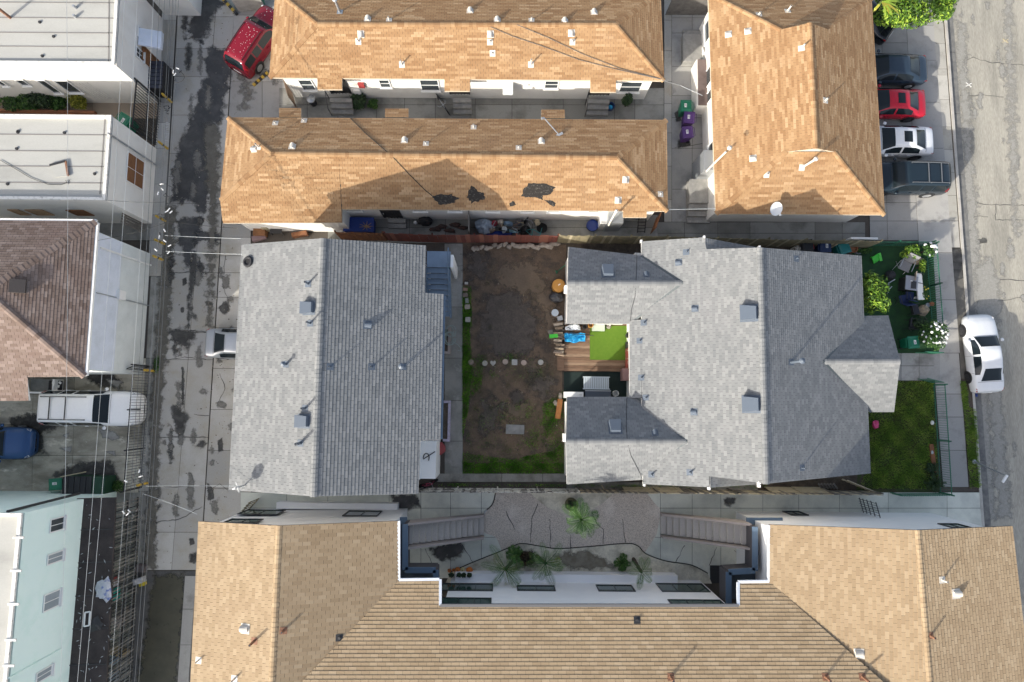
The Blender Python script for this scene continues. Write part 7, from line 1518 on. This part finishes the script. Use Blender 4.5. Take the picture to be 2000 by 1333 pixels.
for j_ in range(n):
    for i_ in range(n): x = 1103 + 40 * i_ / (n - 1) + rnd.uniform(-1, 1); y = 651 + 17 * j_ / (n - 1) + rnd.uniform(-1, 1) + (2 if i_ in (3, 4) and j_ == n - 1 else 0); vs.append(W(x, y, .3 + .1 * math.sin(i_ * 1.3 + j_) + rnd.uniform(0, .1)))
b.add(vs, [(j_ * n + i_, (j_ + 1) * n + i_, (j_ + 1) * n + i_ + 1, j_ * n + i_ + 1) for j_ in range(n - 1) for i_ in range(n - 1)]); tag(b.build('tarpaulin', m_tarpb, loc=p), 'crumpled bright blue tarpaulin on the deck edge', 'tarp')
p = W(1118, 641, .15); tag(MB().blob(p + Vector((0, 0, .28)), .45, .2, .28, seed=8, n=10, m=6, j=.3).build('bag', mat('white_bag', (.62, .66, .7), rough=.5, col2=(.12, .14, .17), s1=6, lo=.52, hi=.6), loc=p), 'white printed sack under the wing eave beside the blue tarpaulin', 'sack')
for i, (x, y, r, h, m, l) in enumerate(((1152, 637, .16, .4, m_org, 'orange pot under the wing eave'), (1141, 640, .15, .35, m_dark, 'black pot under the wing eave'), (1188, 639, .14, .2, m_peel, 'pale bowl at the edge of the lime turf mat'), (1226, 656, .2, .6, p_blkp, 'black kettle grill at the deck corner'))):
    p = W(x, y, .15); tag(MB().lathe(p, [(r * .75, 0), (r, h), (r * .85, h), (r * .7, h * .3), (0, h * .3)], 14).build('pot', m, loc=p), l, 'pot' if i < 3 else 'grill')
p = W(1168, 641, .15); tag(MB().obox(p, .75, .4, .2, 0).build('storage_box', mat('clear_plastic', (.42, .48, .40), rough=.3), loc=p), 'translucent storage box on the lime turf mat', 'box')
MB().tube([W(1108, 651, .5), W(1160, 656, .35)], .02, 6).build('handle', m_dark, thing('pole', 'dark pole lying over the bright blue tarpaulin', 'pole', W(1130, 652)))
for i, (x, y, sx, l) in enumerate(((1225, 676, .25, 'dark small stool at the house wall on the deck'), (1226, 702, .3, 'red tool rack at the house wall on the deck'))): p = W(x, y, .15); tag(MB().obox(p, sx, .4 if i == 0 else 1.3, .45, 0).build('stool' if i == 0 else 'rack', m_dark if i == 0 else mat('red_rack', (.34, .07, .05), rough=.6, col2=(.5, .4, .3), s1=9, lo=.55, hi=.6), loc=p), l, 'stool' if i == 0 else 'rack')
t = thing('folding_table', 'pale blue grey slatted table on the dark court mat', 'table', W(1164, 748)); a, c = W(1140, 759, .75), W(1190, 738, .75); m_tb = mat('pale_table', (.50, .56, .60), rough=.5)
for i in range(14): x = a.x + (c.x - a.x) * i / 14; MB().box(x, x + (c.x - a.x) / 14 - .025, a.y, c.y, .7, .75).build('slat', m_tb, t)
MB().box(a.x - .04, c.x + .04, a.y - .05, a.y, .69, .76).build('edge', m_tb, t); MB().box(a.x - .04, c.x + .04, c.y, c.y + .05, .69, .76).build('edge', m_tb, t)
for x in (a.x, c.x - .05):
    for y in (a.y, c.y - .05): MB().box(x, x + .05, y, y + .05, .06, .69).build('leg', m_dark, t)
t = thing('workbench', 'dark slate topped bench below the slatted table', 'bench', W(1167, 770)); a, c = W(1143, 782, .8), W(1193, 764, .8); MB().box(a.x, c.x, a.y, c.y, .72, .8).build('top', mat('slate_top', (.07, .085, .11), rough=.4), t); MB().bar((a.x, c.y, .82), (c.x, c.y, .82), .05).build('edge', m_galv, t)
for x in (a.x, c.x - .08): MB().box(x, x + .08, a.y, c.y, .06, .72).build('leg', m_dark, t)
p = W(1200, 769); tag(MB().lathe(p, [(.16, .06), (.18, .5), (.15, .5), (.14, .1)], 12).build('basket', m_white, loc=p), 'white basket beside the dark slate bench', 'basket')
p = W(1218, 733); tag(MB().obox(p, .42, .7, .85, 0).build('cabinet', mat('dusty_pink', (.27, .16, .15), rough=.7), loc=p), 'dusty pink cabinet against the court wall', 'cabinet')
p = W(1118, 772); t = thing('washing_sink', 'white sink unit with round bowl at the wing corner', 'sink', p); MB().obox(p, 1.1, .35, .85, 0).build('body', m_white, t); MB().lathe(p + Vector((.35, -.06, .85)), [(.17, 0), (.17, .05), (.12, .05), (.1, .01)], 14).build('bowl', m_white, t)
# ================================================================== turf yard of the grey house
def chair(label, px, py, rz, m, mf=m_dark, s=1.0, name='folding_chair'):
    t = thing(name, label, 'chair', (0, 0, 0)); MB().box(-.24, .24, -.22, .22, .40, .43).build('seat', m, t)
    M = Matrix.Translation((0, .22, .43)) @ Matrix.Rotation(RD(-22), 4, 'X'); MB().box(-.24, .24, -.015, .015, .02, .55, M=M).build('backrest', m, t)
    for sx in (-1, 1):
        for sy in (-1, 1): MB().tube([(sx * .25, sy * .22, 0), (sx * .25, -sy * .18, .42)], .014, 5).build('leg', mf, t)
        MB().tube([(sx * .27, -.2, .6), (sx * .27, .28, .62)], .018, 5).build('armrest', mf, t)
    t.location = W(px, py) + Vector((0, 0, .012)); t.rotation_euler = (0, 0, rz); t.scale = (s, s, s); return t
m_navy = mat('navy_fabric', (.012, .025, .085), rough=.8, fine=.15, obj=True); m_greyf = mat('grey_fabric', (.20, .20, .205), rough=.8, fine=.1, obj=True); m_charf = mat('charcoal_fabric', (.028, .03, .038), rough=.85, fine=.15, obj=True)
chair('grey lounge chair on the turf above the grill', 1756, 524, RD(-25), m_greyf, m_galv, 1.35); chair('navy folding chair below the grill', 1756, 587, RD(190), m_navy, s=1.1); chair('second navy folding chair close to the white bench', 1768, 580, RD(170), m_navy, s=1.0)
chair('charcoal folding chair beside the tan sack', 1777, 607, RD(100), m_charf, s=1.1); chair('charcoal patio chair with woven seat near the green bin', 1773, 636, RD(80), m_charf, s=1.15)
chair('tan grey chair half behind the white bench', 1783, 548, RD(80), mat('tan_fabric', (.28, .24, .2), rough=.8, obj=True), s=1.1)
p = W(1708, 506); t = thing('toy_chair', 'lime green plastic child chair tipped over on the turf', 'chair', p); m_lime = mat('lime_plastic', (.07, .55, .05), rough=.4)
MB().obox(p + Vector((0, 0, .12)), .55, .42, .05, .5, tilt=(.35, .2)).build('seat', m_lime, t); MB().obox(p + Vector((.3, .1, .1)), .14, .5, .06, .3, tilt=(.2, -.5)).build('backrest', m_lime, t)
for k in range(3): a = .8 + k * 2; MB().obox(p + Vector((math.cos(a) * .25, math.sin(a) * .2, 0)), .07, .07, .2, a).build('leg', m_lime, t)
p = W(1764, 558); t = thing('grill', 'silver barbecue grill with side table on the turf', 'grill', p); MB().obox(p, .6, .75, .75, -.12).build('cabinet', m_dark, t); MB().obox(p + Vector((0, 0, .75)), .72, .85, .07, -.12).build('top', mat('satin_steel', (.32, .33, .36), rough=.4, metal=.3), t); MB().obox(p + Vector((.1, -.12, .82)), .3, .45, .03, -.12).build('grate', m_dark, t); MB().obox(p + Vector((-.02, .12, .82)), .12, .05, .04, -.12).build('knob', m_white, t)
t = thing('frame_cart', 'bent silver pipe frame beside the grill', 'frame', W(1738, 562))
for pts in (((1732, 558, .2), (1738, 552, .9), (1748, 546, .9)), ((1733, 574, .2), (1736, 566, .9), (1742, 560, .9)), ((1736, 552, .9), (1735, 572, .9))): MB().tube([W(x, y, z) for x, y, z in pts], .025, 6).build('pipe', m_galv, t)
t = thing('white_bench', 'long narrow white bench top by the front railing', 'bench', W(1796, 558)); a, c = W(1793, 534, .6), W(1799, 586, .6); MB().bar(a, c, .36, .1).build('top', m_white, t)
for f in (.12, .88): q = a.lerp(c, f); MB().box(q.x - .14, q.x + .14, q.y - .05, q.y + .05, .006, .55).build('leg', m_white, t)
p = W(1733, 540); tag(MB().blob(p + Vector((0, 0, .3)), .3, .3, .3, seed=3, j=.08, n=12, m=8).build('kettle_grill', p_blkp, loc=p), 'black round kettle grill above the bent pipe frame', 'grill')
p = W(1788, 511); tag(MB().blob(p + Vector((0, 0, .2)), .42, .22, .22, seed=5, n=10, m=6, j=.15).build('boulder', mat('tan_boulder', (.36, .29, .2), rough=.9, col2=(.25, .2, .14), s1=4, fine=.15), loc=p), 'tan boulder in the turf yard corner bed', 'boulder')
p = W(1796, 608); tag(MB().blob(p + Vector((0, 0, .28)), .36, .3, .3, seed=6, n=10, m=6, j=.25).build('sack', mat('tan_sack', (.36, .30, .22), rough=.9, col2=(.2, .16, .11), s1=5, fine=.2), loc=p), 'tan sack slumped beside the charcoal chair', 'sack')
for i, (x, y, r, h, m, l) in enumerate(((1815, 595, .13, .28, m_clay, 'small clay pot by the front railing'), (1808, 597, .13, .22, m_galv, 'grey pot beside the small clay pot'), (1660, 489, .26, .45, m_clay, 'brown clay pot at the eave corner'), (1672, 493, .2, .3, mat('grey_glaze', (.2, .22, .24), rough=.4), 'grey glazed pot at the eave corner'), (1788, 582, .12, .2, p_bluep, 'blue pail near the white bench end'))):
    p = W(x, y); tag(MB().lathe(p, [(r * .7, 0), (r, h), (r * .85, h), (r * .75, h * .75), (0, h * .75)], 14).build('plant_pot', m, loc=p), l, 'pot')
# clutter between the bins and olive fence
p = W(1578, 485, .6); tag(MB().obox(p, .5, .3, .25, .2).build('toy', mat('red_toy', (.45, .03, .03), rough=.5), loc=p), 'red plastic toy on top of the bins by the olive fence', 'toy')
heap('bag', 'white and grey bag among the bins by the olive fence', 'bag', 1550, 490, 0, (.3, .25, .4), m_peel, 9)
for i, (x0, y0, x1, y1) in enumerate(((1606, 488, 1634, 474), (1610, 491, 1636, 477), (1602, 490, 1628, 476))): a, c = W(x0, y0, .2), W(x1, y1, 1.1); tag(MB().bar(a, c, .08, .03).build('lath', m_paleo, loc=a), ('upper', 'middle', 'lower')[i] + ' cream slat of the bundle leaning by the teal bin', 'lath')
# lawn odds
p = W(1703, 830, .03); tag(MB().blob(p + Vector((.1, 0, .15)), .22, .28, .16, seed=2, n=8, m=5, j=.3).build('toy', mat('pink_plastic', (.62, .06, .18), rough=.5), loc=p), 'bright pink toy by the house on the lawn', 'toy')
for i, (x, y, m, l) in enumerate(((1819, 826, m_white, 'small white box by the lawn railing'), (1818, 884, m_galv, 'pale round stone by the lawn railing'))): p = W(x, y); tag(MB().blob(p + Vector((0, 0, .08)), .1, .14, .1, seed=i, n=7, m=5, j=.1).build('stone' if i else 'box', m, loc=p), l, 'stone' if i else 'box')
MB().bar(W(1818, 868, .06), W(1826, 925, .06), .25, .12).build('board', m_redb, thing('bed_edging', 'reddish brown board edging by the lawn railing', 'edging', W(1822, 896)))
# apartment courtyard pumpkins and pots
PG = 'pumpkins on the white plinth'
for i, (x, y, r, c, l) in enumerate(((878, 1114, .12, (.4, .12, .02), 'small dark orange pumpkin at the end of the row'), (886, 1113, .1, (.42, .13, .02), 'smallest orange pumpkin, second in the row'), (894, 1112, .17, (.5, .15, .02), 'orange pumpkin beside the cream one'), (904, 1112, .15, (.62, .52, .25), 'cream yellow pumpkin in the row'), (917, 1113, .21, (.55, .15, .015), 'biggest orange pumpkin of the row'))):
    p = W(x, y, .04); t = thing('pumpkin', l, 'pumpkin', p, PG); b = MB(); vs = []; n, mm = 20, 8
    for a in range(mm + 1):
        th = math.pi * a / mm
        for k in range(n): q = r * (1 - .1 * abs(math.sin(k * math.pi * 5 / n))) * math.sin(th); vs.append((p.x + q * math.cos(k * 2 * math.pi / n), p.y + q * math.sin(k * 2 * math.pi / n), p.z + r * .75 * (1 - math.cos(th))))
    b.add(vs, [(a * n + k, a * n + (k + 1) % n, (a + 1) * n + (k + 1) % n, (a + 1) * n + k) for a in range(mm) for k in range(n)]); b.build('fruit', mat('pumpkin_' + str(i), c, rough=.5, fine=.1), t, smooth=True); MB().cyl(p + Vector((0, 0, r * 1.4)), .025, .07, 6).build('stalk', m_bark, t)
for i, x in enumerate((882, 897, 906, 917)): p = W(x, 1122, .75); t = thing('succulent_pot', ('dark succulent pot nearest the balcony on the plinth', 'wide dark succulent pot on the plinth', 'little dark succulent pot on the plinth', 'leafy succulent pot behind the biggest pumpkin')[i], 'potted plant', p); MB().lathe(p, [(.08, 0), (.13, .14), (.1, .14), (0, .1)], 12).build('pot', m_dark, t); b = MB(); leaf_cloud(b, p + Vector((0, 0, .2)), (.16, .13, .1), 70, .09, random.Random(i)); tag(b.build('leaves', lf_dark, t), kind='stuff')
# patio junk beside the lean-to
PJ = 'scattered belongings in the slatted enclosure'
for i, (x, y, c, sx, sy, l) in enumerate(((280, 1108, (.12, .1, .1), .5, .35, 'dark bag with red trim at the enclosure corner'), (277, 1132, (.5, .5, .52), .5, .3, 'white wheeled toy at the enclosure fence'), (282, 1138, (.55, .45, .03), .25, .25, 'yellow toy at the enclosure fence'), (228, 1158, (.02, .38, .33), .4, .6, 'teal tub in the enclosure'), (225, 1140, (.55, .56, .6), .35, .3, 'white bag above the teal tub'), (224, 1130, (.3, .05, .05), .3, .25, 'red box near the teal tub'), (240, 1190, (.3, .28, .25), .7, .35, 'tan crate below the teal tub'), (232, 1210, (.5, .45, .45), .6, .4, 'pinkish crate in the enclosure'), (226, 1282, (.25, .32, .38), .5, .5, 'blue grey basket low in the enclosure'), (238, 1270, (.4, .32, .2), .8, .3, 'pale timber bundle low in the enclosure'), (225, 1315, (.3, .33, .36), .6, .5, 'grey tub at the bottom edge of the enclosure'))):
    p = W(x, y); tag(MB().obox(p, sx, sy, rnd.uniform(.3, .6), rnd.uniform(-.4, .4)).build('belonging', mat('junkc_' + str(i), c, rough=.7, fine=.2, col2=tuple(v * .6 for v in c), s1=6), loc=p), l, 'clutter', PJ)
p = W(205, 1150, 2.72); tag(MB().blob(p + Vector((0, 0, .1)), .42, .62, .14, seed=12, n=10, m=5, j=.3).build('plastic_sheet', mat('white_blue_sheet', (.5, .52, .56), rough=.5, col2=(.12, .17, .42), s1=4, lo=.55, hi=.65), loc=p), 'crumpled white and blue sheet on the black lean to roof', 'plastic sheet')
p = W(172, 1208, 2.85); t = thing('window_frame', 'discarded white frame lying on the black lean to roof', 'frame', p)
for a, c in (((166, 1197), (176, 1195)), ((164, 1224), (174, 1222)), ((166, 1197), (164, 1224)), ((176, 1195), (174, 1222))): MB().bar(W(*a, 2.95), W(*c, 2.92), .07, .05).build('bar', m_white, t)
p = W(190, 1218, 2.7); tag(MB().blob(p + Vector((0, 0, .1)), .3, .35, .12, seed=15, n=9, m=5, j=.4).build('rag', m_dark, loc=p), 'black rag heap on the black lean to roof', 'rag')
r_ = random.Random(6); b = MB()
for i in range(70):
    x, y = r_.uniform(150, 218), r_.uniform(985, 1330); f = (x - 150) / 75; p = W(x, y, 3.035 - .4 * f); a = r_.uniform(0, 3.1); s_ = r_.uniform(.02, .07); b.add([p + Vector((math.cos(a) * s_ * 1.8, math.sin(a) * s_ * 1.8, .01)), p + Vector((-math.sin(a) * s_ * .4, math.cos(a) * s_ * .4, .012)), p - Vector((math.cos(a) * s_ * 1.8, math.sin(a) * s_ * 1.8, -.01)), p + Vector((math.sin(a) * s_ * .4, -math.cos(a) * s_ * .4, .012))], [(0, 1, 2, 3)])
tag(b.build('litter', m_galv, lean), kind='stuff')
# porch of the brown roofed house
t = thing('porch_railing', 'white railed porch with a black bench beside the white SUV', 'porch', W(100, 760)); a, c = W(65, 768), W(128, 742)
MB().box(a.x, c.x, a.y, c.y, 0, .25).build('floor', m_conc0, t)
for i in range(16): x = a.x + (c.x - a.x) * i / 15; MB().box(x - .02, x + .02, a.y, a.y + .04, .25, 1.0).build('baluster', m_white, t)
MB().bar((a.x, a.y + .02, 1.03), (c.x, a.y + .02, 1.03), .1, .06).build('handrail', m_white, t); MB().box(c.x - .06, c.x + .06, a.y, c.y, .25, 1.0).build('side_panel', m_white, t)
t = thing('porch_bench', 'black slatted bench with white papers on the railed porch', 'bench', W(107, 756)); a, c = W(94, 762, .7), W(123, 744, .7)
for i in range(8): x = a.x + (c.x - a.x) * i / 8; MB().box(x, x + .06, a.y, c.y, .64, .7).build('slat', m_dark, t)
for i in range(5): p = W(104 + i * 3.4, 748 + (i % 2) * 7, .72); MB().obox(p, .12, .16, .02, i).build('paper', m_white, t)
# small roadside litter
for i, (x, y, m, l) in enumerate(((1964, 80, m_paleo, 'pale crossed sticks lying in the street'), (1892, 166, m_whited, 'pale smear of litter near the kerb in the street'))):
    b = MB(); p = W(x, y, -.16)
    for k in (0, 1): a = .5 - k * 1.2; b.bar(p - Vector((math.cos(a) * .22, math.sin(a) * .22, 0)), p + Vector((math.cos(a) * .22, math.sin(a) * .22, 0)), .05, .02)
    tag(b.build('litter_stick', m, loc=p), l, 'litter')
t = thing('toy_ball', 'blue toy by the rear wheel of the kerbside white sedan', 'toy', W(1907, 772, -.16)); MB().blob(W(1907, 772, -.1), .08, .12, .07, n=8, m=5, j=.1).build('body', p_bluep, t)
